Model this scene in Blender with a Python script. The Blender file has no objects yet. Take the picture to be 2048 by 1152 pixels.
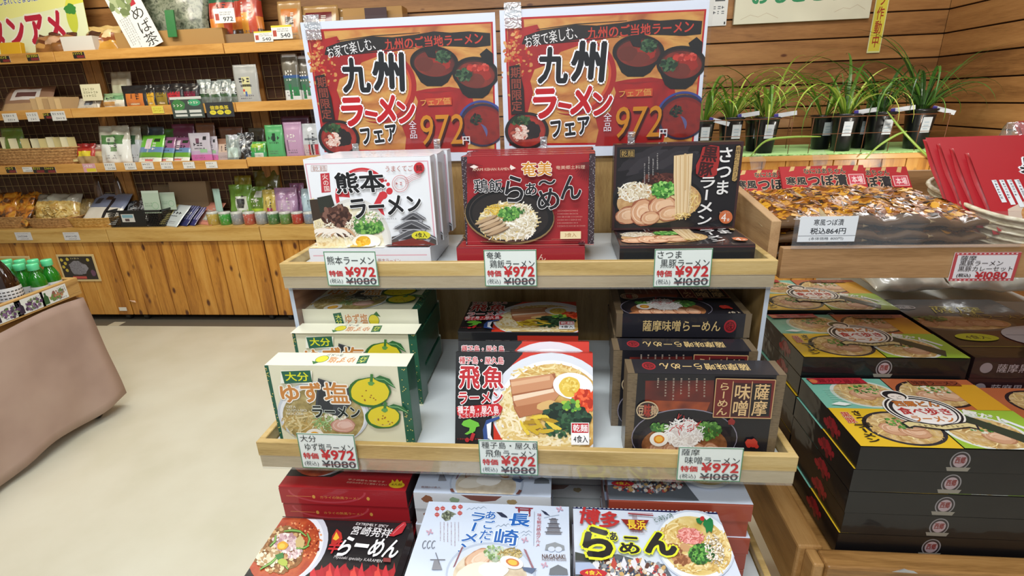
import bpy, math, random
import numpy as np
from mathutils import Vector, Matrix, Euler
C = bpy.context.scene.collection
SC = bpy.context.scene
R_ = math.radians
# ---------------------------------------------------------------- camera, light, exposure
EYE = 1.45
FPX, PITCH, ROLL, YAW = 1035.8, R_(19.78), R_(-2.08), R_(5.8)
def cam_axes():
    cy, sy, cp, sp, cr, sr = math.cos(YAW), math.sin(YAW), math.cos(PITCH), math.sin(PITCH), math.cos(ROLL), math.sin(ROLL)
    Rz = np.array([[cy, sy, 0], [-sy, cy, 0], [0, 0, 1]])
    B = np.array([[1, 0, 0], [0, 0, -1], [0, 1, 0]])
    Pm = np.array([[1, 0, 0], [0, cp, -sp], [0, sp, cp]])
    Ro = np.array([[cr, -sr, 0], [sr, cr, 0], [0, 0, 1]])
    return Ro @ Pm @ B @ Rz
CM = cam_axes()
cam = bpy.data.cameras.new('camera')
cam.sensor_width = 36.0; cam.lens = 36.0 * FPX / 2048.0; cam.clip_start = 0.02
camo = bpy.data.objects.new('camera', cam); C.objects.link(camo)
camo.matrix_world = Matrix(((CM[0][0], -CM[1][0], -CM[2][0], 0), (CM[0][1], -CM[1][1], -CM[2][1], 0),
                            (CM[0][2], -CM[1][2], -CM[2][2], EYE), (0, 0, 0, 1)))
SC.camera = camo
w = bpy.data.worlds.new('room_air'); SC.world = w; w.use_nodes = True
w.node_tree.nodes['Background'].inputs[0].default_value = (0.90, 0.95, 1.0, 1)
w.node_tree.nodes['Background'].inputs[1].default_value = 0.33
SC.view_settings.view_transform = 'Standard'; SC.view_settings.look = 'None'
SC.view_settings.exposure = 0.10; SC.view_settings.gamma = 1.0; SC.view_settings.use_curve_mapping = False
SC.cycles.max_bounces = 8
SC.cycles.transparent_max_bounces = 16
SC.cycles.sample_clamp_indirect = 4.0
def area(name, loc, target, sx, sy, power, col):
    l = bpy.data.lights.new(name, 'AREA'); l.shape = 'RECTANGLE'; l.size = sx; l.size_y = sy; l.energy = power; l.color = col
    o = bpy.data.objects.new(name, l); C.objects.link(o); o.location = loc
    o.rotation_euler = (Vector(target) - Vector(loc)).to_track_quat('-Z', 'Y').to_euler(); return o
area('ceiling_and_fill_lamp', (-1.9, 2.0, 2.85), (-1.9, 2.3, 0), 1.9, 0.3, 38, (1.0, 0.96, 0.86))
area('ceiling_and_fill_lamp', (-0.35, 0.15, 2.8), (-0.3, 0.6, 0.6), 1.3, 0.25, 30, (0.93, 0.97, 1.0))
area('ceiling_and_fill_lamp', (-0.3, -1.0, 2.7), (-0.1, 0.8, 0.8), 1.3, 0.25, 26, (0.95, 0.98, 1.0))  # fill added behind the camera to brighten the carton fronts
area('ceiling_and_fill_lamp', (1.3, 1.3, 2.9), (1.3, 1.5, 0), 1.2, 0.25, 8, (0.95, 0.97, 1.0))
area('shelf_spot_lamp', (-2.7, 2.55, 2.6), (-2.6, 3.4, 0.8), 0.5, 0.3, 7, (1.0, 0.88, 0.68))
area('ceiling_and_fill_lamp', (1.5, 2.0, 2.85), (1.3, 1.7, 0.9), 0.9, 0.2, 6, (0.97, 0.98, 1.0))  # extra fill, added to lift the packets, pickles and wall at the right
area('ceiling_and_fill_lamp', (1.75, 2.45, 2.5), (1.12, 1.5, 0.9), 0.5, 0.2, 9, (0.96, 0.99, 1.0))  # unseen lamp added behind right to light the wrapped packets
area('wall_wash_lamp', (1.2, 2.5, 2.7), (1.7, 3.5, 1.1), 0.5, 0.2, 7, (1.0, 0.94, 0.82))
area('counter_lamp', (1.95, 2.35, 1.02), (1.55, 3.3, 1.35), 0.06, 0.06, 3.2, (1.0, 0.96, 0.84))

def ray(px, py):
    return CM.T @ np.array([(px - 1024) / FPX, (py - 576) / FPX, 1.0])
def at(px, py, Y):                       # the point of the upright plane y = Y
    d = ray(px, py) * (Y / ray(px, py)[1]); return Vector((d[0], d[1], d[2] + EYE))
def atz(px, py, Z):                      # the point of the level plane z = Z
    d = ray(px, py); d = d * ((Z - EYE) / d[2]); return Vector((d[0], d[1], Z))
def atx(px, py, X):
    d = ray(px, py); d = d * (X / d[0]); return Vector((d[0], d[1], d[2] + EYE))

# ---------------------------------------------------------------- materials
_mats = {}
def lin(h):
    h = h.lstrip('#'); out = []
    if len(h) == 3: h = ''.join(c * 2 for c in h)
    for i in (0, 2, 4):
        c = int(h[i:i+2], 16) / 255.0
        out.append(c / 12.92 if c <= 0.04045 else ((c + 0.055) / 1.055) ** 2.4)
    return (*out, 1.0)
def newmat(name):
    m = bpy.data.materials.new(name); m.use_nodes = True
    return m, m.node_tree, m.node_tree.nodes['Principled BSDF']
def flat(h, rough=0.5, coat=0.0, metal=0.0, crough=0.12, trans=0.0, alpha=1.0, ior=1.45, bump=0.0, bscale=60):
    key = ('f', h, rough, coat, metal, crough, trans, alpha, ior, bump, bscale)
    if key in _mats: return _mats[key]
    m, nt, b = newmat('paint_' + h)
    b.inputs['Base Color'].default_value = lin(h); b.inputs['Roughness'].default_value = rough
    b.inputs['Coat Weight'].default_value = coat; b.inputs['Coat Roughness'].default_value = crough
    b.inputs['Metallic'].default_value = metal; b.inputs['Transmission Weight'].default_value = trans
    b.inputs['Alpha'].default_value = alpha; b.inputs['IOR'].default_value = ior
    if bump:
        tc = nt.nodes.new('ShaderNodeTexCoord'); n = nt.nodes.new('ShaderNodeTexNoise'); bp = nt.nodes.new('ShaderNodeBump')
        n.inputs['Scale'].default_value = bscale; n.inputs['Detail'].default_value = 3
        bp.inputs['Strength'].default_value = bump; bp.inputs['Distance'].default_value = 0.004
        nt.links.new(tc.outputs['Object'], n.inputs['Vector']); nt.links.new(n.outputs['Fac'], bp.inputs['Height'])
        nt.links.new(bp.outputs['Normal'], b.inputs['Normal'])
    _mats[key] = m; return m
def wrap_coat(m, st=.35, sc=22):
    nt = m.node_tree; b = nt.nodes['Principled BSDF']; tc = nt.nodes.new('ShaderNodeTexCoord'); n = nt.nodes.new('ShaderNodeTexNoise'); bp = nt.nodes.new('ShaderNodeBump')
    n.inputs['Scale'].default_value = sc; n.inputs['Detail'].default_value = 2; bp.inputs['Strength'].default_value = st; bp.inputs['Distance'].default_value = .004
    nt.links.new(tc.outputs['Object'], n.inputs['Vector']); nt.links.new(n.outputs['Fac'], bp.inputs['Height']); nt.links.new(bp.outputs[0], b.inputs['Coat Normal'])
def ink(h):
    if ('ink', h) not in _mats: m = flat(h, 0.5, 0.5, 0, 0.08).copy(); wrap_coat(m); _mats['ink', h] = m
    return _mats['ink', h]
def mottle(cols, scale=60, detail=4, stretch=(1, 1, 1), rough=0.45, coat=0.5, lo=0.3, hi=0.7, dist=0.0, bump=0.0, kind='noise'):
    key = ('m', tuple(cols), scale, detail, stretch, rough, coat, lo, hi, dist, bump, kind)
    if key in _mats: return _mats[key]
    m, nt, b = newmat('mottled_' + cols[0].strip('#'))
    tc = nt.nodes.new('ShaderNodeTexCoord'); mp = nt.nodes.new('ShaderNodeMapping'); mp.inputs['Scale'].default_value = stretch
    if kind == 'noise':
        n = nt.nodes.new('ShaderNodeTexNoise'); n.inputs['Detail'].default_value = detail; n.inputs['Distortion'].default_value = dist; out = 'Fac'
    else:
        n = nt.nodes.new('ShaderNodeTexVoronoi'); out = 'Color'
    n.inputs['Scale'].default_value = scale
    cr = nt.nodes.new('ShaderNodeValToRGB'); e = cr.color_ramp.elements
    while len(e) < len(cols): e.new(0.5)
    for i, c in enumerate(cols):
        e[i].position = lo + (hi - lo) * i / (len(cols) - 1); e[i].color = lin(c)
    nt.links.new(tc.outputs['Object'], mp.inputs['Vector']); nt.links.new(mp.outputs[0], n.inputs['Vector'])
    nt.links.new(n.outputs[out], cr.inputs['Fac']); nt.links.new(cr.outputs['Color'], b.inputs['Base Color'])
    b.inputs['Roughness'].default_value = rough; b.inputs['Coat Weight'].default_value = coat; b.inputs['Coat Roughness'].default_value = 0.1
    if bump:
        bp = nt.nodes.new('ShaderNodeBump'); bp.inputs['Strength'].default_value = bump; bp.inputs['Distance'].default_value = 0.004
        nt.links.new(n.outputs[0], bp.inputs['Height']); nt.links.new(bp.outputs['Normal'], b.inputs['Normal'])
    _mats[key] = m; return m
def wood(name, cols, axis='x', cell=None, cellaxis='z', knots=0.0, scale=3.0, rough=0.45, coat=0.15, fine=22.0, offset=0.0):
    """grain runs along axis; cell = board width along cellaxis, each board its own tone; knots = amount of knots"""
    key = ('w', name)
    if key in _mats: return _mats[key]
    m, nt, b = newmat(name); N = nt.nodes.new; L = nt.links.new
    tc = N('ShaderNodeTexCoord'); mp = N('ShaderNodeMapping')
    st = {'x': (scale * .35, scale * 4, scale * 4), 'y': (scale * 4, scale * .35, scale * 4), 'z': (scale * 4, scale * 4, scale * .35)}[axis]
    mp.inputs['Scale'].default_value = st
    L(tc.outputs['Object'], mp.inputs['Vector'])
    vec = mp.outputs[0]; wn = None
    if cell:
        sp = N('ShaderNodeSeparateXYZ'); L(tc.outputs['Object'], sp.inputs[0])
        a = N('ShaderNodeMath'); a.operation = 'ADD'; a.inputs[1].default_value = offset; L(sp.outputs['XYZ'.index(cellaxis.upper())], a.inputs[0])
        d = N('ShaderNodeMath'); d.operation = 'DIVIDE'; d.inputs[1].default_value = cell; L(a.outputs[0], d.inputs[0])
        fl = N('ShaderNodeMath'); fl.operation = 'FLOOR'; L(d.outputs[0], fl.inputs[0])
        wn = N('ShaderNodeTexWhiteNoise'); wn.noise_dimensions = '1D'; L(fl.outputs[0], wn.inputs['W'])
        sc = N('ShaderNodeVectorMath'); sc.operation = 'SCALE'; sc.inputs['Scale'].default_value = 17; L(wn.outputs['Color'], sc.inputs[0])
        ad = N('ShaderNodeVectorMath'); L(mp.outputs[0], ad.inputs[0]); L(sc.outputs[0], ad.inputs[1]); vec = ad.outputs[0]
    n1 = N('ShaderNodeTexNoise'); n1.inputs['Scale'].default_value = 1.6; n1.inputs['Detail'].default_value = 5; n1.inputs['Distortion'].default_value = .6; L(vec, n1.inputs['Vector'])
    n2 = N('ShaderNodeTexNoise'); n2.inputs['Scale'].default_value = fine; n2.inputs['Detail'].default_value = 3; L(vec, n2.inputs['Vector'])
    mx = N('ShaderNodeMath'); mx.operation = 'MULTIPLY_ADD'; mx.inputs[1].default_value = 0.35; L(n2.outputs['Fac'], mx.inputs[0]); L(n1.outputs['Fac'], mx.inputs[2])
    s = N('ShaderNodeMath'); s.operation = 'SUBTRACT'; s.inputs[1].default_value = 0.175; L(mx.outputs[0], s.inputs[0])
    fac = s.outputs[0]
    if wn:
        q = N('ShaderNodeMath'); q.operation = 'MULTIPLY_ADD'; q.inputs[1].default_value = 0.22; L(wn.outputs['Value'], q.inputs[0]); L(fac, q.inputs[2])
        q2 = N('ShaderNodeMath'); q2.operation = 'SUBTRACT'; q2.inputs[1].default_value = 0.11; L(q.outputs[0], q2.inputs[0]); fac = q2.outputs[0]
    cr = N('ShaderNodeValToRGB'); e = cr.color_ramp.elements
    while len(e) < len(cols): e.new(0.5)
    for i, c in enumerate(cols):
        e[i].position = 0.28 + 0.44 * i / (len(cols) - 1); e[i].color = lin(c)
    L(fac, cr.inputs['Fac']); colout = cr.outputs['Color']
    if knots:
        mk = N('ShaderNodeMapping'); ks = {'x': (4, 9, 9), 'y': (9, 4, 9), 'z': (12, 12, 6)}[axis]; mk.inputs['Scale'].default_value = ks
        L(tc.outputs['Object'], mk.inputs['Vector'])
        vo = N('ShaderNodeTexVoronoi'); vo.inputs['Scale'].default_value = 1.0; L(mk.outputs[0], vo.inputs['Vector'])
        kr = N('ShaderNodeValToRGB'); ke = kr.color_ramp.elements; ke[0].position = knots * .5; ke[0].color = (1, 1, 1, 1); ke[1].position = knots; ke[1].color = (0, 0, 0, 1)
        L(vo.outputs['Distance'], kr.inputs['Fac'])
        mi = N('ShaderNodeMix'); mi.data_type = 'RGBA'; L(kr.outputs['Color'], mi.inputs[0]); L(colout, mi.inputs[6]); mi.inputs[7].default_value = lin('#5a2f12'); colout = mi.outputs[2]
    L(colout, b.inputs['Base Color'])
    b.inputs['Roughness'].default_value = rough; b.inputs['Coat Weight'].default_value = coat; b.inputs['Coat Roughness'].default_value = .25
    bp = N('ShaderNodeBump'); bp.inputs['Strength'].default_value = .15; bp.inputs['Distance'].default_value = .002
    L(n2.outputs['Fac'], bp.inputs['Height']); L(bp.outputs['Normal'], b.inputs['Normal'])
    _mats[key] = m; return m
def film(name, haze=0.04, refl=0.10, rough=.06, bump=0.0, bscale=30, tint='#ffffff', hazec='#e8eef2'):
    key = ('film', name)
    if key in _mats: return _mats[key]
    m = bpy.data.materials.new(name); m.use_nodes = True; nt = m.node_tree; nt.nodes.clear(); N = nt.nodes.new; L = nt.links.new
    tr = N('ShaderNodeBsdfTransparent'); tr.inputs[0].default_value = lin(tint); gl = N('ShaderNodeBsdfGlossy'); gl.inputs['Roughness'].default_value = rough
    df = N('ShaderNodeBsdfDiffuse'); df.inputs[0].default_value = lin(hazec); fr = N('ShaderNodeLayerWeight'); pw = N('ShaderNodeMath'); pw.operation = 'POWER'; pw.inputs[1].default_value = 4.0
    if bump:
        tc = N('ShaderNodeTexCoord'); n = N('ShaderNodeTexNoise'); n.inputs['Scale'].default_value = bscale; n.inputs['Detail'].default_value = 3; bp = N('ShaderNodeBump'); bp.inputs['Strength'].default_value = bump; bp.inputs['Distance'].default_value = .004
        L(tc.outputs['Object'], n.inputs['Vector']); L(n.outputs['Fac'], bp.inputs['Height']); L(bp.outputs[0], gl.inputs['Normal']); L(bp.outputs[0], fr.inputs['Normal'])
    L(fr.outputs['Facing'], pw.inputs[0]); k = N('ShaderNodeMath'); k.operation = 'MULTIPLY_ADD'; k.inputs[1].default_value = .8; k.inputs[2].default_value = refl; L(pw.outputs[0], k.inputs[0]); k.use_clamp = True
    a = N('ShaderNodeMixShader'); a.inputs[0].default_value = haze; L(tr.outputs[0], a.inputs[1]); L(df.outputs[0], a.inputs[2])
    b = N('ShaderNodeMixShader'); L(k.outputs[0], b.inputs[0]); L(a.outputs[0], b.inputs[1]); L(gl.outputs[0], b.inputs[2])
    o = N('ShaderNodeOutputMaterial'); L(b.outputs[0], o.inputs[0]); _mats[key] = m; return m
CLEAR = film('clear_plastic', .03, .06)
WRAP = film('crinkled_wrap', .10, .12, .10, .9, 45)
LAMI = film('laminate', .0, .03, .07, .35, 16)
TAPE = film('clear_tape', .16, .3, .12, 1.0, 160)

# ---------------------------------------------------------------- objects
def tag(o, label=None, cat=None, group=None, kind=None):
    if label: o['label'] = label
    if cat: o['category'] = cat
    if group: o['group'] = group
    if kind: o['kind'] = kind
    return o
class MB:
    def __init__(s): s.v = []; s.f = []; s.m = []; s.mats = []
    def mi(s, m):
        if m not in s.mats: s.mats.append(m)
        return s.mats.index(m)
    def face(s, pts, m):
        k = len(s.v); s.v += [tuple(p) for p in pts]; s.f.append(tuple(range(k, k + len(pts)))); s.m.append(s.mi(m))
    def box(s, x0, x1, y0, y1, z0, z1, m, fm=None):
        k = len(s.v); s.v += [(x, y, z) for z in (z0, z1) for y in (y0, y1) for x in (x0, x1)]
        for n, q in (('d', (0, 2, 3, 1)), ('u', (4, 5, 7, 6)), ('f', (0, 1, 5, 4)), ('b', (2, 6, 7, 3)), ('l', (0, 4, 6, 2)), ('r', (1, 3, 7, 5))):
            s.f.append(tuple(k + i for i in q)); s.m.append(s.mi((fm or {}).get(n, m)))
        return s
    def obox(s, M, sx, sy, sz, m):
        k = len(s.v)
        s.v += [tuple(M @ Vector((x * sx / 2, y * sy / 2, z * sz / 2))) for z in (-1, 1) for y in (-1, 1) for x in (-1, 1)]
        for q in ((0, 2, 3, 1), (4, 5, 7, 6), (0, 1, 5, 4), (2, 6, 7, 3), (0, 4, 6, 2), (1, 3, 7, 5)):
            s.f.append(tuple(k + i for i in q)); s.m.append(s.mi(m))
    def tube(s, pts, r, m, seg=6, closed=False):
        pts = [Vector(p) for p in pts]; n = len(pts); rs = r if isinstance(r, (list, tuple)) else [r] * n
        k = len(s.v); up = Vector((0, 0, 1))
        for i, p in enumerate(pts):
            a = pts[i - 1] if i or closed else p; b = pts[(i + 1) % n] if i < n - 1 or closed else p
            t = (b - a).normalized() if (b - a).length > 1e-9 else Vector((0, 0, 1))
            x = t.cross(up if abs(t.z) < .95 else Vector((1, 0, 0))).normalized(); y = t.cross(x)
            for j in range(seg):
                an = 2 * math.pi * j / seg; s.v.append(tuple(p + (x * math.cos(an) + y * math.sin(an)) * rs[i]))
        mi = s.mi(m)
        for i in range(n if closed else n - 1):
            for j in range(seg):
                a = k + i * seg + j; b = k + i * seg + (j + 1) % seg; i2 = (i + 1) % n
                s.f.append((a, k + i2 * seg + j, k + i2 * seg + (j + 1) % seg, b)); s.m.append(mi)
        if not closed:
            s.f.append(tuple(k + j for j in range(seg))); s.m.append(mi)
            s.f.append(tuple(k + (n - 1) * seg + j for j in reversed(range(seg)))); s.m.append(mi)
    def lathe(s, prof, m, seg=20, c=(0, 0, 0), mfun=None, sq=0):
        k = len(s.v); n = len(prof)
        for (r, z) in prof:
            for j in range(seg):
                a = 2 * math.pi * j / seg; q = 1.0
                if sq: q = 1.0 / max(abs(math.cos(a)), abs(math.sin(a))) ** sq
                s.v.append((c[0] + r * q * math.cos(a), c[1] + r * q * math.sin(a), c[2] + z))
        for i in range(n - 1):
            mm = s.mi(mfun(i) if mfun else m)
            for j in range(seg):
                s.f.append((k + i * seg + j, k + i * seg + (j + 1) % seg, k + (i + 1) * seg + (j + 1) % seg, k + (i + 1) * seg + j)); s.m.append(mm)
    def build(s, name, parent=None, smooth=False, bevel=0.0, loc=None, rot=None, seg=2, recalc=False):
        me = bpy.data.meshes.new(name); me.from_pydata(s.v, [], s.f)
        for m in s.mats: me.materials.append(m)
        me.polygons.foreach_set('material_index', s.m)
        if smooth: me.polygons.foreach_set('use_smooth', [True] * len(s.f))
        me.validate(); me.update()
        if recalc:
            import bmesh
            bm = bmesh.new(); bm.from_mesh(me); bmesh.ops.remove_doubles(bm, verts=bm.verts, dist=1e-6); bmesh.ops.recalc_face_normals(bm, faces=bm.faces); bm.to_mesh(me); bm.free()
        o = bpy.data.objects.new(name, me); C.objects.link(o)
        if parent: o.parent = parent
        if loc is not None: o.location = loc
        if rot is not None: o.rotation_euler = rot
        if bevel:
            md = o.modifiers.new('b', 'BEVEL'); md.width = bevel; md.segments = seg; md.limit_method = 'ANGLE'; md.angle_limit = R_(40)
        return o
def empty(name, loc=(0, 0, 0), rot=(0, 0, 0)):
    o = bpy.data.objects.new(name, None); C.objects.link(o); o.location = loc; o.rotation_euler = rot; o.empty_display_size = .05; return o
def dup(root, loc=None, rot=None, label=None, group=None):
    kids = [c for c in bpy.data.objects if c.parent == root]
    r = root.copy(); C.objects.link(r)
    if loc is not None: r.location = loc
    if rot is not None: r.rotation_euler = rot
    if label: r['label'] = label
    if group: r['group'] = group
    for ch in kids:
        c = ch.copy(); C.objects.link(c); c.parent = r
        for g in [x for x in bpy.data.objects if x.parent == ch]:
            d = g.copy(); C.objects.link(d); d.parent = c
    return r
ORD = ['front', 'second', 'third', 'fourth', 'fifth', 'sixth', 'seventh', 'eighth']
TOPO = ['topmost', 'second from the top', 'third from the top', 'fourth from the top', 'fifth from the top', 'sixth from the top', 'seventh from the top']

# ---------------------------------------------------------------- printed artwork: flat inked shapes on a face
_gl = {}
def glyph(ch, bold):
    key = (ch, round(bold, 3))
    if key in _gl: return _gl[key]
    c = bpy.data.curves.new('g', 'FONT'); c.body = ch; c.offset = bold; c.resolution_u = 3
    o = bpy.data.objects.new('g', c); C.objects.link(o)
    dg = bpy.context.evaluated_depsgraph_get(); dg.update()
    me = bpy.data.meshes.new_from_object(o.evaluated_get(dg))
    vs = [(v.co.x, v.co.y) for v in me.vertices]; fs = [tuple(p.vertices) for p in me.polygons]
    C.objects.unlink(o); bpy.data.objects.remove(o); bpy.data.curves.remove(c); bpy.data.meshes.remove(me)
    if ord(ch) > 0x2000: adv, x0 = 1.0, 0.0
    else:
        xs = [v[0] for v in vs] or [0, .3]; adv = max(xs) - min(xs) + .07; x0 = min(xs) - .035
    _gl[key] = (vs, fs, adv, x0); return _gl[key]
class Art:
    """W, H face size in metres; quad = the face's corners TL TR BR BL in drawing units; view = (ox, oy, scale) of those units"""
    def __init__(s, W, H, quad=None, seed=1, mat=ink):
        s.W, s.H = W, H; s.mb = MB(); s.z = 0.0002; s.rnd = random.Random(seed); s.mk = mat
        if quad is None: quad = [(0, 0), (W * 1000, 0), (W * 1000, H * 1000), (0, H * 1000)]
        src = quad; dst = [(0, H), (W, H), (W, 0), (0, 0)]; A = []; b = []
        for (x, y), (u, v) in zip(src, dst):
            A.append([x, y, 1, 0, 0, 0, -u * x, -u * y]); b.append(u); A.append([0, 0, 0, x, y, 1, -v * x, -v * y]); b.append(v)
        h = np.linalg.solve(np.array(A, float), np.array(b, float)); s.h = [float(q) for q in h] + [1.0]
    def P(s, x, y):
        h = s.h; w_ = h[6] * x + h[7] * y + 1; return ((h[0] * x + h[1] * y + h[2]) / w_, (h[3] * x + h[4] * y + h[5]) / w_)
    def mat(s, c): return s.mk(c) if isinstance(c, str) else c
    def up(s, k=1): s.z += 2.6e-5 * k
    def raw(s, pts, c):                  # pts in face metres; clipped to the face
        for ax, lo, hi in ((0, 0, s.W), (1, 0, s.H)):
            for lim, sg in ((lo, 1), (hi, -1)):
                if not pts: return
                out = []
                for i in range(len(pts)):
                    a, b = pts[i - 1], pts[i]; da = (a[ax] - lim) * sg; db = (b[ax] - lim) * sg
                    if (da >= 0) != (db >= 0):
                        t = da / (da - db); out.append((a[0] + (b[0] - a[0]) * t, a[1] + (b[1] - a[1]) * t))
                    if db >= 0: out.append(b)
                pts = out
        if len(pts) < 3: return
        ar = sum(pts[i - 1][0] * pts[i][1] - pts[i][0] * pts[i - 1][1] for i in range(len(pts)))
        if abs(ar) < 1e-10: return
        if ar < 0: pts = pts[::-1]
        s.mb.face([(x - s.W / 2, -s.z, y) for x, y in pts], s.mat(c))
    def poly(s, pts, c, up=1): s.up(up); s.raw([s.P(*p) for p in pts], c)
    def full(s, c): s.up(); s.raw([(0, 0), (s.W, 0), (s.W, s.H), (0, s.H)], c)
    def rect(s, x0, y0, x1, y1, c, rot=0):
        cx, cy = (x0 + x1) / 2, (y0 + y1) / 2; a = R_(rot); q = []
        for x, y in ((x0, y0), (x1, y0), (x1, y1), (x0, y1)):
            dx, dy = x - cx, y - cy; q.append((cx + dx * math.cos(a) - dy * math.sin(a), cy + dx * math.sin(a) + dy * math.cos(a)))
        s.poly(q, c)
    def fr(s, x0, y0, x1, y1, c, t):     # frame in units
        for q in ((x0, y0, x1, y0 + t), (x0, y1 - t, x1, y1), (x0, y0, x0 + t, y1), (x1 - t, y0, x1, y1)): s.rect(*q, c)
    def ell(s, cx, cy, rx, ry, c, rot=0, noise=0, n=36, up=1, a0=0, a1=360):
        s.up(up); a = R_(rot); q = []; ph = [s.rnd.uniform(0, 6.28) for _ in range(4)]
        full = (a1 - a0) >= 359.9
        for i in range(n if full else n + 1):
            t = R_(a0 + (a1 - a0) * i / n)
            k = 1 + noise * (math.sin(3 * t + ph[0]) * .4 + math.sin(5 * t + ph[1]) * .35 + math.sin(9 * t + ph[2]) * .25 + math.sin(14 * t + ph[3]) * .15)
            dx, dy = rx * k * math.cos(t), ry * k * math.sin(t); q.append(s.P(cx + dx * math.cos(a) - dy * math.sin(a), cy + dx * math.sin(a) + dy * math.cos(a)))
        s.raw(q, c)
    def ring(s, cx, cy, rx, ry, wd, c, rot=0, a0=0, a1=360, n=36, taper=False):
        s.up(); a = R_(rot)
        def pt(t, k):
            dx, dy = (rx + k) * math.cos(t), (ry + k) * math.sin(t); return s.P(cx + dx * math.cos(a) - dy * math.sin(a), cy + dx * math.sin(a) + dy * math.cos(a))
        for i in range(n):
            t0, t1 = R_(a0 + (a1 - a0) * i / n), R_(a0 + (a1 - a0) * (i + 1) / n)
            w0 = wd * (math.sin(math.pi * i / n) if taper else 1); w1 = wd * (math.sin(math.pi * (i + 1) / n) if taper else 1)
            s.raw([pt(t0, -w0 / 2), pt(t0, w0 / 2), pt(t1, w1 / 2), pt(t1, -w1 / 2)], c)
    def line(s, pts, wd, c, up=1, taper=False):
        s.up(up); n = len(pts); L = []
        for i, p in enumerate(pts):
            a = pts[max(0, i - 1)]; b = pts[min(n - 1, i + 1)]; dx, dy = b[0] - a[0], b[1] - a[1]; l = math.hypot(dx, dy) or 1
            k = wd / 2 * ((0.35 + 0.65 * math.sin(math.pi * (i + .3) / (n - .4))) if taper else 1)
            L.append(((p[0] - dy / l * k, p[1] + dx / l * k), (p[0] + dy / l * k, p[1] - dx / l * k)))
        for i in range(n - 1): s.raw([s.P(*q) for q in (L[i][0], L[i + 1][0], L[i + 1][1], L[i][1])], c)
    def inside(s, cx, cy, rx, ry, rot=0):
        r = math.sqrt(s.rnd.random()) * .98; t = s.rnd.uniform(0, 6.283); a = R_(rot); dx, dy = rx * r * math.cos(t), ry * r * math.sin(t)
        return cx + dx * math.cos(a) - dy * math.sin(a), cy + dx * math.sin(a) + dy * math.cos(a)
    def noodles(s, cx, cy, rx, ry, n, cols, wd, ln, rot=0):
        for i in range(n):
            x, y = s.inside(cx, cy, rx, ry, rot); a = s.rnd.uniform(0, 6.28); cv = s.rnd.uniform(-.35, .35); pts = []
            for k in range(9):
                if ((x - cx) / (rx * 1.05)) ** 2 + ((y - cy) / (ry * 1.05)) ** 2 > 1 and k > 2 and rot == 0: break
                pts.append((x, y)); x += math.cos(a) * ln / 8; y += math.sin(a) * ln / 8 * min(1, ry / rx + .2); a += cv
            if len(pts) > 2: s.line(pts, wd * s.rnd.uniform(.7, 1.2), cols[i % len(cols)], up=.12)
    def bits(s, cx, cy, rx, ry, n, size, cols, el=1.0, rot=0):
        for i in range(n):
            x, y = s.inside(cx, cy, rx, ry, rot); k = size * s.rnd.uniform(.5, 1.3)
            s.ell(x, y, k * el, k, cols[s.rnd.randrange(len(cols))], s.rnd.uniform(0, 180), .15, 7, up=.12)
    def egg(s, cx, cy, rx, ry, rot=0, yolk='#e8a22c', off=0):
        s.ell(cx, cy, rx, ry, '#f4f0e6', rot); s.ell(cx + off, cy, rx * .58, ry * .6, yolk, rot, .03); s.ell(cx + off, cy, rx * .4, ry * .42, '#f3bd4e', rot, .05)
    def meat(s, cx, cy, rx, ry, rot=0, c=('#c99a78', '#dcb494', '#b07c5a', '#ead0b8')):
        s.ell(cx, cy, rx, ry, c[2], rot, .07); s.ell(cx, cy, rx * .93, ry * .9, c[0], rot, .07)
        s.ell(cx + rx * .12, cy - ry * .1, rx * .62, ry * .5, c[1], rot, .14)
        for k in range(4): s.ring(cx, cy, rx * (.3 + .16 * k), ry * (.28 + .15 * k), ry * .06, c[3] if k % 2 else c[0], rot, s.rnd.uniform(0, 200), s.rnd.uniform(230, 360), 14, True)
    def scribble(s, x0, y0, x1, y1, rows, c, fill=.6, vert=False, cell=None):
        """rows of small unreadable print"""
        th = (y1 - y0) / rows if not vert else (x1 - x0) / rows; L = (x1 - x0) if not vert else (y1 - y0); cw = cell or th * .9; s.up()
        for r in range(rows):
            k = 0.0; end = L * s.rnd.uniform(.7, 1.0)
            while k < end:
                g = cw * s.rnd.uniform(.35, .8)
                if not vert: q = (x0 + k, y0 + r * th + th * .5 * (1 - fill), x0 + k + g, y0 + r * th + th * (.5 + .5 * fill))
                else: q = (x0 + r * th + th * .5 * (1 - fill), y0 + k, x0 + r * th + th * (.5 + .5 * fill), y0 + k + g)
                a, b, c2, d = q; t = s.rnd.random()
                if t < .5:
                    s.raw([s.P(*p) for p in ((a, b), (c2, b), (c2, b + (d - b) * .35), (a, b + (d - b) * .35))], c); s.raw([s.P(*p) for p in ((a, d - (d - b) * .3), (c2, d - (d - b) * .3), (c2, d), (a, d))], c)
                else: s.raw([s.P(*p) for p in ((a, b), (a + (c2 - a) * .4, b), (a + (c2 - a) * .4, d), (a, d))], c); s.raw([s.P(*p) for p in ((a, (b + d) / 2 - (d - b) * .15), (c2, (b + d) / 2 - (d - b) * .15), (c2, (b + d) / 2 + (d - b) * .15), (a, (b + d) / 2 + (d - b) * .15))], c)
                k += cw
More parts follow.
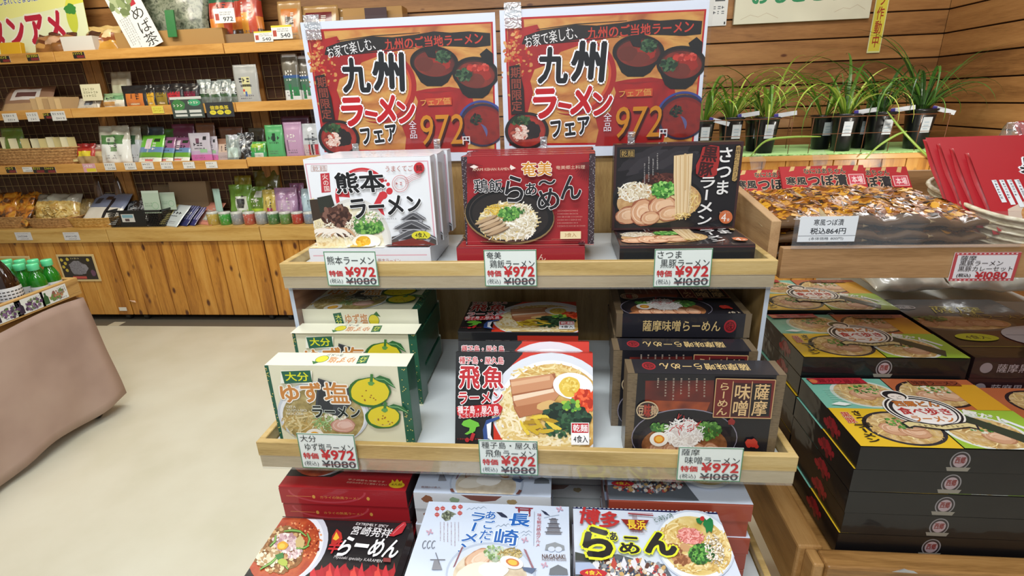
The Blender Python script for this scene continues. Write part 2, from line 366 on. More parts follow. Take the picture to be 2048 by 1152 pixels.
    def text(s, st, box, c, bold=0.0, out=(), rot=0, vert=False, shear=0.0, jit=0.0, mirror=False):
        """fit st into box (x0, y0, x1, y1); out = outlines, widest first: (colour, extra)"""
        x0, y0, x1, y1 = box; mx, my = (x0 + x1) / 2, (y0 + y1) / 2; cx, cy = s.P(mx, my)
        u = [(q - p) for p, q in zip(s.P(mx - .5, my), s.P(mx + .5, my))]; v = [(q - p) for p, q in zip(s.P(mx, my + .5), s.P(mx, my - .5))]
        tw, th = abs(x1 - x0) * math.hypot(*u), abs(y1 - y0) * math.hypot(*v)
        bold *= .78; rr = random.Random(len(st) * 7 + ord(st[0])); pos = []; X = 0.0
        for i, ch in enumerate(st):
            j = (rr.uniform(-jit, jit) * 12, 1 + rr.uniform(-jit, jit))
            if vert: pos.append((ch, 0.0, -float(i), j))
            else:
                if ch == ' ': X += .4; continue
                g = glyph(ch, 0); pos.append((ch, X - g[3], 0.0, j)); X += g[2]
        lays = [(oc, bold + ex) for oc, ex in out] + [(c, bold)]
        def gv(ch, b, ox, oy, j):
            vs, fs, adv, gx = glyph(ch, b); a = R_(j[0]); ca, sa = math.cos(a), math.sin(a); q = []
            for x, y in vs:
                if vert and ch in 'ー〜-': x, y = .5 + (y - .38), .38 - (x - .5)
                dx, dy = (x - .5) * j[1], (y - .38) * j[1]; x, y = .5 + dx * ca - dy * sa, .38 + dx * sa + dy * ca
                q.append((ox + x + shear * y, oy + y))
            return q, fs
        base = [gv(ch, 0, ox, oy, j) for ch, ox, oy, j in pos]; al = [p for q, _ in base for p in q]
        if not al: return
        ax0, ax1 = min(p[0] for p in al), max(p[0] for p in al); ay0, ay1 = min(p[1] for p in al), max(p[1] for p in al)
        kx, ky = tw / max(ax1 - ax0 + 2 * bold, .01), th / max(ay1 - ay0 + 2 * bold, .01); a = R_(-rot); ca, sa = math.cos(a), math.sin(a)
        for li, (lc, lb) in enumerate(lays):
            s.up(1.5); zb_ = s.z
            if lb < .012: offs = [(0, 0)]
            elif lb < .03: offs = [(lb * .8 * math.cos(t), lb * .8 * math.sin(t)) for t in (.78, 2.36, 3.93, 5.5)]
            else: offs = [(0, 0)] + [(lb * .9 * math.cos(t * 1.0472), lb * .9 * math.sin(t * 1.0472)) for t in range(6)] if lb < .06 else [(0, 0)] + [(lb * .92 * math.cos(t * .7854), lb * .92 * math.sin(t * .7854)) for t in range(8)]
            for ch, ox, oy, j in pos:
                q, fs = gv(ch, 0, ox, oy, j)
                for f in fs:
                    for oi, (dx, dy) in enumerate(offs):
                        pts = []; s.z = zb_ + 4e-6 * oi
                        for i in f:
                            x = (q[i][0] + dx - (ax0 + ax1) / 2) * kx; y = (q[i][1] + dy - (ay0 + ay1) / 2) * ky
                            if mirror: x, y = -x, -y
                            pts.append((cx + x * ca - y * sa, cy + x * sa + y * ca))
                        s.raw(pts, lc)
            s.z = zb_ + 1e-5
    def build(s, name='printed_front', parent=None, loc=(0, 0, 0), rot=(0, 0, 0)):
        return s.mb.build(name, parent, loc=loc, rot=rot)
def V(o, s, *pts):                        # drawing units of an enlarged view -> photograph units
    return [(o[0] + x / s, o[1] + y / s) for x, y in pts]
# ================================================================ setting
GOLD = wood('pine_planks', ['#9c6220', '#c78a36', '#d8a04c'], 'z', .118, 'x', .20, 3.0, .42, .2, 20)
EDGE = wood('shelf_edge_wood', ['#b5803a', '#cf9a50', '#d9a860'], 'x', None, 'z', 0, 3, .4, .2)
WALLW = wood('wall_boards', ['#6f4824', '#96683a', '#a97a48'], 'x', .128, 'z', .10, 2.0, .5, .1, 24, offset=.05)
WALLY = wood('side_wall_boards', ['#6f4824', '#96683a', '#a97a48'], 'y', .128, 'z', .10, 2.0, .5, .1, 24, offset=.05)
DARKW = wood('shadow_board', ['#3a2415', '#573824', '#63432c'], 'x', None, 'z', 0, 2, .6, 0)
OAK = wood('display_oak', ['#a48850', '#bfa266', '#ccb27a'], 'x', None, 'z', 0, 6, .42, .15, 30)
OAKP = wood('display_panel', ['#8a6a3c', '#a98a55', '#b8986a'], 'z', None, 'z', 0, 6, .5, .1, 30)
RAW = wood('raw_tray_wood', ['#8a6640', '#a57e54', '#b28c62'], 'x', None, 'z', .0, 4, .5, .05, 26)
RAWY = wood('raw_tray_wood_side', ['#94704a', '#b08a60', '#bd996e'], 'y', None, 'z', .0, 4, .5, .05, 26)
CRATE = wood('crate_wood', ['#7a5428', '#a67a44', '#bb9058'], 'x', None, 'z', 0, 3, .45, .12, 26)
CRATEY = wood('crate_wood_side', ['#7a5428', '#a67a44', '#bb9058'], 'y', None, 'z', 0, 3, .45, .12, 26)
GROOVE = flat('#3a2412', .8)
FLOORM = mottle(['#d4d3c0', '#dad9c8', '#dedece'], 3, 6, (1, 1, 1), .34, .22, .35, .65)
_nt = FLOORM.node_tree
MESHW = flat('#a08a62', .45, 0, .4)
WHITE = flat('#e9ecee', .35, .3)

m = MB(); m.box(-6, 3.2, -1.5, 3.21, -.04, 0, FLOORM)
tag(m.build('floor'), 'pale cream vinyl shop floor', kind='structure')
m = MB(); m.box(-6, 3.2, 3.21, 3.62, -.04, .0005, flat('#6d675c', .4, .2))
tag(m.build('trim_1'), 'dark grey floor strip running under the wall cabinets', kind='structure')
m = MB(); m.box(-3.33, -3.24, 3.2095, 3.28, .0004, .0012, flat('#cfc8b2', .4))
tag(m.build('trim_2'), kind='structure')
# back wall, boards with open grooves
m = MB(); m.box(-6, 2.27, 3.615, 3.66, 0, 3.0, GROOVE)
z = 0.0 - .05
while z < 3.0:
    m.box(-6, 2.252, 3.60, 3.616, max(z + .004, 0), min(z + .124, 3.0), WALLW); z += .128
tag(m.build('wall_back', bevel=.002, seg=1), 'golden brown horizontal board wall', kind='structure')
m = MB(); m.box(2.268, 2.31, -1.5, 3.66, 0, 3.0, GROOVE)
z = -.05
while z < 3.0:
    m.box(2.25, 2.269, -1.5, 3.598, max(z + .004, 0), min(z + .124, 3.0), WALLY); z += .128
tag(m.build('wall_right', bevel=.002, seg=1), 'golden brown horizontal board wall', kind='structure')
m = MB(); m.box(-6.04, -6, -1.5, 3.66, 0, 3.0, flat('#d8d0bc', .8)); tag(m.build('wall_left'), kind='structure')
m = MB(); m.box(-6, 2.3, -1.5, 3.66, 3.0, 3.04, flat('#d9d4c6', .8))
tag(m.build('ceiling'), kind='structure')

# ================================================================ wall cabinets on the left
CY = 3.30
S1, S2, S3, S4 = EYE + .394, EYE + .056, EYE - .296, EYE - .741      # tops of the shelf lips
def cabinet(x0, x1, label, d3=0.0):
    r = empty('shelf_cabinet', ((x0 + x1) / 2, CY, 0)); tag(r, label, 'cabinet', 'pine wall cabinets with stepped shelves')
    c = (x0 + x1) / 2; g = .0025; X0, X1 = x0 - c + g, x1 - c - g
    m = MB(); m.box(X0, X1, .022, .28, .048, S4 - .105, flat('#4a3018', .7))
    n = max(1, round((X1 - X0) / .118)); wd = (X1 - X0) / n
    for i in range(n): m.box(X0 + i * wd + .002, X0 + (i + 1) * wd - .002, .008, .0225, .048, S4 - .1, GOLD)
    m.build('plank_front', r, bevel=.0025, seg=1)
    m = MB(); m.box(X0, X1, -.012, .285, S4 - .098, S4, wood('counter_wood', ['#b48a44', '#cba45c', '#d5b26e'], 'x', None, 'z', 0, 3, .4, .2)); m.build('countertop', r, bevel=.004)
    for k, (s, dy, dz) in enumerate(((S1, 0, 0), (S2, 0, 0), (S3, .0, d3))):
        m = MB(); m.box(X0, X1, .0, .02, s - .058 + dz, s + dz, EDGE); m.box(X0 + .01, X1 - .01, .02, .285, s - .034 + dz, s - .012 + dz, EDGE); m.build('shelf', r, bevel=.0015, seg=1)
    for x in (X0 + .0, X1 - .058):
        m = MB(); m.box(x, x + .058, .262, .287, S4 + .001, S1 - .036, wood('post_wood', ['#8a5c2a', '#b07c3e', '#bb8a4c'], 'z', None, 'z', 0, 3, .5, .05)); m.build('upright', r)
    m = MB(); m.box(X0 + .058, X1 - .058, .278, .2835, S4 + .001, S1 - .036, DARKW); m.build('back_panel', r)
    m = MB()
    for za, zb in ((S2 + .02, S1 - .045), (S3 + .02, S2 - .045), (S4 + .02, S3 - .045)):
        xa, xb = X0 + .075, X1 - .075; st = .055
        k = int((xb - xa) / st)
        for i in range(k + 1): x = xa + i * (xb - xa) / k; m.box(x - .0016, x + .0016, .268, .271, za, zb, MESHW)
        k = int((zb - za) / st)
        for i in range(k + 1): zz = za + i * (zb - za) / k; m.box(xa, xb, .2645, .268, zz - .0016, zz + .0016, MESHW)
    m.build('wire_grid', r)
    for x in (X0 + .07, X1 - .07):
        m = MB(); m.lathe([(.0, -.014), (.022, -.014), (.024, -.008), (.024, .008), (.022, .014), (0, .014)], flat('#2b2a28', .5), 16); 
        o = m.build('caster', r, True, loc=(x, .05, .0245), rot=(0, R_(90), 0))
    return r
cabinet(-4.35, -3.185, 'pine wall cabinet at the far left edge, behind the green bottles')
cabinet(-3.185, -2.05, 'middle pine wall cabinet with the black mesh basket on its counter')
cabinet(-2.05, -.93, 'pine wall cabinet half hidden behind the ramen display stand', .012)

# posters and bits on the cabinet fronts
def poster(px, py, Y, Wm, Hm, label, draw):
    p = at(px, py, Y)
    m = MB(); m.box(-Wm / 2, Wm / 2, -.006, 0, -Hm / 2, Hm / 2, flat('#d8c08a', .5)); o = m.build('framed_poster', bevel=.001, seg=1, loc=p); tag(o, label, 'poster')
    a = Art(Wm - .03, Hm - .03); draw(a); a.build('printed_sheet', o, (0, -.0062, -Hm / 2 + .015)); return o
def dposter(a):
    W, H = a.W * 1000, a.H * 1000; a.full('#2a2320')
    for x, y in ((.07, .15), (.15, .3), (.07, .45), (.14, .6), (.85, .15), (.25, .12)): a.ell(W * x, H * y, W * .045, H * .07, '#c9b440', 0, .1)
    a.ell(W * .5, H * .5, W * .27, H * .3, '#8e8c96', 0, .15); a.scribble(W * .25, H * .22, W * .75, H * .78, 8, '#35323c')
    a.ell(W * .9, H * .72, W * .07, H * .14, '#6a4560', 0, .1); a.rect(W * .25, H * .86, W * .66, H * .97, '#c05048')
    a.scribble(W * .35, H * .04, W * .62, H * .13, 1, '#d8c890')
poster(158.5, 535.5, 3.306, .295, .205, 'small dark framed poster with yellow fruit on the cabinet planks', dposter)
def dposter2(a): a.full('#c9a24a'); a.scribble(a.W * 120, 8, a.W * 900, a.H * 300, 2, '#6a4a20')
poster(35, 538, 3.306, .27, .2, 'yellowish framed poster on the cabinet, mostly behind the green bottles', dposter2)
m = MB(); m.box(-.03, .03, -.0015, 0, -.014, .014, flat('#e6e2d8', .5)); tag(m.build('sticker', loc=at(246, 618, 3.306)), 'tiny white sticker low on the cabinet planks', 'sticker')
m = MB(); m.face([(-.03, -.004, .01), (-.01, -.001, -.004), (.028, -.012, -.004), (.02, -.006, .01)], flat('#e8c4a8', .5)); m.face([(-.03, -.003, .01), (.02, -.005, .01), (.028, -.011, -.004), (-.01, 0, -.004)], flat('#e8c4a8', .5))
tag(m.build('tape_scrap', loc=at(267, 603, 3.306)), 'peeling pink tape scrap low on the cabinet front', 'tape')

# ================================================================ main stepped display stand
XL, XR = -.536, .376
LW = [(.900, EYE - .275, .050), (.720, EYE - .547, .053), (.540, EYE - .820, .053)]
SURF = [EYE - .2945, EYE - .570, EYE - .838]
st = empty('display_stand', ((XL + XR) / 2, .9, 0)); tag(st, 'pale oak three-tier stepped display stand full of ramen cartons', 'display stand')
def S(o): o.parent = st; o.matrix_parent_inverse = Matrix.Translation((-(XL + XR) / 2, -.9, 0)); return o
WS = flat('#cdd3d4', .3, .3)
for i, (y, z, h) in enumerate(LW):
    m = MB(); yb = 1.19
    m.box(XL + .014, XR - .014, y + .012, yb, SURF[i] - .018, SURF[i], WS); S(m.build('shelf'))
    m = MB(); m.box(XL, XR, y, y + .012, z - h * .56, z, OAK); m.box(XL, XL + .012, y + .012, yb, z - h, z, OAK); m.box(XR - .012, XR, y + .012, yb, z - h, z, OAK)
    S(m.build('shelf_rim', bevel=.0012, seg=1))
    m = MB(); m.box(XL + .002, XR - .002, y + .001, y + .012, z - h, z - h * .56, wood('rail_wood', ['#a8946c', '#b9a680', '#c4b28e'], 'x', None, 'z', 0, 6, .35, .3)); S(m.build('price_rail'))
    m = MB(); m.box(XL + .004, XR - .004, y - .0022, y - .0008, z - h - .001, z - h * .5, CLEAR); m.box(XL + .004, XR - .004, y - .0022, y + .001, z - h - .002, z - h - .001, CLEAR); S(m.build('clear_rail_cover'))
m = MB(); m.box(XL, XR, 1.20, 1.214, .0, EYE - .118, OAKP); S(m.build('back_panel'))
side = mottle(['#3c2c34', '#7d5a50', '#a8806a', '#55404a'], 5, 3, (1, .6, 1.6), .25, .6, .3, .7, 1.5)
for x0 in (XL + .001, XR - .009):
    m = MB()
    prof = [(1.199, 0.0), (1.02, 0.0), (1.02, LW[1][1] - .056), (.74, LW[1][1] - .056), (.74, LW[1][1] - .02), (.915, LW[1][1] - .02), (.915, LW[0][1] - .052), (1.199, LW[0][1] - .052)]
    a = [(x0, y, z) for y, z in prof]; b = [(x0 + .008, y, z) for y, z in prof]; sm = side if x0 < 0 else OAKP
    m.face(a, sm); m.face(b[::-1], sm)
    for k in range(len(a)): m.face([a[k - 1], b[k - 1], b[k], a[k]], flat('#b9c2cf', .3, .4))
    S(m.build('side_panel'))
for x0 in (XL + .014, XR - .044):
    m = MB(); m.box(x0, x0 + .03, 1.145, 1.175, 0, LW[0][1] - .05, OAKP); S(m.build('post'))
    m = MB(); m.box(x0, x0 + .03, .56, .59, 0, SURF[2] - .019, OAKP); S(m.build('leg'))

# ================================================================ low brown-draped table with a bottle tray, lower left
TX = -2.31; TYF = 2.15
t = empty('draped_table', (TX, TYF, 0)); tag(t, 'low table under a dusty pink-brown floor-length cover, at the left edge', 'table')
cl = mottle(['#a48b80', '#b39a8e', '#bca598'], 3, 3, (1, 1, 1), .75, 0, .3, .7, 0, .5)
m = MB(); zt = EYE - .822; zb = .065; n = 90; rows = 14
per = [(0, -1.6 + 1.6 * i / 45) for i in range(46)] + [(-.75 * i / 20, 0) for i in range(1, 21)]
cols = []
for i, (x, y) in enumerate(per):
    col = []
    for j in range(rows + 1):
        v = j / rows; wv = (math.sin(y * 7.5 + 1.2) * .020 + math.sin(y * 17 + v * 2.2) * .012 + math.sin(y * 31 + v * 4) * .005 + math.sin(x * 11 + v) * .012) * v + .006 * math.sin(v * 9 + y * 6) * math.sin(y * 11 + 1)
        crn = math.exp(-((y + .0) ** 2 + x * x) * 60)
        dx = wv * .55 + .004 * v + crn * .006 * v; dy = (.012 * v + .02 * v * crn) if (y > -.02) else 0
        zz = zt + (zb - zt) * v + (.025 * math.sin(y * 5 + .6) + .018 * math.sin(y * 13)) * v * v - (.012 * math.sin(y * 9) * (1 - v) if 1 else 0)
        col.append((x + dx, y + dy, zz))
    cols.append(col)
for i in range(len(cols) - 1):
    for j in range(rows): m.face([cols[i][j], cols[i][j + 1], cols[i + 1][j + 1], cols[i + 1][j]][::-1], cl)
o = m.build('table_cover', t, True, recalc=True); md = o.modifiers.new('s', 'SOLIDIFY'); md.thickness = .0025; md.offset = -1
m = MB(); m.box(-.75, -.02, -1.6, -.012, zt - .03, zt + .012, CRATEY); m.build('tabletop', t)
for x, y in ((-.05, -.08), (-.68, -.08), (-.05, -1.5), (-.68, -1.5)):
    m = MB(); m.box(x - .02, x + .02, y - .02, y + .02, .06, zt - .03, flat('#3a342c', .6)); m.build('leg', t)
    m = MB(); m.lathe([(.0, -.014), (.026, -.014), (.03, -.008), (.03, .008), (.026, .014), (0, .014)], flat('#1c1c1d', .4, .3), 18); m.box(-.05, -.02, -.016, .016, -.016, .016, flat('#2a2a2a', .4)); m.build('caster', t, True, loc=(x, y, .0305), rot=(0, R_(90), R_(20)))
# tray
tr = empty('bottle_tray', (TX + .004, TYF - .0, EYE - .80)); tag(tr, 'wooden tray of drink bottles on the pink-brown draped table', 'tray')
TW = wood('tray_wood', ['#9a7440', '#bb9458', '#caa66c'], 'y', None, 'z', 0, 4, .42, .15)
m = MB(); m.box(-.7, 0, -1.55, 0, 0, .012, TW); m.build('tray_base', tr)
m = MB(); m.box(-.022, 0, -1.55, 0, .012, .082, TW); m.build('tray_side', tr, bevel=.002)
m = MB(); m.box(-.7, -.0225, -.022, 0, .012, .082, TW); m.build('tray_side', tr, bevel=.002)
m = MB(); m.box(-.7, -.678, -1.55, -.0225, .012, .082, TW); m.build('tray_side', tr, bevel=.002)
def cardart(kind):
    def f(a):
        W, H = a.W * 1000, a.H * 1000; a.full('#dfe3e2'); c = {'p': ['#5a3a66', '#7a5a88', '#46324e'], 'r': ['#8a5a50', '#6a8a4a', '#b08060']}[kind]
        a.poly([(W * .08, H * .95), (W * .08, H * .45), (W * .13, H * .3), (W * .13, H * .12), (W * .2, H * .12), (W * .2, H * .3), (W * .26, H * .45), (W * .26, H * .95)], '#2b2038' if kind == 'p' else '#2f5a34')
        a.bits(W * .6, H * .55, W * .3, H * .36, 60, H * .1, c + ['#5f7d46', '#93a08a']); a.scribble(W * .66, H * .08, W * .97, H * .5, 3, '#53565e'); a.scribble(W * .4, H * .8, W * .95, H * .95, 1, '#666a70')
    return f
for px, kind, lab in ((13, 'p', 'purple fruit price card at the left edge of the bottle tray'), (60, 'p', 'purple grape price card in the middle of the tray front'), (107, 'r', 'price card with green and red fruit at the far tray end')):
    p = atx(px, {13: 625, 60: 608, 107: 586}[px], TX + .006)
    m = MB(); m.box(-.064, .064, -.001, 0, -.033, .033, WHITE); o = m.build('price_card', loc=(TX + .0065, p.y, EYE - .758), rot=(0, 0, R_(90))); tag(o, lab, 'card', 'fruit cards on the bottle tray')
    a = Art(.126, .064, seed=px); cardart(kind)(a); a.build('printed_text', o, (0, -.0012, -.032))
# bottles
GB = flat('#1f7a1c', .12, .8, 0, .05, 0, 1, bump=.0); CAPM = flat('#5fd69a', .35, .4); LBL = flat('#dfe2e6', .4, .3)
def green_bottle():
    m = MB(); m.lathe([(0, 0), (.029, 0), (.0325, .004), (.0325, .092), (.030, .108), (.020, .132), (.015, .142), (.0145, .162), (0, .162)], GB, 24); o = m.build('drink_bottle', None, True)
    m = MB(); m.lathe([(.0205, .148), (.0215, .150), (.0215, .173), (.0195, .1765), (0, .1765)], CAPM, 24); m.build('cap', o, True)
    m = MB(); m.lathe([(.0328, .018), (.0330, .02), (.0330, .072), (.0328, .074)], LBL, 24)
    for k in range(12):
        a = -1.2 + k * .2; zz = .05 - (k % 3) * .012; m.obox(Matrix.Translation((.0333 * math.cos(a), .0333 * math.sin(a), zz)) @ Matrix.Rotation(a, 4, 'Z'), .0006, .004, .003, flat('#2c3240', .5))
    m.build('label', o, True); return o
gb = None; names = ['nearest the tray edge', 'second in from the tray edge', 'third in from the tray edge', 'deepest in the tray']
ZB = EYE - .80 + .0125; k = 0
for r_ in range(3):
    for c_ in range(4):
        if r_ == 2 and c_ == 0: continue
        loc = (TX - .058 - c_ * .068, TYF - .060 - r_ * .067, ZB)
        if gb is None: gb = green_bottle(); o = gb; o.location = loc
        else: o = dup(gb, loc)
        tag(o, 'green mint-capped bottle, %s, %s row from the far end' % (names[c_], ['first', 'second', 'third'][r_]), 'bottle', 'green bottles with mint caps in the tray')
m = MB(); BR = flat('#2a160c', .08, 1, 0, .04)
m.lathe([(0, 0), (.048, 0), (.052, .005), (.052, .125), (.047, .150), (.026, .205), (.0165, .225), (.0155, .262), (0, .262)], BR, 32); o = m.build('brown_bottle', None, True, loc=(TX - .078, TYF - .252, ZB)); tag(o, 'large dark brown bottle with white and tan label, nearest the green bottles', 'bottle')
m = MB(); m.lathe([(.0522, .03), (.0525, .032), (.0525, .112), (.0522, .114)], LBL, 32, mfun=lambda i: LBL); m.lathe([(.0528, .03), (.053, .032), (.053, .05), (.0528, .058)], flat('#a8743c', .4), 32)
for k in range(30):
    a = -1.4 + (k % 10) * .26; zz = .098 - (k // 10) * .014; m.obox(Matrix.Translation((.0532 * math.cos(a), .0532 * math.sin(a), zz)) @ Matrix.Rotation(a, 4, 'Z'), .0006, .009, .004, flat('#2c2a28', .5))
m.build('label', o, True)
m = MB(); m.lathe([(.0185, .242), (.0192, .244), (.0192, .268), (.017, .27), (0, .27)], flat('#2a2522', .4), 24); m.build('cap', o, True)
o2 = dup(o, (TX - .085, TYF - .375, ZB), (0, 0, .3), 'large dark brown bottle with label cut by the left picture edge')
# ================================================================ ramen cartons
SCALL = ['#3f7a34', '#5f9a44', '#86b85a', '#2f5f2a']; NOOD = ['#e2c888', '#d8b870', '#efdca6', '#c9a458']; SPR = ['#efe8d6', '#ded3b8', '#f7f3e8', '#cfc0a0']
def a_kuma():
    a = Art(.24, .166, [(165, 150), (1133, 135), (1210, 805), (275, 815)], 3); a.full('#e4e6ea'); a.mk = ink
    for q in (((185, 182), (1118, 168), (1118, 176), (185, 190)), ((1112, 170), (1122, 170), (1198, 800), (1186, 800)), ((180, 182), (190, 182), (292, 800), (280, 800))): a.poly(q, '#d8a8b4')
    a.ring(620, 420, 190, 190, 28, '#c83038', 0, 150, 330, 30); a.ring(620, 400, 160, 165, 5, '#b88', 0, 200, 400, 30)
    a.poly([(430, 405), (520, 385), (530, 440), (430, 432)], '#c83038'); a.poly([(700, 520), (760, 400), (815, 420), (770, 480), (800, 580)], '#c8303a')
    a.ell(833, 393, 25, 26, '#c83038'); a.ell(822, 342, 14, 14, '#c83038'); a.ell(804, 314, 8, 8, '#c83038'); a.ell(785, 425, 33, 30, '#c83038')
    a.rect(305, 255, 375, 400, '#b8303a', -4); a.text('火の国', (322, 262, 366, 392), '#e8d8d0', .02, vert=True)
    a.fr(228, 195, 352, 240, '#c9a8a0', 3); a.text('乾麺', (238, 200, 345, 238), '#c9a8a0', .01)
    # bowl
    a.ell(560, 830, 300, 385, '#d5d2cc', 0); a.ell(560, 850, 285, 380, '#e3e0d8'); a.ell(540, 900, 270, 400, mottle(['#d9cba0', '#e8dfc2', '#f0ead8'], 120))
    a.poly([(215, 455), (250, 440), (250, 700), (275, 800), (285, 815), (500, 815), (450, 620)], mottle(['#d9c490', '#e8dcb8', '#c8a870'], 90))
    a.poly([(213, 455), (275, 450), (345, 560), (300, 600), (240, 620)], '#3a2c20'); a.poly([(275, 440), (385, 418), (412, 500), (300, 560)], '#2c2e26')
    a.ell(430, 590, 110, 85, '#4a3026', 0, .2); a.bits(430, 590, 110, 85, 90, 14, ['#3a2018', '#6a4434', '#54342a', '#7d584a'], 1.8)
    a.ell(470, 680, 90, 60, '#4a3026', 20, .15); a.bits(455, 660, 90, 60, 60, 12, ['#3a2018', '#6a4434', '#7d584a'], 1.8)
    a.noodles(330, 680, 95, 60, 40, SPR, 7, 130); a.noodles(580, 680, 90, 90, 60, SPR, 6, 90)
    a.ell(665, 650, 115, 75, '#5d8a4e', 10, .2); a.bits(660, 600, 110, 60, 130, 8, SPR + ['#8fb070']); a.bits(680, 670, 110, 45, 120, 11, SCALL, 1.4)
    for k in range(4): a.ring(330 + k * 50, 830, 120, 150, 26, ['#e8d8c6', '#c99c78'][k % 2], 0, 210, 330, 14, True); a.ring(300 + k * 50, 840, 120, 150, 30, '#efe6da', 0, 220, 330, 14, True)
    a.ell(665, 775, 110, 55, '#f2efe6'); a.ell(640, 775, 58, 42, '#e2b030', 0, .04); a.bits(640, 775, 50, 36, 20, 8, ['#efc850', '#d89a20'])
    # castle
    a.poly([(862, 800), (860, 740), (1060, 690), (1200, 760), (1205, 800)], '#4b4440'); a.poly([(862, 770), (1040, 715), (1205, 800), (862, 800)], '#5d524c')
    for x, y, w_, h_ in ((1020, 560, 95, 50), (1010, 620, 140, 60), (1030, 690, 165, 70)):
        a.poly([(x - w_, y + h_), (x - w_ * .9, y + h_ * .7), (x - w_ * .3, y), (x + w_ * .3, y - 6), (x + w_, y + h_ * .7), (x + w_ * 1.08, y + h_)], '#55555a')
        a.poly([(x - w_ * .7, y + h_), (x, y + h_ * .25), (x + w_ * .7, y + h_)], '#8a8a8e'); a.poly([(x - w_ * .6, y + h_), (x, y + h_ * .38), (x + w_ * .6, y + h_)], '#333236')
        a.poly([(x - w_ * .72, y + h_), (x + w_ * .78, y + h_), (x + w_ * .7, y + h_ + 26), (x - w_ * .66, y + h_ + 26)], '#9a9aa0'); a.rect(x - w_ * .5, y + h_ + 6, x + w_ * .5, y + h_ + 18, '#3c3a3e')
        a.line([(x - w_ * 1.02, y + h_), (x - w_ * .3, y + 2), (x, y - 8)], 6, '#b8b8bc'); a.line([(x + w_ * 1.05, y + h_), (x + w_ * .3, y + 2), (x, y - 8)], 6, '#b8b8bc')
    a.poly([(865, 785), (1050, 742), (1200, 800), (1180, 806), (865, 800)], '#7a3028')
    a.ell(1085, 728, 72, 34, '#d8d030'); a.text('4食入', (1040, 705, 1130, 745), '#1c1c18', .03); a.rect(1050, 752, 1125, 760, '#333')
    a.text('熊本', (415, 240, 800, 405), '#111113', .045, [('#f2f2f4', .03)], -2, jit=.08); a.text('ラーメン', (535, 430, 1085, 580), '#141416', .05, [('#f2f2f4', .03)], -4, jit=.14)
    a.text('うまくてご', (805, 200, 1012, 245), '#a8584a', .01, shear=.1); a.ell(1057, 220, 40, 42, '#c02830'); a.text('麺', (1033, 198, 1082, 243), '#5a1a1c', .03)
    a.ring(918, 335, 60, 62, 4, '#c87878'); a.ring(918, 335, 44, 46, 3, '#c87878'); a.scribble(885, 318, 950, 352, 1, '#c07070')
    for k in range(4): a.line([(950 + 3 * k, 295 + 14 * k), (985, 285 + 14 * k), (1010, 268 + 14 * k), (1045, 262 + 12 * k), (1075, 250 + 12 * k)], 3, '#c88080')
    a.scribble(740, 592, 900, 608, 1, '#888'); return a
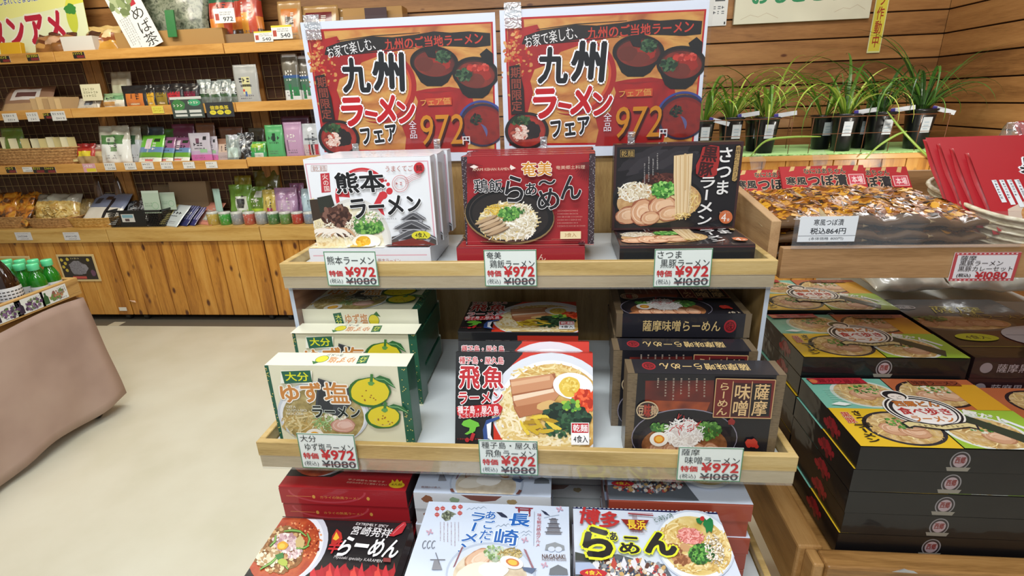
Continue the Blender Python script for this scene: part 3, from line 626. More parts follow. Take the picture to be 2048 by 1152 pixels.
def a_amami():
    a = Art(.24, .163, [(130, 123), (1143, 97), (1132, 780), (200, 775)], 4); a.full('#9c1f26'); a.mk = ink
    for s in (0, 1):
        e = [((130, 123), (178, 122), (205, 778), (198, 778)), ((1098, 98), (1145, 96), (1133, 782), (1088, 782))][s]
        e = [((130, 123), (176, 122), (208, 778), (182, 778)), ((1096, 98), (1145, 96), (1133, 782), (1086, 782))][s]
        a.poly(e, '#3a2a30')
        for k in range(130):
            t = (k + .5) / 130; u = a.rnd.random(); x = (e[0][0] + (e[3][0] - e[0][0]) * t) * (1 - u) + (e[1][0] + (e[2][0] - e[1][0]) * t) * u; a.rect(x - 3, 110 + t * 665, x + 3, 115 + t * 665, ['#8a8288', '#6a5058', '#a39ea2'][k % 3])
    for cx, cy, dr in ((180, 170, 1), (1095, 160, -1)):
        for k in range(11):
            an = R_(8 + k * 8); a.line([(cx, cy), (cx + dr * 60 * math.cos(an), cy + 55 * math.sin(an)), (cx + dr * 120 * math.cos(an), cy + 150 * math.sin(an))], 5, '#5a1a20', taper=True)
    a.ell(510, 560, 330, 205, '#8a7048', 8); a.ell(510, 552, 325, 200, '#141214', 8); a.ell(515, 560, 280, 165, '#26201f', 8); a.ring(515, 555, 300, 182, 5, '#463c38', 8, 100, 260)
    a.ell(500, 600, 215, 140, '#d6c9a2', 0, .06); a.noodles(500, 600, 215, 140, 170, SPR + NOOD, 8, 130)
    a.noodles(595, 640, 115, 95, 110, SPR, 9, 100); a.noodles(420, 520, 90, 45, 60, ['#d9b84a', '#e8cc66', '#c9a030'], 6, 60); a.noodles(590, 510, 90, 40, 50, SPR, 6, 70)
    a.bits(505, 545, 75, 50, 120, 11, SCALL, 1.2); a.bits(570, 525, 60, 20, 30, 9, SCALL)
    for k, (x, y) in enumerate(((330, 590), (355, 612), (375, 632), (400, 655), (425, 672))):
        a.ell(x + 10, y, 85, 15, '#7d6248', -22, .06); a.ell(x + 8, y - 4, 82, 12, ['#b89a78', '#c9ad8c'][k % 2], -22, .06)
    a.text('AMAMI KEIHAN RAMEN', (225, 203, 495, 224), '#d8b8a0', .008); a.poly([(205, 195), (235, 180), (270, 195), (240, 210)], '#e8d8d0'); a.poly([(505, 180), (545, 205), (510, 220), (500, 200)], '#e8d8d0')
    a.text('奄美', (585, 155, 812, 268), '#c98a30', .035, [('#f4ede0', .035)], 0, jit=.05); a.text('奄美郷土料理', (842, 185, 1062, 215), '#d8b8a0', .015)
    a.text('鶏飯', (240, 285, 450, 390), '#18161a', .03, [('#e8e4e4', .03)], 0, jit=.05)
    a.text('ら', (468, 262, 610, 465), '#18161a', .035, [('#e8e4e4', .02)], 6); a.text('ぁ', (618, 315, 705, 410), '#18161a', .035, [('#e8e4e4', .03)]); a.text('〜', (710, 292, 845, 335), '#18161a', .04, [('#e8e4e4', .03)], -8)
    a.text('め', (705, 358, 875, 522), '#18161a', .035, [('#e8e4e4', .02)], -6); a.text('ん', (878, 262, 1038, 445), '#18161a', .035, [('#e8e4e4', .02)])
    a.scribble(862, 515, 1070, 650, 6, '#c88a80', .4, cell=11); a.rect(883, 678, 1035, 732, '#e8d4a8'); a.text('3食入', (915, 688, 1002, 720), '#a87840', .015)
    a.line([(205, 770), (1130, 776)], 4, '#c87a70'); return a
def a_satsuma(T=False):
    a = Art(.24, .168, [(98, 60), (1045, 48), (965, 690), (88, 688)], 5); a.full('#181519'); a.mk = ink
    for q in (((98, 60), (1045, 48), (1043, 66), (100, 78)), ((88, 670), (967, 672), (965, 690), (88, 690)), ((98, 60), (116, 60), (104, 690), (86, 690)), ((1026, 48), (1046, 48), (968, 690), (950, 690))): a.poly(q, '#3c2020')
    for k in range(6): a.ell(300 + 60 * k, 170 + 25 * (k % 3), 170, 60, ['#2b272c', '#332f34', '#26232a'][k % 3], -25, .2)
    a.ell(430, 440, 345, 195, '#222024', -4); a.ell(420, 470, 325, 175, '#0f0e10', -3); a.ell(425, 480, 305, 158, mottle(['#a87f4c', '#c49a66', '#d9b988'], 70), -3)
    a.noodles(600, 480, 110, 110, 60, NOOD, 7, 120); a.ell(430, 320, 130, 42, '#4a2620', -6, .15); a.bits(430, 320, 120, 38, 60, 10, ['#3a1c18', '#6a3a30'], 1.8)
    a.noodles(250, 410, 120, 75, 100, SPR, 8, 110)
    for x, y, rx, ry in ((200, 580, 90, 65), (310, 560, 95, 100), (450, 520, 105, 85), (500, 570, 90, 55), (360, 600, 70, 50)): a.meat(x, y, rx, ry, -10, ('#d0a07c', '#e2bc9a', '#9c5c42', '#efd6be'))
    a.ell(455, 395, 85, 55, '#3f7a34', 0, .2); a.bits(455, 395, 88, 58, 150, 13, ['#4f9a3c', '#76b855', '#9ad070', '#2f6a2a'])
    a.poly([(530, 145), (668, 130), (660, 260), (640, 440), (635, 560), (570, 600), (545, 560), (535, 440), (528, 300)], '#d8bc90')
    for k in range(13): x = 537 + k * 10; a.line([(x, 148), (x - 1, 260), (x - 3 + (6 - k) * .6, 420), (x - 6 + (6 - k) * 2.2, 585)], 4, ['#e8d2a8', '#c4a274', '#ecd9b6'][k % 3])
    a.noodles(590, 590, 70, 25, 25, NOOD, 6, 60); a.rect(605, 130, 620, 400, '#d0b080', 0)
    a.poly([(740, 85), (800, 70), (860, 80), (862, 180), (840, 290), (790, 320), (720, 305), (690, 280), (690, 220), (720, 160)], '#a02a28'); a.text('黒', (735, 78, 850, 195), '#3a1214', .05, rot=6); a.text('豚', (705, 195, 815, 305), '#3a1214', .05, rot=6)
    a.text('さつま', (838, 92, 945, 440), '#e6e4e2', .035, vert=True, jit=.06); a.text('ラーメン', (705, 310, 815, 655), '#e6e4e2', .035, vert=True, jit=.08)
    a.poly([(985, 80), (1010, 75), (1018, 90), (985, 330), (970, 342), (950, 335), (950, 320)], '#b09058'); a.text('黒豚とんこつスープ', (958, 92, 1008, 328), '#2a1c14', .01, vert=True)
    a.fr(138, 95, 242, 150, '#8a7040', 4); a.text('乾麺', (146, 102, 235, 145), '#b89858', .01)
    for k, (y0, y1) in enumerate(((200, 390), (150, 340), (165, 290), (125, 250))): a.scribble(310 + k * 31, y0, 324 + k * 31, y1, 1, '#b8b4b2', .6, True)
    a.ell(902, 600, 48, 48, '#c86a3c'); a.text('4', (868, 575, 905, 632), '#f0e8e0', .01); a.text('食', (908, 608, 930, 632), '#f0e8e0', .01); a.scribble(858, 560, 950, 575, 1, '#c89880', .6); return a
def a_oita():
    a = Art(.25, .158, [(83, 468), (905, 482), (948, 960), (178, 945)], 6); a.full('#e0dcc0'); a.mk = ink
    sp = lambda q: a.poly(q, '#1f5a44')
    sp(((80, 466), (106, 468), (196, 950), (168, 950))); sp(((852, 480), (906, 482), (950, 962), (898, 962)))
    for k in range(26): t = a.rnd.random(); x = 92 + 90 * t; a.ell(x + a.rnd.uniform(-6, 8), 470 + 480 * t, 3, 3, '#d8c870'); t = a.rnd.random(); a.ell(878 + 45 * t + a.rnd.uniform(-18, 18), 482 + 480 * t, 3, 3, '#d8c870')
    a.ell(425, 760, 265, 195, '#c8cdd4', 5); a.ell(425, 765, 250, 185, '#e4e6ea', 5); a.ell(425, 780, 235, 180, mottle(['#8a7a48', '#a8945c', '#c4b482'], 80), 5)
    a.noodles(300, 820, 120, 70, 60, ['#cbb47a', '#b89a58', '#dccb9a'], 8, 110); a.noodles(450, 810, 90, 60, 60, ['#a8c88a', '#dfe8d0', '#86a868'], 6, 80)
    a.meat(540, 835, 70, 45, 0, ('#d8a898', '#e8c4b8', '#b88474', '#f2ded6')); a.egg(375, 900, 55, 45); a.bits(500, 770, 70, 30, 50, 8, SPR)
    a.poly([(400, 545), (590, 610), (590, 700), (520, 780), (380, 740)], '#3c4048'); a.poly([(410, 555), (500, 600), (480, 760), (395, 720)], '#2c3036')
    a.rect(183, 498, 365, 578, '#efeee0', 1); a.poly([(185, 502), (355, 497), (366, 570), (205, 578)], '#1c5e46'); a.text('大分', (208, 507, 345, 562), '#e0e020', .03)
    a.text('ゆ', (180, 585, 290, 695), '#c88440', .04, [('#f4f0e4', .05)], 0); a.text('ず', (300, 570, 420, 695), '#c88440', .04, [('#f4f0e4', .05)]); a.text('塩', (430, 570, 575, 700), '#c88440', .03, [('#f4f0e4', .05)])
    a.text('ラーメン', (365, 715, 640, 790), '#16201e', .05, [('#dfe4dc', .04)], 0, jit=.08)
    for i, s_ in enumerate(('OITA', 'YUZU-SIO', 'NOODLE')): a.text(s_, (215, 712 + i * 21, 215 + (55, 118, 98)[i], 727 + i * 21), '#d8d4c4', .02)
    for cx, cy, rx, ry, n in ((700, 630, 108, 85, 8), (775, 780, 88, 66, 10)):
        a.ell(cx - 6, cy, rx + 12, ry + 6, '#2f6a2c', 0, .05); a.ell(cx - 2, cy - 2, rx, ry - 3, '#e0cc28', 0, .04)
        for k in range(n): x, y = a.inside(cx, cy + ry * .3, rx * .7, ry * .45); a.ell(x, y, 5, 4, '#a06a20')
        a.line([(cx + 5, cy - ry * .6), (cx + 10, cy - ry - 25)], 16, '#3c7a38'); a.ell(cx + 5, cy - ry * .62, 18, 12, '#5f9a4a', 0, .2)
        a.poly([(cx + 20, cy - ry * .95), (cx + 55, cy - ry * 1.2), (cx + 110, cy - ry * .95), (cx + 145, cy - ry * .25), (cx + 100, cy - ry * .55), (cx + 50, cy - ry * .75)], '#2c6a38'); a.line([(cx + 30, cy - ry * .95), (cx + 80, cy - ry * .9), (cx + 135, cy - ry * .4)], 4, '#8abf80')
    a.ring(770, 800, 45, 30, 2, '#d8cc90', 0, 0, 200); return a
def a_tobi():
    a = Art(.24, .163, [(85, 370), (882, 370), (882, 935), (78, 913)], 7); a.full('#c8301c'); a.mk = ink
    a.poly([(80, 368), (470, 368), (470, 380), (300, 560), (300, 925), (75, 925)], '#131316')
    a.ell(640, 690, 355, 320, '#d9dce4'); a.ell(645, 700, 320, 285, '#eef0f4'); a.ell(650, 720, 305, 285, mottle(['#b8863c', '#d4a858', '#e4c684'], 60))
    a.noodles(620, 500, 210, 60, 90, NOOD, 9, 130); a.noodles(400, 740, 80, 160, 110, ['#e8d8a8', '#f0e4c4', '#d8bc78'], 14, 150); a.noodles(620, 880, 240, 60, 120, ['#e8d8a8', '#f0e4c4', '#d8bc78'], 13, 120)
    a.poly([(395, 530), (660, 490), (672, 560), (660, 600), (640, 690), (570, 720), (450, 755), (420, 700), (405, 600)], '#a0603c')
    a.poly([(400, 530), (640, 495), (655, 520), (640, 575), (410, 615)], '#c98f68'); a.poly([(400, 545), (630, 505), (630, 530), (405, 570)], '#dcae88')
    a.poly([(412, 640), (660, 590), (690, 610), (640, 670), (440, 700)], '#c68a62'); a.poly([(415, 625), (650, 580), (655, 600), (418, 655)], '#ecd2b6'); a.poly([(420, 690), (630, 650), (600, 720), (455, 750)], '#b06f48')
    a.ell(612, 680, 60, 28, '#d8b070', -10, .1)
    a.ell(765, 565, 118, 78, '#f6f5f2', 8); a.ell(745, 570, 62, 60, '#e2c04c', 0, .04); a.bits(745, 570, 52, 50, 40, 9, ['#ecd068', '#d4ac3c', '#f0dc80'])
    a.ell(830, 650, 62, 62, '#d03a14', 0, .2); a.bits(832, 655, 62, 66, 90, 13, ['#e0481c', '#b82c10', '#f0683c'], 1.8)
    a.ell(730, 745, 130, 75, '#1f3a2a', 12, .15); a.bits(730, 745, 135, 78, 240, 14, ['#16301f', '#284a34', '#3a5f3e', '#0f2418'], 1.4); a.bits(700, 810, 120, 50, 90, 13, ['#1f3f28', '#35603a']); a.bits(750, 680, 70, 30, 26, 12, ['#a8c840', '#5a9a3c'])
    for k in range(11): x, y = a.inside(560, 790, 95, 45); a.ell(x, y, 50, 12, ['#c8a828', '#e0c440', '#b08c1c'][k % 3], a.rnd.uniform(-10, 70), .15)
    a.text('種子島・屋久島', (105, 397, 362, 440), '#b82028', .035, [('#f4f0f0', .07)], 0); a.text('飛', (103, 452, 225, 585), '#b82028', .04, [('#f4f0f0', .045)]); a.text('魚', (238, 452, 362, 582), '#b82028', .04, [('#f4f0f0', .045)])
    a.text('ラーメン', (100, 600, 355, 672), '#b82028', .045, [('#f4f0f0', .06)], -2)
    a.poly([(90, 690), (330, 668), (355, 690), (340, 735), (120, 755), (95, 735)], '#c01c24'); a.text('種子島・屋久島', (95, 680, 332, 728), '#f4e8e8', .03, [], -1); a.text('あごだしとびうおラーメン', (100, 720, 340, 750), '#f4e8e8', .015, rot=-5)
    a.poly([(130, 770), (165, 758), (215, 780), (222, 800), (190, 810), (185, 840), (160, 835), (165, 810), (130, 800), (118, 790)], '#6ab838'); a.poly([(185, 780), (210, 780), (195, 830), (150, 850), (135, 845), (165, 825)], '#6ab838')
    a.poly([(245, 880), (240, 820), (260, 765), (335, 742), (338, 755), (285, 780), (270, 880), (310, 890), (320, 905)], '#2a4a8a'); a.poly([(262, 790), (290, 775), (285, 850), (300, 885), (268, 870)], '#e8ecf4')
    a.ell(150, 880, 12, 13, '#b02028'); a.rect(170, 840, 190, 885, '#b02028', 20); a.scribble(95, 868, 235, 882, 1, '#8a1c22')
    a.rect(752, 778, 858, 908, '#f4f4f4'); a.rect(756, 782, 854, 838, '#c01c28'); a.text('乾麺', (762, 788, 850, 832), '#f4f0f0', .03); a.text('4食入', (766, 852, 850, 896), '#141414', .025); return a
def a_miso():
    a = Art(.243, .155, [(150, 495), (1062, 500), (985, 952), (146, 928)], 8); a.full('#15131a'); a.mk = ink
    for q in (((148, 493), (205, 495), (188, 930), (144, 930)), ((1003, 498), (1063, 500), (986, 954), (940, 952))): a.poly(q, mottle(['#5a4a34', '#75634a', '#4a3c2a'], 60, 3, (1, 1, 8)))
    a.poly([(250, 535), (640, 530), (640, 700), (250, 700)], mottle(['#2a1414', '#5a1c18', '#782418'], 18, 2)); a.poly([(255, 640), (620, 650), (600, 700), (255, 700)], mottle(['#4a1c14', '#9a4420', '#5a1c18'], 22, 2))
    for k in range(7): a.scribble(313 + k * 44, 520, 330 + k * 44, 585 + 90 * ((k * 37 % 5) / 4), 1, '#b8a898', .55, True)
    a.ell(480, 840, 298, 155, '#8a8494'); a.ell(480, 842, 293, 152, '#17141c'); a.ell(480, 862, 260, 130, '#241c22'); a.ell(480, 880, 240, 112, mottle(['#6a3c20', '#8f5a34', '#a87044'], 50))
    a.ell(430, 915, 200, 40, '#a86c44', 0, .1)
    for k in range(5): a.meat(330 + 75 * k, 905, 50, 40, 20, ('#c08a68', '#d4a684', '#8c5034', '#e2c4a8'))
    a.bits(340, 785, 50, 22, 60, 9, SCALL); a.bits(610, 800, 70, 50, 120, 10, ['#4a8030', '#6fa04a', '#35602a'])
    a.ell(475, 820, 95, 65, '#ded6d0', 0, .15); a.noodles(475, 815, 110, 75, 120, ['#f0ece8', '#d9d0cc', '#f8f6f4'], 6, 90)
    for k in range(30): x, y = a.inside(480, 770, 75, 45); d = a.rnd.uniform(-3, 3); a.line([(x, y), (x + 30 * math.cos(d), y + 30 * math.sin(d))], 4, ['#b82c2c', '#d04848', '#f0ece8'][k % 3], up=.2)
    a.egg(335, 845, 52, 38, 0, '#d8801c')
    a.ell(265, 690, 62, 48, '#c8b490'); a.ell(265, 690, 56, 42, '#3a2020'); a.text('豆味麹', (212, 662, 318, 722), '#c8a884', .03); a.text('味', (245, 655, 285, 730), '#a03428', .06)
    a.poly([(650, 515), (992, 520), (965, 732), (635, 728)], '#6a1c1c'); a.poly([(858, 540), (970, 540), (955, 722), (835, 722)], '#1c1418'); a.poly([(748, 538), (852, 540), (838, 722), (730, 722)], '#38161a')
    for q in (((650, 516), (992, 521)), ((635, 726), (965, 732)), ((650, 516), (635, 726)), ((992, 521), (965, 732)), ((748, 530), (730, 726)), ((858, 530), (838, 726))): a.line(list(q), 5, '#c8a070')
    a.text('薩摩', (862, 545, 950, 720), '#d8b480', .025, vert=True); a.text('味噌', (752, 545, 842, 720), '#d8b480', .025, vert=True); a.text('らーめん', (660, 540, 722, 715), '#d8b480', .025, vert=True)
    a.bits(865, 870, 28, 18, 6, 18, ['#b83024', '#982018']); a.ell(740, 750, 20, 18, '#8a2020', 0, .2); a.text('4食入', (835, 925, 920, 960), '#c8b8a0', .01); return a
def a_spicy():
    a = Art(.24, .165, [(428, 575), (1713, 629), (1414, 1483), (-117, 1393)], 9); a.full('#19171a'); a.mk = ink
    a.poly([(700, 1160), (730, 1100), (790, 1090), (850, 1060), (900, 1020), (960, 1100), (1040, 1030), (1090, 1100), (1150, 1060), (1230, 1110), (1320, 1040), (1400, 1090), (1480, 1100), (1540, 1060), (1600, 1500), (100, 1500)], '#a8202a')
    a.poly([(-60, 1225), (1520, 1300), (1414, 1483), (-117, 1393)], '#a4181f'); a.text('辛さ調整も可能です', (720, 1300, 1180, 1325), '#d8b8a0', .0, [], 3); a.text('お好みの辛さでご賞味ください', (700, 1345, 1200, 1372), '#d8b8a0', .0, [], 3)
    a.ell(1310, 1385, 95, 50, '#d8b820'); a.poly([(1240, 1370), (1260, 1300), (1290, 1340), (1320, 1290), (1345, 1340), (1375, 1310), (1385, 1375)], '#d8b820'); a.text('4人前', (1245, 1360, 1375, 1395), '#5a3a10', .02)
    for k in range(11): x = 720 + k * 80; a.poly([(x - 30, 1180), (x - 22, 1110), (x, 1060 + 20 * (k % 3)), (x + 14, 1020 + 25 * (k % 2)), (x + 24, 1100), (x + 46, 1180)], ['#c8303a', '#b02430', '#d84840'][k % 3])
    a.ell(490, 860, 430, 330, '#c9ccd8', -42); a.ell(470, 880, 405, 300, '#e2e4ec', -42); a.ell(440, 900, 395, 290, mottle(['#8a2a12', '#a83c1c', '#b85428', '#94301a'], 40, 5), -42)
    a.bits(600, 800, 220, 200, 160, 9, ['#c8603c', '#e0a070', '#d88050', '#7a2010'])
    a.ell(400, 900, 250, 220, '#8a6038', -42, .15)
    a.bits(400, 900, 260, 220, 200, 17, ['#c8a070', '#e0c8a0', '#8a5a34', '#a87848', '#6a4020'], 1.3, -42); a.bits(460, 830, 130, 90, 110, 18, ['#d8c0c0', '#c8a8ac', '#e8dcd8', '#b08890'], 1.2); a.bits(520, 920, 100, 60, 50, 17, ['#d8c0c0', '#c0a0a4', '#e8dcd8']); a.bits(270, 980, 120, 100, 90, 18, ['#d8c8a8', '#e8dcc0', '#b09068'])
    for p in ([(440, 720), (520, 710), (600, 720), (660, 770)], [(670, 740), (695, 800), (670, 870)], [(560, 890), (640, 885), (690, 860)], [(300, 870), (350, 820), (360, 760)], [(200, 1100), (320, 1030), (400, 950)], [(380, 1030), (450, 1060), (480, 1100)]): a.line(p, 26, '#4f8038', taper=True); a.line(p, 10, '#8fb860', taper=True)
    a.poly([(350, 960), (430, 930), (440, 980), (380, 1010)], '#3a7a3c'); a.ell(425, 865, 55, 42, '#d8a030', -15, .08); a.ell(420, 868, 32, 25, '#e8c050', -15); a.ell(430, 1030, 50, 35, '#a8b850', 20, .1); a.ell(600, 830, 45, 60, '#c8b078', 0, .2)
    a.text('EXTREMELY SPICY', (1150, 648, 1480, 672), '#d8d4d4', .02, [], 3); a.text('宮崎発祥', (1105, 682, 1515, 772), '#e4e2e4', .02, [], 3, jit=.05)
    a.text('辛', (885, 795, 1010, 940), '#c02a30', .05, [], 0); a.text('ら', (990, 775, 1115, 965), '#f0f0f2', .04, [], 2, shear=.15); a.text('ー', (1140, 845, 1285, 885), '#f0f0f2', .04, [], 4); a.text('めん', (1290, 800, 1590, 980), '#f0f0f2', .04, [], 2, shear=.15, jit=.05)
    a.poly([(905, 860), (920, 770), (965, 700), (1010, 740), (1020, 800), (960, 850)], '#b83028'); a.poly([(925, 800), (960, 730), (990, 790), (955, 815)], '#e8b838')
    a.poly([(1480, 770), (1560, 680), (1640, 620), (1655, 660), (1610, 740), (1530, 775)], '#b82c34'); a.line([(1520, 750), (1580, 690), (1630, 650)], 8, '#d87078')
    a.text('Miyazaki specialty KARAMEN', (925, 985, 1420, 1022), '#c8c4c4', .005, [], 3); a.rect(1425, 990, 1500, 1030, '#8a3a3c', 3)
    for q in (((428, 575), (1713, 629), (1712, 636), (425, 584)),): a.poly(q, '#3a1418')
    return a
def a_naga():
    a = Art(.246, .171, [(238, 412), (1628, 465), (1645, 1349), (-40, 1257)], 10); a.full('#cdd8ea'); a.mk = ink
    blu = '#2060b0'
    for x, y in ((320, 485), (375, 482), (487, 472), (550, 467), (318, 545), (545, 530)): a.ell(x, y, 24, 19, '#b84a48'); a.rect(x - 2, y - 28, x + 2, y + 30, '#b84a48'); a.line([(x - 20, y), (x + 20, y)], 3, '#e8c8c0')
    a.poly([(365, 540), (420, 500), (470, 520), (510, 540), (460, 560), (440, 600), (400, 610), (370, 580)], '#7a8070'); a.bits(420, 555, 55, 40, 40, 10, ['#4a5040', '#a0a890', '#5a6050'])
    for x, y, s in ((610, 480, 1), (700, 470, 1), (900, 650, 1), (1150, 710, 1), (1160, 740, .8), (960, 640, .8)): a.line([(x, y + 20), (x + 30 * s, y), (x + 50 * s, y + 15), (x + 80 * s, y - 5), (x + 110 * s, y + 15)], 5, '#8494a8', taper=True)
    a.poly([(905, 520), (960, 525), (1010, 560), (1020, 580), (960, 570)], '#283048'); a.poly([(1350, 500), (1400, 520), (1440, 560), (1390, 545)], '#283048'); a.line([(1380, 580), (1440, 565), (1530, 550)], 8, '#a8b4c4')
    a.poly([(1090, 470), (1275, 480), (1265, 492), (1100, 484)], '#8a3038'); a.rect(1120, 495, 1250, 510, '#8a3038', 2); a.rect(1125, 485, 1140, 545, '#8a3038'); a.rect(1228, 490, 1245, 565, '#8a3038')
    a.text('長', (1030, 535, 1245, 665), blu, .045, [('#dfe9f6', .05)], 2); a.text('崎', (888, 690, 1130, 855), blu, .035, [('#dfe9f6', .05)], 2)
    a.text('あごだし', (755, 505, 880, 895), blu, .035, [('#dfe9f6', .05)], 3, vert=True, jit=.05); a.text('ラーメン', (590, 520, 745, 925), blu, .04, [('#dfe9f6', .05)], 8, vert=True, jit=.05)
    a.text('味な観光絶品グルメ', (1305, 530, 1350, 860), '#b0303c', .015, vert=True); a.line([(1285, 520), (1278, 860)], 4, '#9098a8')
    for k in range(6): a.scribble(345 + k * 36, 625, 360 + k * 36, 860, 1, '#8a5058', .5, True)
    for k in range(4): a.poly([(1395 + 14 * k, 745 - 42 * k), (1555 - 14 * k, 748 - 42 * k), (1540 - 14 * k, 712 - 42 * k), (1415 + 14 * k, 710 - 42 * k)], '#75757e'); a.line([(1388 + 14 * k, 722 - 42 * k), (1562 - 14 * k, 726 - 42 * k)], 7, '#474750')
    a.poly([(1390, 905), (1400, 850), (1490, 825), (1580, 860), (1585, 905)], '#8f959c'); a.ell(1455, 895, 34, 26, '#cdd8ea'); a.ell(1525, 897, 34, 26, '#cdd8ea')
    a.text('NAGASAKI', (1360, 945, 1590, 990), '#5a4440', .02, [], -2); a.text('AGODASHI NOODLE', (1358, 983, 1603, 1012), '#7a6a68', .01, [], -2)
    a.poly([(1430, 1152), (1440, 1090), (1520, 1050), (1610, 1095), (1620, 1152)], '#6f757c'); a.poly([(265, 1100), (290, 1005), (335, 1000), (370, 1100)], '#8a8c94'); a.line([(250, 1000), (400, 1000)], 8, '#6a6c76'); a.line([(305, 930), (345, 1050)], 8, '#6a6c76')
    for k in range(3): a.ring(195 + 45 * k, 850, 18, 38, 6, '#4a5060', 15, 30, 300)
    for x, y in ((245, 725), (1190, 805), (1385, 1055), (1535, 498)):
        for q in range(4): a.ell(x + 22 * math.cos(q * 1.57 + .4), y + 16 * math.sin(q * 1.57 + .4), 16, 8, '#c8a0b4', q * 90 + 23)
    a.ell(850, 1160, 445, 330, '#b3bfd2', 2); a.ell(850, 1165, 425, 312, '#cfd8e6', 2); a.ell(845, 1190, 370, 285, mottle(['#bfae94', '#d4c6ae', '#e0d8c8'], 50), 2)
    for k in range(14): a.line([(480 + k * 6, 1080 - k * 14), (500 + k * 6, 1060 - k * 14)], 10, '#8a5a64'); a.line([(1180 + k * 6, 900 + k * 14), (1205 + k * 6, 915 + k * 14)], 10, '#9a6a74')
    a.meat(730, 1000, 150, 90, -30, ('#d8b498', '#e4c8b0', '#b88a6c', '#efdccc')); a.ell(700, 1130, 190, 90, '#e4dccc', -15, .05); a.ell(880, 1110, 150, 80, '#f0ece4', 0, .05)
    a.ell(900, 950, 100, 75, '#a8b49c', 20, .2); a.bits(890, 940, 100, 70, 130, 14, ['#8fb070', '#c8d4b8', '#6f8f56', '#aab4b0']); a.noodles(1050, 950, 120, 55, 50, ['#b8a060', '#8f7a40', '#d4c088'], 9, 110)
    a.ring(850, 1165, 437, 322, 36, '#74463c', 2, 15, 165); a.text('乾麺2×2食入', (60, 1195, 300, 1225), '#7a4440', .01)
    a.egg(1060, 1040, 118, 62, 15, '#c87848', 10); a.poly([(1160, 1085), (1220, 1090), (1310, 1100), (1260, 1150), (1180, 1120)], '#5a6a88')
    return a
def a_hakata():
    a = Art(.24, .171, [(76, 447), (1448, 500), (1783, 1387), (101, 1296)], 11); a.full('#d0d9e8'); a.mk = ink
    a.poly([(60, 435), (1455, 490), (1470, 520), (60, 462)], '#1c2450')
    for k in range(34): x = 92 + k * 40.5; y = 449 + k * 1.62; a.poly([(x - 9, y - 7), (x + 9, y + 7), (x + 9, y - 7), (x - 9, y + 7)], '#e8ecf4')
    a.poly([(95, 1310), (95, 960), (200, 960), (330, 930), (500, 900), (700, 960), (950, 1000), (1150, 1330)], '#5a6068'); a.poly([(95, 880), (300, 930), (420, 880), (430, 960), (330, 985), (95, 960)], '#3c4440')
    a.bits(560, 1080, 420, 130, 330, 20, ['#e4e2e4', '#b04a44', '#c8a46a', '#3a4860', '#8a9098', '#dcd2c4', '#5a3a34'], 1.3); a.poly([(100, 985), (240, 985), (340, 1060), (330, 1105), (100, 1100)], '#a8b8d4')
    for x in (300, 465, 560, 660, 740): a.line([(x, 930), (x + 10, 1090)], 7, '#c8b088'); a.poly([(x - 30, 1010), (x, 930), (x + 30, 1000), (x + 10, 1060)], ['#dcdce4', '#b84a40'][x % 2])
    a.ell(1240, 830, 390, 330, '#c4cddc', 28); a.ell(1240, 832, 372, 312, '#e6ecf2', 28); a.ell(1235, 830, 335, 268, mottle(['#c8a850', '#dcc27a', '#e8d69c'], 45), 28)
    a.noodles(1060, 760, 170, 150, 110, NOOD, 15, 190); a.noodles(1450, 880, 130, 190, 110, NOOD, 17, 190); a.noodles(1250, 1000, 220, 90, 70, NOOD, 15, 160)
    a.ell(1030, 860, 70, 50, '#9c6440', 0, .2); a.ell(1150, 850, 60, 35, '#c89a6c', 20, .2); a.ell(1110, 960, 90, 50, '#a87048', 15, .15); a.bits(1120, 950, 100, 70, 40, 18, ['#d8b48c', '#8a5434', '#c08c60'])
    a.ell(1195, 745, 125, 70, '#d8847c', 22, .15); a.noodles(1195, 745, 125, 72, 130, ['#e89890', '#c8645c', '#f0b4ac'], 9, 80)
    a.ell(1300, 915, 115, 95, '#3a7a30', 0, .12); a.bits(1300, 915, 115, 95, 330, 16, ['#2f6a28', '#4a9038', '#6fb04c', '#1f4f20'])
    a.bits(1420, 880, 90, 160, 220, 7, ['#f0ece4', '#e0d4bc', '#a89880'], 1.5, -15)
    a.poly([(1310, 560), (1345, 600), (1380, 575), (1405, 600), (1410, 650), (1395, 720), (1370, 700), (1345, 725), (1335, 670), (1310, 640), (1320, 610)], '#1f7a40'); a.poly([(1245, 585), (1285, 575), (1310, 610), (1290, 640), (1255, 620)], '#1f7a40'); a.ell(1305, 585, 22, 22, '#c03030')
    a.text('博多', (130, 495, 520, 665), '#b83030', .045, [], 10, jit=.08)
    a.poly([(530, 590), (800, 600), (730, 700), (625, 692)], '#8a2420'); a.text('長浜', (590, 598, 770, 690), '#e8c838', .04, [], 2); a.line([(600, 538), (840, 555)], 10, '#9a3038'); a.line([(600, 530), (835, 538)], 7, '#b8848c')
    for k in range(4): a.line([(640 + k * 12, 545), (645 + k * 12, 590)], 4, '#8a5a5c')
    a.text('(博多豚骨)', (620, 702, 760, 725), '#8a5050', .0); a.text('ピリ辛タレつき', (835, 550, 1035, 600), '#2a5a40', .02, [], -24)
    yo = [('#e0e430', .075)]
    a.text('ら', (165, 660, 460, 960), '#17171a', .07, yo, 6); a.text('ぁ', (425, 715, 500, 800), '#17171a', .05, yo); a.text('ー', (560, 760, 690, 785), '#17171a', .07, yo, 2); a.text('め', (515, 815, 710, 925), '#17171a', .05, yo, 0); a.text('ん', (755, 715, 1060, 935), '#17171a', .08, yo, 6)
    a.ell(270, 1110, 130, 40, '#b82430', 2); a.text('4食入', (190, 1085, 350, 1130), '#e8d030', .03); return a
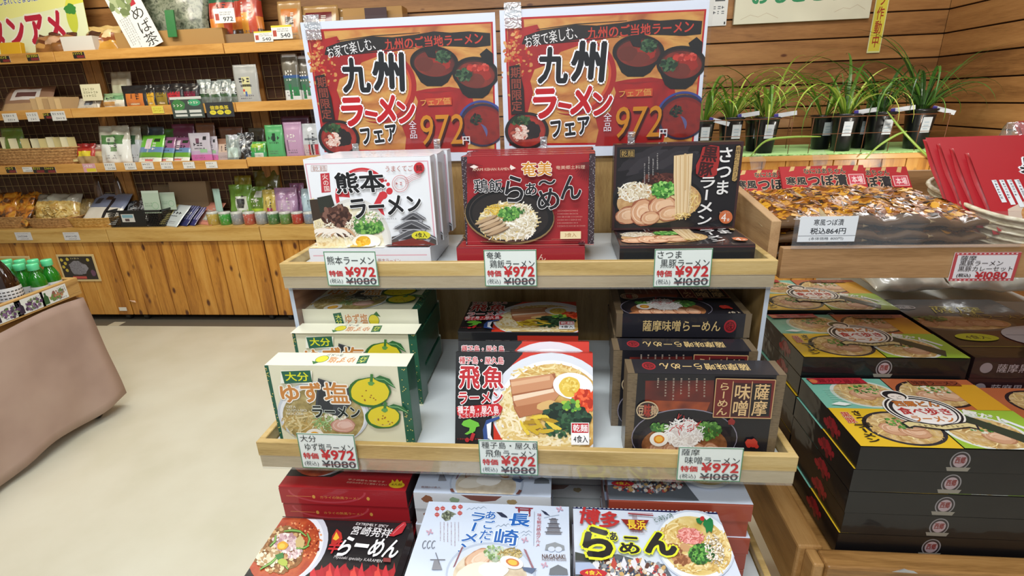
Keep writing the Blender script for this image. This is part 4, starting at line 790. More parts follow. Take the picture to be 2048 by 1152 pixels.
def food4(a, q, bg, kind):
    """one quarter of the tasting-set lid: q = (u0, v0, u1, v1) fractions"""
    W, H = a.W * 1000, a.H * 1000; x0, y0, x1, y1 = q[0] * W, q[1] * H, q[2] * W, q[3] * H; w_, h_ = x1 - x0, y1 - y0; a.rect(x0, y0, x1, y1, bg)
    cx, cy = x0 + w_ * kind[0], y0 + h_ * kind[1]; rx, ry = w_ * .36, h_ * .4
    a.ell(cx, cy, rx * 1.12, ry * 1.12, kind[2]); a.ell(cx, cy, rx, ry, mottle(['#a88048', '#c9a870', '#dcc49a'], 90)); a.noodles(cx, cy, rx, ry, 40, NOOD, 2.2, 26)
    for dx, dy in kind[3]: a.meat(cx + rx * dx, cy + ry * dy, rx * .42, ry * .42, 10)
    a.bits(cx + rx * .1, cy - ry * .3, rx * .5, ry * .4, 50, 3, kind[4])
def a_saigo(sw=False):
    a = Art(.329, .236, None, 12); W, H = 329, 236; a.full('#1a1715'); a.mk = ink
    food4(a, (.0, .0, .48, .49), '#b8643c' if sw else '#78b8a4', (.62, .52, '#cfd8d0' if not sw else '#2a1c20', ((-.1, .1), (.3, -.1)), SCALL)); food4(a, (.485, .0, 1, .49), '#b8643c', (.42, .5, '#2a1c20', ((-.2, .2), (.35, .2)), SPR + SCALL))
    a.rect(W * .82, 22, W, H * .49, '#d8a028'); food4(a, (.0, .5, .50, 1), '#6f9a34' if sw else '#e0b828', (.62, .52, '#2c2a30', ((-.3, .1), (.2, .25), (.25, -.2)), SCALL)); food4(a, (.505, .5, 1, 1), '#9abf3c', (.4, .6, '#e0e4dc', ((.2, .3),), ['#3a6a30', '#4f8a3c', '#dfe2d0']))
    if sw: return a
    a.poly([(6, 6), (118, 2), (122, 24), (10, 30)], '#b02430'); a.text('鶏ガラ醤油', (26, 9, 108, 24), '#701018', .02); a.ell(16, 18, 8, 8, '#d87848')
    a.text('黒豚', (12, 134, 30, 170), '#b8442c', .04, [('#e8d8c0', .03)], vert=True); a.text('さつま', (34, 128, 50, 182), '#1c1a18', .05, vert=True); a.text('ラーメン', (18, 172, 40, 226), '#1c1a18', .05, vert=True)
    a.poly([(218, 122), (300, 205), (285, 232), (200, 135)], '#2f3a2c'); a.text('鰹だし', (232, 128, 300, 150), '#eef0e8', .06, [], 25); a.rect(278, 160, 318, 168, '#e8ecf0', 55)
    for k in range(8): a.line([(20 + 0, 52 + k * 7), (52, 52 + k * 7)], 1, '#a8d4c4')
    a.poly([(10, 108), (30, 98), (50, 106), (34, 112)], '#e8f0ec')
    a.rect(206, 10, 300, 30, '#8a4028', 0); a.text('味噌ラーメン', (210, 12, 298, 28), '#3a1810', .02)
    # medallion
    a.ell(167, 125, 66, 55, '#f0ece4'); a.ell(167, 125, 63, 52, '#1c1c22'); a.ell(167, 125, 59, 48, '#f0ece4'); a.ell(167, 125, 56, 45, '#24242c'); a.ell(168, 127, 51, 42, '#f0ece8')
    a.ell(146, 72, 24, 20, '#f0ece4'); a.ell(146, 72, 21, 17, '#1c1c22'); a.ell(147, 77, 15, 12, '#efe4da'); a.rect(138, 75, 144, 76.5, '#222'); a.rect(151, 75, 157, 76.5, '#222'); a.line([(147, 77), (148, 82)], 1, '#444'); a.line([(143, 85), (152, 85)], 1.2, '#444')
    a.text('西郷どん', (128, 92, 208, 112), '#c87838', .05, [('#4a2018', .03)]); a.text('食べ歩き', (122, 115, 214, 140), '#b83030', .04); a.text('ラーメン', (132, 143, 204, 162), '#c87838', .04)
    a.poly([(104, 166), (118, 160), (168, 172), (218, 160), (232, 168), (226, 184), (214, 178), (168, 188), (122, 178), (108, 184)], '#24242c'); a.poly([(108, 168), (118, 163), (168, 175), (218, 163), (228, 169), (224, 180), (214, 175), (168, 185), (122, 175), (111, 180)], '#d8c890'); a.scribble(130, 170, 206, 180, 1, '#6a5a34')
    return a
def a_kuro():
    a = Art(.27, .335, None, 13); W, H = 270, 335; a.full('#1c1815'); a.mk = ink
    a.poly([(60, 175), (270, 150), (270, 320), (180, 320)], '#3c1418'); a.ell(90, 158, 118, 46, '#4a4448'); a.ell(90, 155, 110, 40, mottle(['#a88048', '#c9a870', '#dcc49a'], 60))
    for k in range(5): a.meat(16 + k * 38, 158, 24, 20, 0)
    a.bits(40, 130, 40, 16, 40, 5, SCALL)
    a.text('薩摩', (74, 52, 196, 100), '#b8b024', .01, [], 3, shear=.2); a.text('黒豚ラーメン', (120, 104, 262, 130), '#a09a20', .0, [], 3); a.ell(22, 58, 26, 15, '#a8a8ac'); a.ell(22, 58, 23, 12, '#4a4a50'); a.text('元祖', (8, 52, 36, 65), '#c8c8cc', .02)
    a.ell(232, 235, 100, 62, '#b4bac8'); a.ell(262, 245, 52, 45, mottle(['#8a4a28', '#b07848', '#d8b888'], 60)); a.line([(140, 225), (215, 225)], 4, '#8a90a0')
    a.ell(70, 238, 44, 20, '#b8c020'); a.text('4食入', (46, 228, 94, 248), '#2a2c10', .02); a.line([(0, 285), (150, 285)], 2, '#8a8c30'); return a
ARTS = {}
def art_mesh(k):
    """each design is drawn once; every copy of that carton shares it"""
    if k not in ARTS:
        a = {'kuma': a_kuma, 'amami': a_amami, 'satsuma': a_satsuma, 'oita': a_oita, 'tobi': a_tobi, 'miso': a_miso, 'spicy': a_spicy, 'naga': a_naga, 'hakata': a_hakata, 'saigo': a_saigo, 'saigo2': lambda: a_saigo(True), 'kuro': a_kuro}[k]()
        o = a.build('tmp'); ARTS[k] = (o.data, a.W, a.H); bpy.data.objects.remove(o)
    return ARTS[k]
def side_art(k, W, T):
    a = Art(W, T, None, 20); w_, t_ = W * 1000, T * 1000
    if k == 'oita':
        a.full('#e4e2cc'); a.rect(w_ * .30, t_ * .18, w_ * .37, t_ * .8, '#1c5e46', -8); a.text('大分', (w_ * .308, t_ * .25, w_ * .362, t_ * .7), '#d8dc60', .03, vert=True); a.text('ゆず塩', (w_ * .39, t_ * .2, w_ * .58, t_ * .68), '#c89060', .04, [('#f4f0e4', .05)]); a.text('ラーメン', (w_ * .5, t_ * .72, w_ * .62, t_ * .92), '#3a5068', .03)
        a.ell(w_ * .63, t_ * .5, w_ * .045, t_ * .27, '#3c7a38'); a.ell(w_ * .63, t_ * .5, w_ * .041, t_ * .24, '#dccc30'); a.poly([(w_ * .63, t_ * .25), (w_ * .66, t_ * .1), (w_ * .69, t_ * .35)], '#2c6a38')
    elif k == 'miso':
        a.full('#1b1a22'); a.rect(0, 0, w_ * .045, t_, '#6a5a44'); a.rect(w_ * .955, 0, w_, t_, '#6a5a44'); a.text('薩摩味噌らーめん', (w_ * .2, t_ * .28, w_ * .78, t_ * .75), '#c8ac74', .02); a.ell(w_ * .85, t_ * .52, w_ * .045, t_ * .27, '#982028'); a.ring(w_ * .85, t_ * .52, w_ * .03, t_ * .18, 2, '#5a1418'); a.text('味', (w_ * .83, t_ * .35, w_ * .87, t_ * .7), '#4a1014', .02)
    elif k == 'spicy':
        a.full('#a42028'); a.ring(w_ * .38, t_ * .1, w_ * .3, t_ * .75, 4, '#b8404a', 0, 0, 180); a.text('カライの熱風ラーメン', (w_ * .32, t_ * .42, w_ * .64, t_ * .6), '#d89a4c', .0); a.line([(w_ * .05, t_ * .5), (w_ * .25, t_ * .5)], 1, '#d88850'); a.ell(w_ * .27, t_ * .5, 3, 4, '#d8a04c'); a.ell(w_ * .7, t_ * .5, 3, 4, '#d8a04c')
    elif k == 'naga':
        a.full('#d3d5d8'); a.poly([(w_ * .35, 0), (w_ * .65, 0), (w_ * .6, t_ * .3), (w_ * .5, t_ * .4), (w_ * .42, t_ * .3)], '#7a4a40'); a.ell(w_ * .1, t_ * .35, 10, 8, '#8a5a40', 0, .2); a.ell(w_ * .3, t_ * .35, 9, 6, '#8aa080', 0, .2); a.ell(w_ * .72, t_ * .35, 9, 6, '#a08a60', 0, .2)
    elif k == 'hakata': a.full('#a04430'); a.rect(0, 0, w_, 2, '#b85a44')
    elif k == 'tobi': a.full('#1a191c'); a.rect(w_ * .5, 0, w_, t_, '#b83020'); a.text('飛魚ラーメン', (w_ * .2, t_ * .3, w_ * .6, t_ * .7), '#e8e0dc', .02)
    elif k == 'amami': a.full('#9a2028'); a.text('鶏飯らーめん', (w_ * .3, t_ * .3, w_ * .7, t_ * .7), '#d8b8a8', .02)
    elif k == 'kuma': a.full('#dfe0e6'); a.rect(w_ * .03, t_ * .3, w_ * .97, t_ * .36, '#d8a8b4'); a.text('うまくてご 熊本ラーメン', (w_ * .4, t_ * .5, w_ * .75, t_ * .75), '#b06a5a', .01)
    elif k == 'satsuma': a.full('#1c1719'); a.rect(0, 0, w_, t_ * .08, '#4a2828'); a.rect(w_ * .03, t_ * .2, w_ * .97, t_ * .9, '#161a1e')
    elif k in ('saigo', 'saigo2'):
        a.full('#0b0b0e'); a.ell(w_ * .5, t_ * .5, 16, 19, '#8a8688'); a.ell(w_ * .5, t_ * .5, 14, 17, '#2c2226'); a.ell(w_ * .5, t_ * .5, 11, 13, '#a89498'); a.text('西郷', (w_ * .475, t_ * .32, w_ * .525, t_ * .62), '#7a2c2c', .05); a.poly([(w_ * .44, t_ * .78), (w_ * .56, t_ * .78), (w_ * .55, t_ * .95), (w_ * .45, t_ * .95)], '#8a8478')
    elif k == 'kuro': a.full('#2a1216'); a.text('薩摩黒豚ラーメン', (w_ * .18, t_ * .3, w_ * .8, t_ * .72), '#a8989c', .01); a.ell(w_ * .1, t_ * .5, 12, 12, '#8a7c80')
    return a
BODY = {'kuma': '#dcdee6', 'amami': '#8c1c24', 'satsuma': '#2a1a1c', 'oita': '#dcdcc6', 'tobi': '#1a191c', 'miso': '#1b1a20', 'spicy': '#a02028', 'naga': '#c9ccd0', 'hakata': '#9c4430', 'saigo': '#0b0b0e', 'saigo2': '#0b0b0e', 'kuro': '#201012'}
ENDS = {'oita': '#1f5a44', 'miso': '#6a5a44', 'spicy': '#3a1c1e', 'amami': '#4a343a'}
PROTO = {}
NICE = {'kuma': 'white', 'amami': 'crimson'}
def carton(k, t):
    """carton lying so that its printed front faces -y; origin at the bottom middle of the front face"""
    key = (k, t)
    if key in PROTO: return PROTO[key]
    me, W, H = art_mesh(k); m = MB(); bm_ = ink(BODY[k]); en = ink(ENDS.get(k, BODY[k]))
    m.box(-W / 2, W / 2, 0, t, 0, H, bm_, {'l': en, 'r': en}); o = m.build('noodle_carton', bevel=.0012, seg=2)
    f = bpy.data.objects.new('printed_front', me); C.objects.link(f); f.parent = o; f.location = (0, 0, 0)
    sk = (k, 's')
    if sk not in ARTS:
        s = side_art(k, W, t).build('tmp'); ARTS[sk] = s.data; bpy.data.objects.remove(s)
    # narrow side that is uppermost when the carton stands
    tp = bpy.data.objects.new('printed_side', ARTS[sk]); C.objects.link(tp); tp.parent = o
    if k in ('miso',): tp.location = (0, 0, H); tp.rotation_euler = (R_(-90), 0, R_(180)); tp.location = (0, t, H); tp.rotation_euler = Euler((R_(-90), 0, 0)).to_matrix().to_euler()
    bt = bpy.data.objects.new('printed_edge', ARTS[sk]); C.objects.link(bt); bt.parent = o
    # top side: face plane -y -> +z ; mirrored order so it reads from behind on stands
    tp.rotation_euler = (R_(-90), 0, R_(180)) if k in ('miso', 'oita') else (R_(-90), 0, 0)
    tp.location = (0, t, H) if k in ('miso', 'oita') else (0, 0, H)
    if k in ('miso', 'oita'): tp.rotation_euler = (Matrix.Rotation(R_(180), 3, 'Z') @ Matrix.Rotation(R_(-90), 3, 'X')).to_euler(); tp.location = (0, t, H)
    else: tp.rotation_euler = (R_(-90), 0, 0); tp.location = (0, 0, H)
    if k == 'saigo':
        a = Art(H, t, None, 31, ink); a.ell(H * 600, t * 450, 20, 13, '#a01c28', 0, .4); a.bits(H * 600, t * 500, 34, 14, 22, 5, ['#a01c28', '#7a1820']); e_ = a.build('printed_end', o, (-W / 2, t, H / 2), Matrix(((0, 1, 0), (0, 0, -1), (-1, 0, 0))).to_euler())
    # bottom side (faces the shopper when the carton lies flat)
    bt.rotation_euler = (R_(90), 0, 0); bt.location = (0, t, 0)
    o['_new'] = 1; PROTO[key] = o; return o
def put(k, t, loc, rot, label, group, used={}):
    p = carton(k, t)
    if '_new' in p: del p['_new']; o = p; o.location = loc; o.rotation_euler = rot
    else: o = dup(p, loc, rot)
    tag(o, label, 'carton', group); return o
def flatstack(k, t, x, y, ztop, n, what, group, where, jit=.004, seed=0, skip=0):
    """cartons lying flat, printed face up; x, y = middle of the front edge"""
    rr = random.Random(seed + 5); me, W, H = art_mesh(k)
    for i in range(n):
        jx, jy, ja = (rr.uniform(-jit, jit), rr.uniform(0, jit), rr.uniform(-.6, .6)) if i else (0, 0, 0)
        put(k, t - .0006, (x + jx, y + jy, ztop - i * t), (R_(-90), 0, R_(ja)), '%s, %s of the flat stack %s' % (what, TOPO[i], where), group)
# ================================================================ promotional signs at the back of the top tier
def a_sign():
    a = Art(.42, .297, [(34, 152), (1439, 77), (1481, 1141), (193, 1175)], 2); a.full('#d9dfec'); a.mk = ink
    a.poly([(76, 205), (1424, 145), (1449, 1075), (212, 1088)], '#b3161c')
    tan = mottle(['#9c5424', '#c07c3c', '#d09c50', '#a8602c'], 9, 6, (1, 1, 2.6), .45, .5, .3, .7, .8)
    red = mottle(['#80100f', '#a81814', '#980f10', '#b82418'], 12, 4, (1, 1, 1), .45, .5, .3, .7, .4)
    a.poly([(92, 220), (1412, 158), (1436, 1062), (224, 1072)], tan)
    a.poly([(95, 220), (205, 215), (215, 270), (300, 250), (330, 300), (310, 380), (560, 350), (850, 330), (640, 380), (480, 440), (420, 520), (320, 560), (300, 640), (330, 720), (310, 850), (350, 1068), (224, 1072)], red)
    a.bits(150, 380, 55, 170, 60, 9, ['#d8a060', '#c07a40', '#c8502c'], 1.4); a.bits(190, 560, 110, 220, 60, 9, ['#c88a4a', '#b8241c'], 1.5)
    a.ring(590, 610, 262, 262, 46, red, 0, -80, 110, 40, True); a.ring(590, 610, 240, 240, 20, '#c8502c', 0, -90, 150, 30, True)
    a.poly([(855, 650), (950, 630), (1110, 615), (1260, 640), (1290, 740), (1240, 1085), (790, 1090), (800, 980), (770, 900), (860, 850), (885, 720)], red); a.poly([(880, 655), (1180, 640), (1000, 665)], '#8c1a18')
    a.poly([(212, 385), (225, 330), (330, 290), (560, 252), (700, 258), (860, 240), (1000, 215), (1120, 225), (1250, 215), (1405, 228), (1408, 318), (1300, 330), (1100, 322), (860, 328), (640, 345), (430, 378), (300, 392)], '#1c1512')
    a.line([(240, 395), (500, 372), (860, 335)], 7, '#1c1512', taper=True); a.line([(300, 285), (560, 248), (900, 225)], 6, '#1c1512', taper=True)
    a.text('お家で楽しむ、', (225, 292, 578, 382), '#ece8e6', .01, rot=-8, jit=.04); a.text('九州のご当地ラーメン', (640, 243, 1352, 330), '#c03a28', .035, rot=-1, jit=.04)
    br = mottle(['#4a1610', '#702216', '#8a2e1c'], 30)
    for cx, cy, rx, ry, tp in ((1003, 440, 176, 118, 0), (1300, 520, 168, 122, 1)):
        a.poly([(cx - rx * .95, cy + 20), (cx + rx * .95, cy + 20), (cx + rx * .55, cy + ry * 1.2), (cx + rx * .3, cy + ry * 1.45), (cx - rx * .3, cy + ry * 1.45), (cx - rx * .55, cy + ry * 1.2)], '#16110f')
        a.ell(cx, cy, rx, ry, '#1a1412', 5); a.ell(cx, cy + 4, rx * .86, ry * .84, '#3a1c16', 5); a.ell(cx, cy + 10, rx * .82, ry * .78, br, 5)
        a.ell(cx + rx * .25, cy + 10, rx * .4, ry * .42, '#98261a', 0, .15); a.ell(cx - rx * .05 * tp, cy + ry * .4, rx * .45, ry * .4, '#6f2c20', 0, .08); a.ell(cx - rx * .4, cy + ry * .1, rx * .35, ry * .45, '#64281c', 0, .12)
        gx, gy = (cx + rx * .35, cy - ry * .35) if not tp else (cx - rx * .5, cy + ry * .05)
        a.bits(gx, gy, rx * .32, ry * .34, 90, 10, ['#1f3a24', '#3a5a38', '#16281a', '#4f6a48'], 1.6)
    a.poly([(1330, 380), (1380, 338), (1425, 375), (1428, 450), (1380, 470)], '#141211'); a.poly([(930, 350), (985, 330), (1010, 345), (1015, 410), (960, 400)], '#1c1614')
    a.bits(1320, 475, 70, 30, 26, 18, ['#c0382a', '#a02a20', '#d0584a'])
    a.ell(1350, 890, 168, 155, '#2a2440'); a.ell(1355, 893, 150, 140, '#7a1c14'); a.ell(1355, 900, 140, 128, mottle(['#701610', '#8f2014', '#641410'], 30)); a.ring(1345, 880, 165, 160, 16, '#38448a', 0, 200, 330, 24); a.bits(1305, 850, 40, 38, 80, 8, ['#14100f', '#2a3a24']); a.ring(1290, 960, 90, 90, 22, '#5a5a8a', 0, -60, 10, 12, True)
    a.ell(318, 985, 150, 128, '#1a1412', 15); a.ell(318, 985, 128, 108, '#8f2018', 15); a.ell(320, 990, 118, 96, mottle(['#8f2018', '#a83020', '#70180f'], 30), 15); a.ell(345, 985, 65, 62, '#1c1210', 0, .15); a.bits(270, 915, 60, 32, 80, 9, ['#2a4a28', '#3f6038', '#183018'], 1.4); a.bits(275, 1000, 55, 50, 90, 9, ['#d8b8a8', '#b85a48', '#e8d0c4'], 1.5)
    a.poly([(145, 540), (215, 525), (230, 600), (262, 690), (290, 860), (200, 872), (175, 720)], '#221614'); a.text('期間限定', (178, 548, 250, 850), '#8f4030', .02, vert=True)
    wh = [('#f2f4f8', .045)]
    a.text('九', (335, 405, 545, 665), '#121418', .06, [('#f2f4f8', .04)], 2); a.text('州', (555, 362, 792, 655), '#121418', .06, [('#f2f4f8', .04)], 4)
    a.text('ラ', (335, 690, 500, 905), '#b3141c', .07, wh, 0); a.text('ー', (505, 790, 600, 830), '#b3141c', .07, wh, 12); a.text('メ', (590, 665, 735, 885), '#b3141c', .07, wh, 8); a.text('ン', (735, 710, 875, 880), '#b3141c', .07, wh, -4)
    a.text('フェア', (475, 897, 740, 1022), '#121418', .06, [('#f2f4f8', .06)], -5, jit=.03)
    a.poly([(940, 700), (1128, 690), (1132, 745), (960, 752)], '#b8482c'); a.text('フェア価', (905, 697, 1120, 748), '#c89048', .02, rot=-2)
    a.text('972', (915, 822, 1225, 1048), '#3c1410', .02, [], 0, shear=.12); a.text('972', (905, 812, 1215, 1035), '#c07c20', .015, [], 0, shear=.12)
    a.text('円', (1208, 972, 1262, 1030), '#e8e4e8', .02); a.text('全品', (825, 858, 880, 988), '#e0dce4', .0, vert=True); return a
sgn = None
for x, z, lab in ((-.3457, .1745, 'left of the two red and black ramen fair signs behind the cartons'), (.0839, .1775, 'right of the two red and black ramen fair signs, nearest the potted orchids')):
    if sgn is None:
        m = MB(); m.box(-.21, .21, 0, .002, 0, .297, flat('#dfe4ee', .4)); sgn = m.build('promotional_sign'); o = sgn
        a_sign().build('printed_sheet', o)
        m = MB(); m.box(-.217, .217, -.0032, -.0026, -.006, .303, LAMI); m.build('laminate_film', o)
        for (xa, xb, za, zb) in ((-.20, -.165, .262, .31), (.06, .075, -.006, .05), (-.13, -.115, -.006, .045)): m = MB(); m.box(xa, xb, -.0042, -.0036, za, zb, TAPE); m.build('tape', o)
    else: o = dup(sgn)
    o.location = (x, 1.190, EYE + z - .297); tag(o, lab, 'sign', 'ramen fair signs'); o['label'] = lab

# ================================================================ cartons on the top tier
Y_UP = (0, 0, 0)
KU, AM, SA, OI, TO, MI, SP, NA, HA = 'kuma amami satsuma oita tobi miso spicy naga hakata'.split()
for i in range(4):
    put(KU, .037, (-.3565 + [0, .004, .001, .007][i], .945 + i * .0385, EYE - .2535), Y_UP, ['white Kumamoto ramen carton with grey castle, front one of the upright white row', 'white ramen carton right behind the front castle carton', 'third white ramen carton in the upright row behind the castle carton', 'rearmost white ramen carton of the upright row, against the left sign'][i], 'white ramen cartons upright on the top tier')
put(KU, .039, (-.3675, .93, EYE - .2545), (R_(-90), 0, 0), 'white ramen carton lying flat under the upright white ones', 'white ramen cartons upright on the top tier')
for i in range(4):
    put(AM, .036, (-.0602 + [0, .002, -.002, .003][i], .943 + i * .038, EYE - .2535), (R_(-1.2), 0, 0), ['crimson Amami ramen carton with black bowl, front one of the upright crimson row', 'crimson ramen carton right behind the front crimson one', 'third crimson ramen carton in the upright row', 'rearmost crimson ramen carton, against the signs'][i], 'crimson ramen cartons upright on the top tier')
put(AM, .039, (-.077, .93, EYE - .2545), (R_(-90), 0, 0), 'crimson ramen carton lying flat under the upright crimson ones', 'crimson ramen cartons upright on the top tier')
put(SA, .036, (.2225, 1.045, EYE - .2535), Y_UP, 'black Satsuma pork ramen carton with lifted noodles, standing right on the top tier', 'black pork ramen cartons on the top tier')
put(SA, .0385, (.227, .935, EYE - .2555), (R_(-90), 0, 0), 'black pork ramen carton lying flat in front of the standing one', 'black pork ramen cartons on the top tier')
# middle tier
Z2 = SURF[1] + .0005
put(OI, .048, (-.3835, .751, Z2), (0, 0, R_(.4)), 'cream yuzu ramen carton, front one standing at the left of the middle tier', 'cream yuzu ramen cartons')
put(OI, .042, (-.4036, .886, Z2 - 0), (0, 0, 0), 'cream yuzu ramen carton standing between the front one and the flat stack', 'cream yuzu ramen cartons')
flatstack(OI, .0435, -.4110, .936, EYE - .388, 4, 'cream and green yuzu ramen carton', 'cream yuzu ramen cartons lying flat', 'behind', .005, 1)
put(TO, .036, (-.0665, .7485, Z2 + .006), (R_(-23), 0, 0), 'flying-fish ramen carton leaning in front, whole pork and egg bowl showing', 'flying-fish ramen cartons')
put(TO, .036, (-.0705, .793, Z2 + .006), (R_(-23), 0, 0), 'flying-fish ramen carton leaning right behind the front flying-fish one', 'flying-fish ramen cartons')
flatstack(TO, .0445, -.0875, .933, EYE - .430, 3, 'flying-fish ramen carton', 'flying-fish ramen cartons lying flat', 'behind', .004, 2)
put(MI, .048, (.2270, .745, Z2), (0, 0, 0), 'black miso ramen carton with gilt name panel, front one on the middle tier', 'black miso ramen cartons')
put(MI, .048, (.2120, .826, Z2), (0, 0, 0), 'black miso ramen carton standing second, just left behind the front black miso one', 'black miso ramen cartons')
flatstack(MI, .0465, .2240, .905, EYE - .380, 4, 'black miso ramen carton', 'black miso ramen cartons lying flat', 'behind', .005, 3)
# bottom tier
flatstack(SP, .0345, -.3830, .535, EYE - .695, 4, 'black and red spicy ramen carton', 'spicy ramen cartons in the front stack', 'in front', .002, 4)
flatstack(SP, .0375, -.3985, .728, EYE - .650, 5, 'red spicy ramen carton', 'spicy ramen cartons in the rear stack', 'at the rear', .004, 5)
flatstack(NA, .035, -.1110, .545, EYE - .660, 5, 'pale Nagasaki ramen carton', 'pale Nagasaki ramen cartons in the front stack', 'in front', .002, 6)
flatstack(NA, .0365, -.1420, .728, EYE - .652, 5, 'pale Nagasaki ramen carton', 'pale Nagasaki ramen cartons in the rear stack', 'at the rear', .004, 7)
put(NA, .036, (-.020, .935, EYE - .652), (R_(-90), 0, 0), 'pale Nagasaki ramen carton farthest back under the middle tier, right of its stack', 'pale Nagasaki ramen cartons in the rear stack')
for i in range(1, 5): put(NA, .036, (-.020, .935, EYE - .652 - i * .037), (R_(-90), 0, 0), 'pale Nagasaki ramen carton, %s of the farthest stack under the middle tier' % TOPO[i], 'pale Nagasaki ramen cartons in the farthest stack')
flatstack(HA, .035, .1390, .545, EYE - .660, 5, 'white-topped Hakata ramen carton', 'Hakata ramen cartons in the front stack', 'in front', .002, 8)
flatstack(HA, .0365, .2010, .728, EYE - .652, 5, 'brick red Hakata ramen carton', 'Hakata ramen cartons in the rear stack', 'at the rear', .004, 9)

# ================================================================ price cards on the rails
def pricecard(px0, px1, py0, py1, D, lines, label, rot=0):
    c = at((px0 + px1) / 2, (py0 + py1) / 2, D - .0045); a0 = at(px0, (py0 + py1) / 2, D); a1 = at(px1, (py0 + py1) / 2, D); b0 = at((px0 + px1) / 2, py0, D); b1 = at((px0 + px1) / 2, py1, D)
    W, H = a1.x - a0.x, b0.z - b1.z
    m = MB(); m.box(-W / 2, W / 2, -.0008, .0, 0, H, flat('#e6ece8', .4)); o = m.build('price_card', loc=(c.x, D - .0045, c.z - H / 2), rot=(0, R_(rot), 0)); tag(o, label, 'card', 'ramen price cards on the stand')
    a = Art(W, H, None, 30); w_, h_ = W * 1000, H * 1000; a.full('#e2e9e4'); a.z += .0006; a.fr(0, 0, w_, h_, '#4f8a62', 1.4)
    y = .04
    if len(lines) == 2: a.text(lines[0], (w_ * .05, h_ * .05, w_ * (.05 + .14 * len(lines[0])), h_ * .24), '#22282c', .0); a.text(lines[1], (w_ * .11, h_ * .27, w_ * .96, h_ * .49), '#22282c', .0)
    else: a.text(lines[0], (w_ * .05, h_ * .14, w_ * .96, h_ * .38), '#22282c', .0)
    a.text('特価', (w_ * .05, h_ * .55, w_ * .32, h_ * .73), '#c0282c', .04); a.text('¥972', (w_ * .37, h_ * .44, w_ * .96, h_ * .74), '#c0282c', .04)
    a.text('(税込)', (w_ * .05, h_ * .79, w_ * .30, h_ * .95), '#4a5258', 0); a.text('¥1080', (w_ * .36, h_ * .76, w_ * .96, h_ * .96), '#3c444a', .02)
    a.line([(w_ * .36, h_ * .9), (w_ * .97, h_ * .83)], 1.2, '#8a4a4c'); a.build('printed_text', o, (0, -.0008, 0))
D1, D2 = LW[0][0], LW[1][0]
pricecard(652, 754, 503, 571, D1, ['熊本ラーメン'], 'price card under the white castle cartons, first on the upper rail', .5)
pricecard(969, 1073, 500, 572, D1, ['奄美', '鶏飯ラーメン'], 'price card under the crimson cartons, middle of the upper rail')
pricecard(1308, 1422, 498, 573, D1, ['さつま', '黒豚ラーメン'], 'price card under the black pork cartons, last on the upper rail', -.5)
pricecard(600, 712, 868, 936, D2, ['大分', 'ゆず塩ラーメン'], 'price card under the cream yuzu cartons, first on the middle rail', .5)
pricecard(959, 1075, 881, 948, D2, ['種子島・屋久島', '飛魚ラーメン'], 'price card under the flying-fish cartons, middle of the middle rail')
pricecard(1355, 1483, 895, 961, D2, ['薩摩', '味噌ラーメン'], 'price card under the black miso cartons, last on the middle rail', -.5)
# ================================================================ goods on the wall cabinet shelves
SURF = [None]
def grid_solid(name, w, h, t, mf, prof, nx=12, ny=16, wr=.0, seed=0, parent=None, taper=0.0, smooth=True, edge=.5):
    """soft package: front and back skins meeting at the seams; mf(u, v) gives the material of a patch of the front"""
    rr = random.Random(seed); ph = [rr.uniform(0, 6.28) for _ in range(6)]; m = MB(); F = {}; B = {}
    for j in range(ny + 1):
        v = j / ny
        for i in range(nx + 1):
            u = i / nx * 2 - 1; th = t / 2 * max(0, 1 - abs(u) ** 3) ** edge * prof(v)
            wv = wr * (math.sin(7 * u + 5 * v + ph[0]) + .7 * math.sin(13 * v - 6 * u + ph[1]) + .5 * math.sin(21 * u + 17 * v + ph[2])) * (1 - abs(u) ** 4)
            x = u * w / 2 * (1 - taper * v) * (1 + .02 * math.sin(9 * v + ph[3])); F[i, j] = (x, -th + wv * t, v * h); B[i, j] = (x, th + wv * t * .5 + .0006, v * h)
    def surf(x, z):
        v = min(1, max(0, z / h)); u = max(-1, min(1, x / (w / 2 * (1 - taper * v)))); th = t / 2 * max(0, 1 - abs(u) ** 3) ** edge * prof(v)
        wv = wr * (math.sin(7 * u + 5 * v + ph[0]) + .7 * math.sin(13 * v - 6 * u + ph[1]) + .5 * math.sin(21 * u + 17 * v + ph[2])) * (1 - abs(u) ** 4)
        return -th + wv * t - .0016
    SURF[0] = surf
    for j in range(ny):
        for i in range(nx):
            mm = mf((i + .5) / nx, (j + .5) / ny)
            m.face([F[i, j], F[i + 1, j], F[i + 1, j + 1], F[i, j + 1]], mm); m.face([B[i, j], B[i, j + 1], B[i + 1, j + 1], B[i + 1, j]], mm)
    for j in range(ny):
        for i, s_ in ((0, 1), (nx, -1)): q = [F[i, j], F[i, j + 1], B[i, j + 1], B[i, j]]; m.face(q if s_ > 0 else q[::-1], mf(.01 if i == 0 else .99, (j + .5) / ny))
    for i in range(nx): m.face([F[i, 0], B[i, 0], B[i + 1, 0], F[i + 1, 0]], mf((i + .5) / nx, 0)); m.face([F[i, ny], F[i + 1, ny], B[i + 1, ny], B[i, ny]], mf((i + .5) / nx, 1))
    return m.build(name, parent, smooth, recalc=True)
PP = lambda v: max(0, math.sin(math.pi * min(1, (v * .96 + .12)))) ** .55 if v < .86 else .04      # stand-up pouch
PF = lambda v: max(0.02, math.sin(math.pi * v)) ** .5                                             # pillow bag
PL = lambda c, coat=.6, rough=.3, bump=.25: flat(c, rough, coat, 0, .12, 0, 1, bump=bump, bscale=38)
def bands(*bs):
    """(upper v limit, colour) from the bottom up"""
    ms = [(v, PL(c) if isinstance(c, str) else c) for v, c in bs]
    def f(u, v):
        for lim, mm in ms:
            if v <= lim: return mm
        return ms[-1][1]
    return f
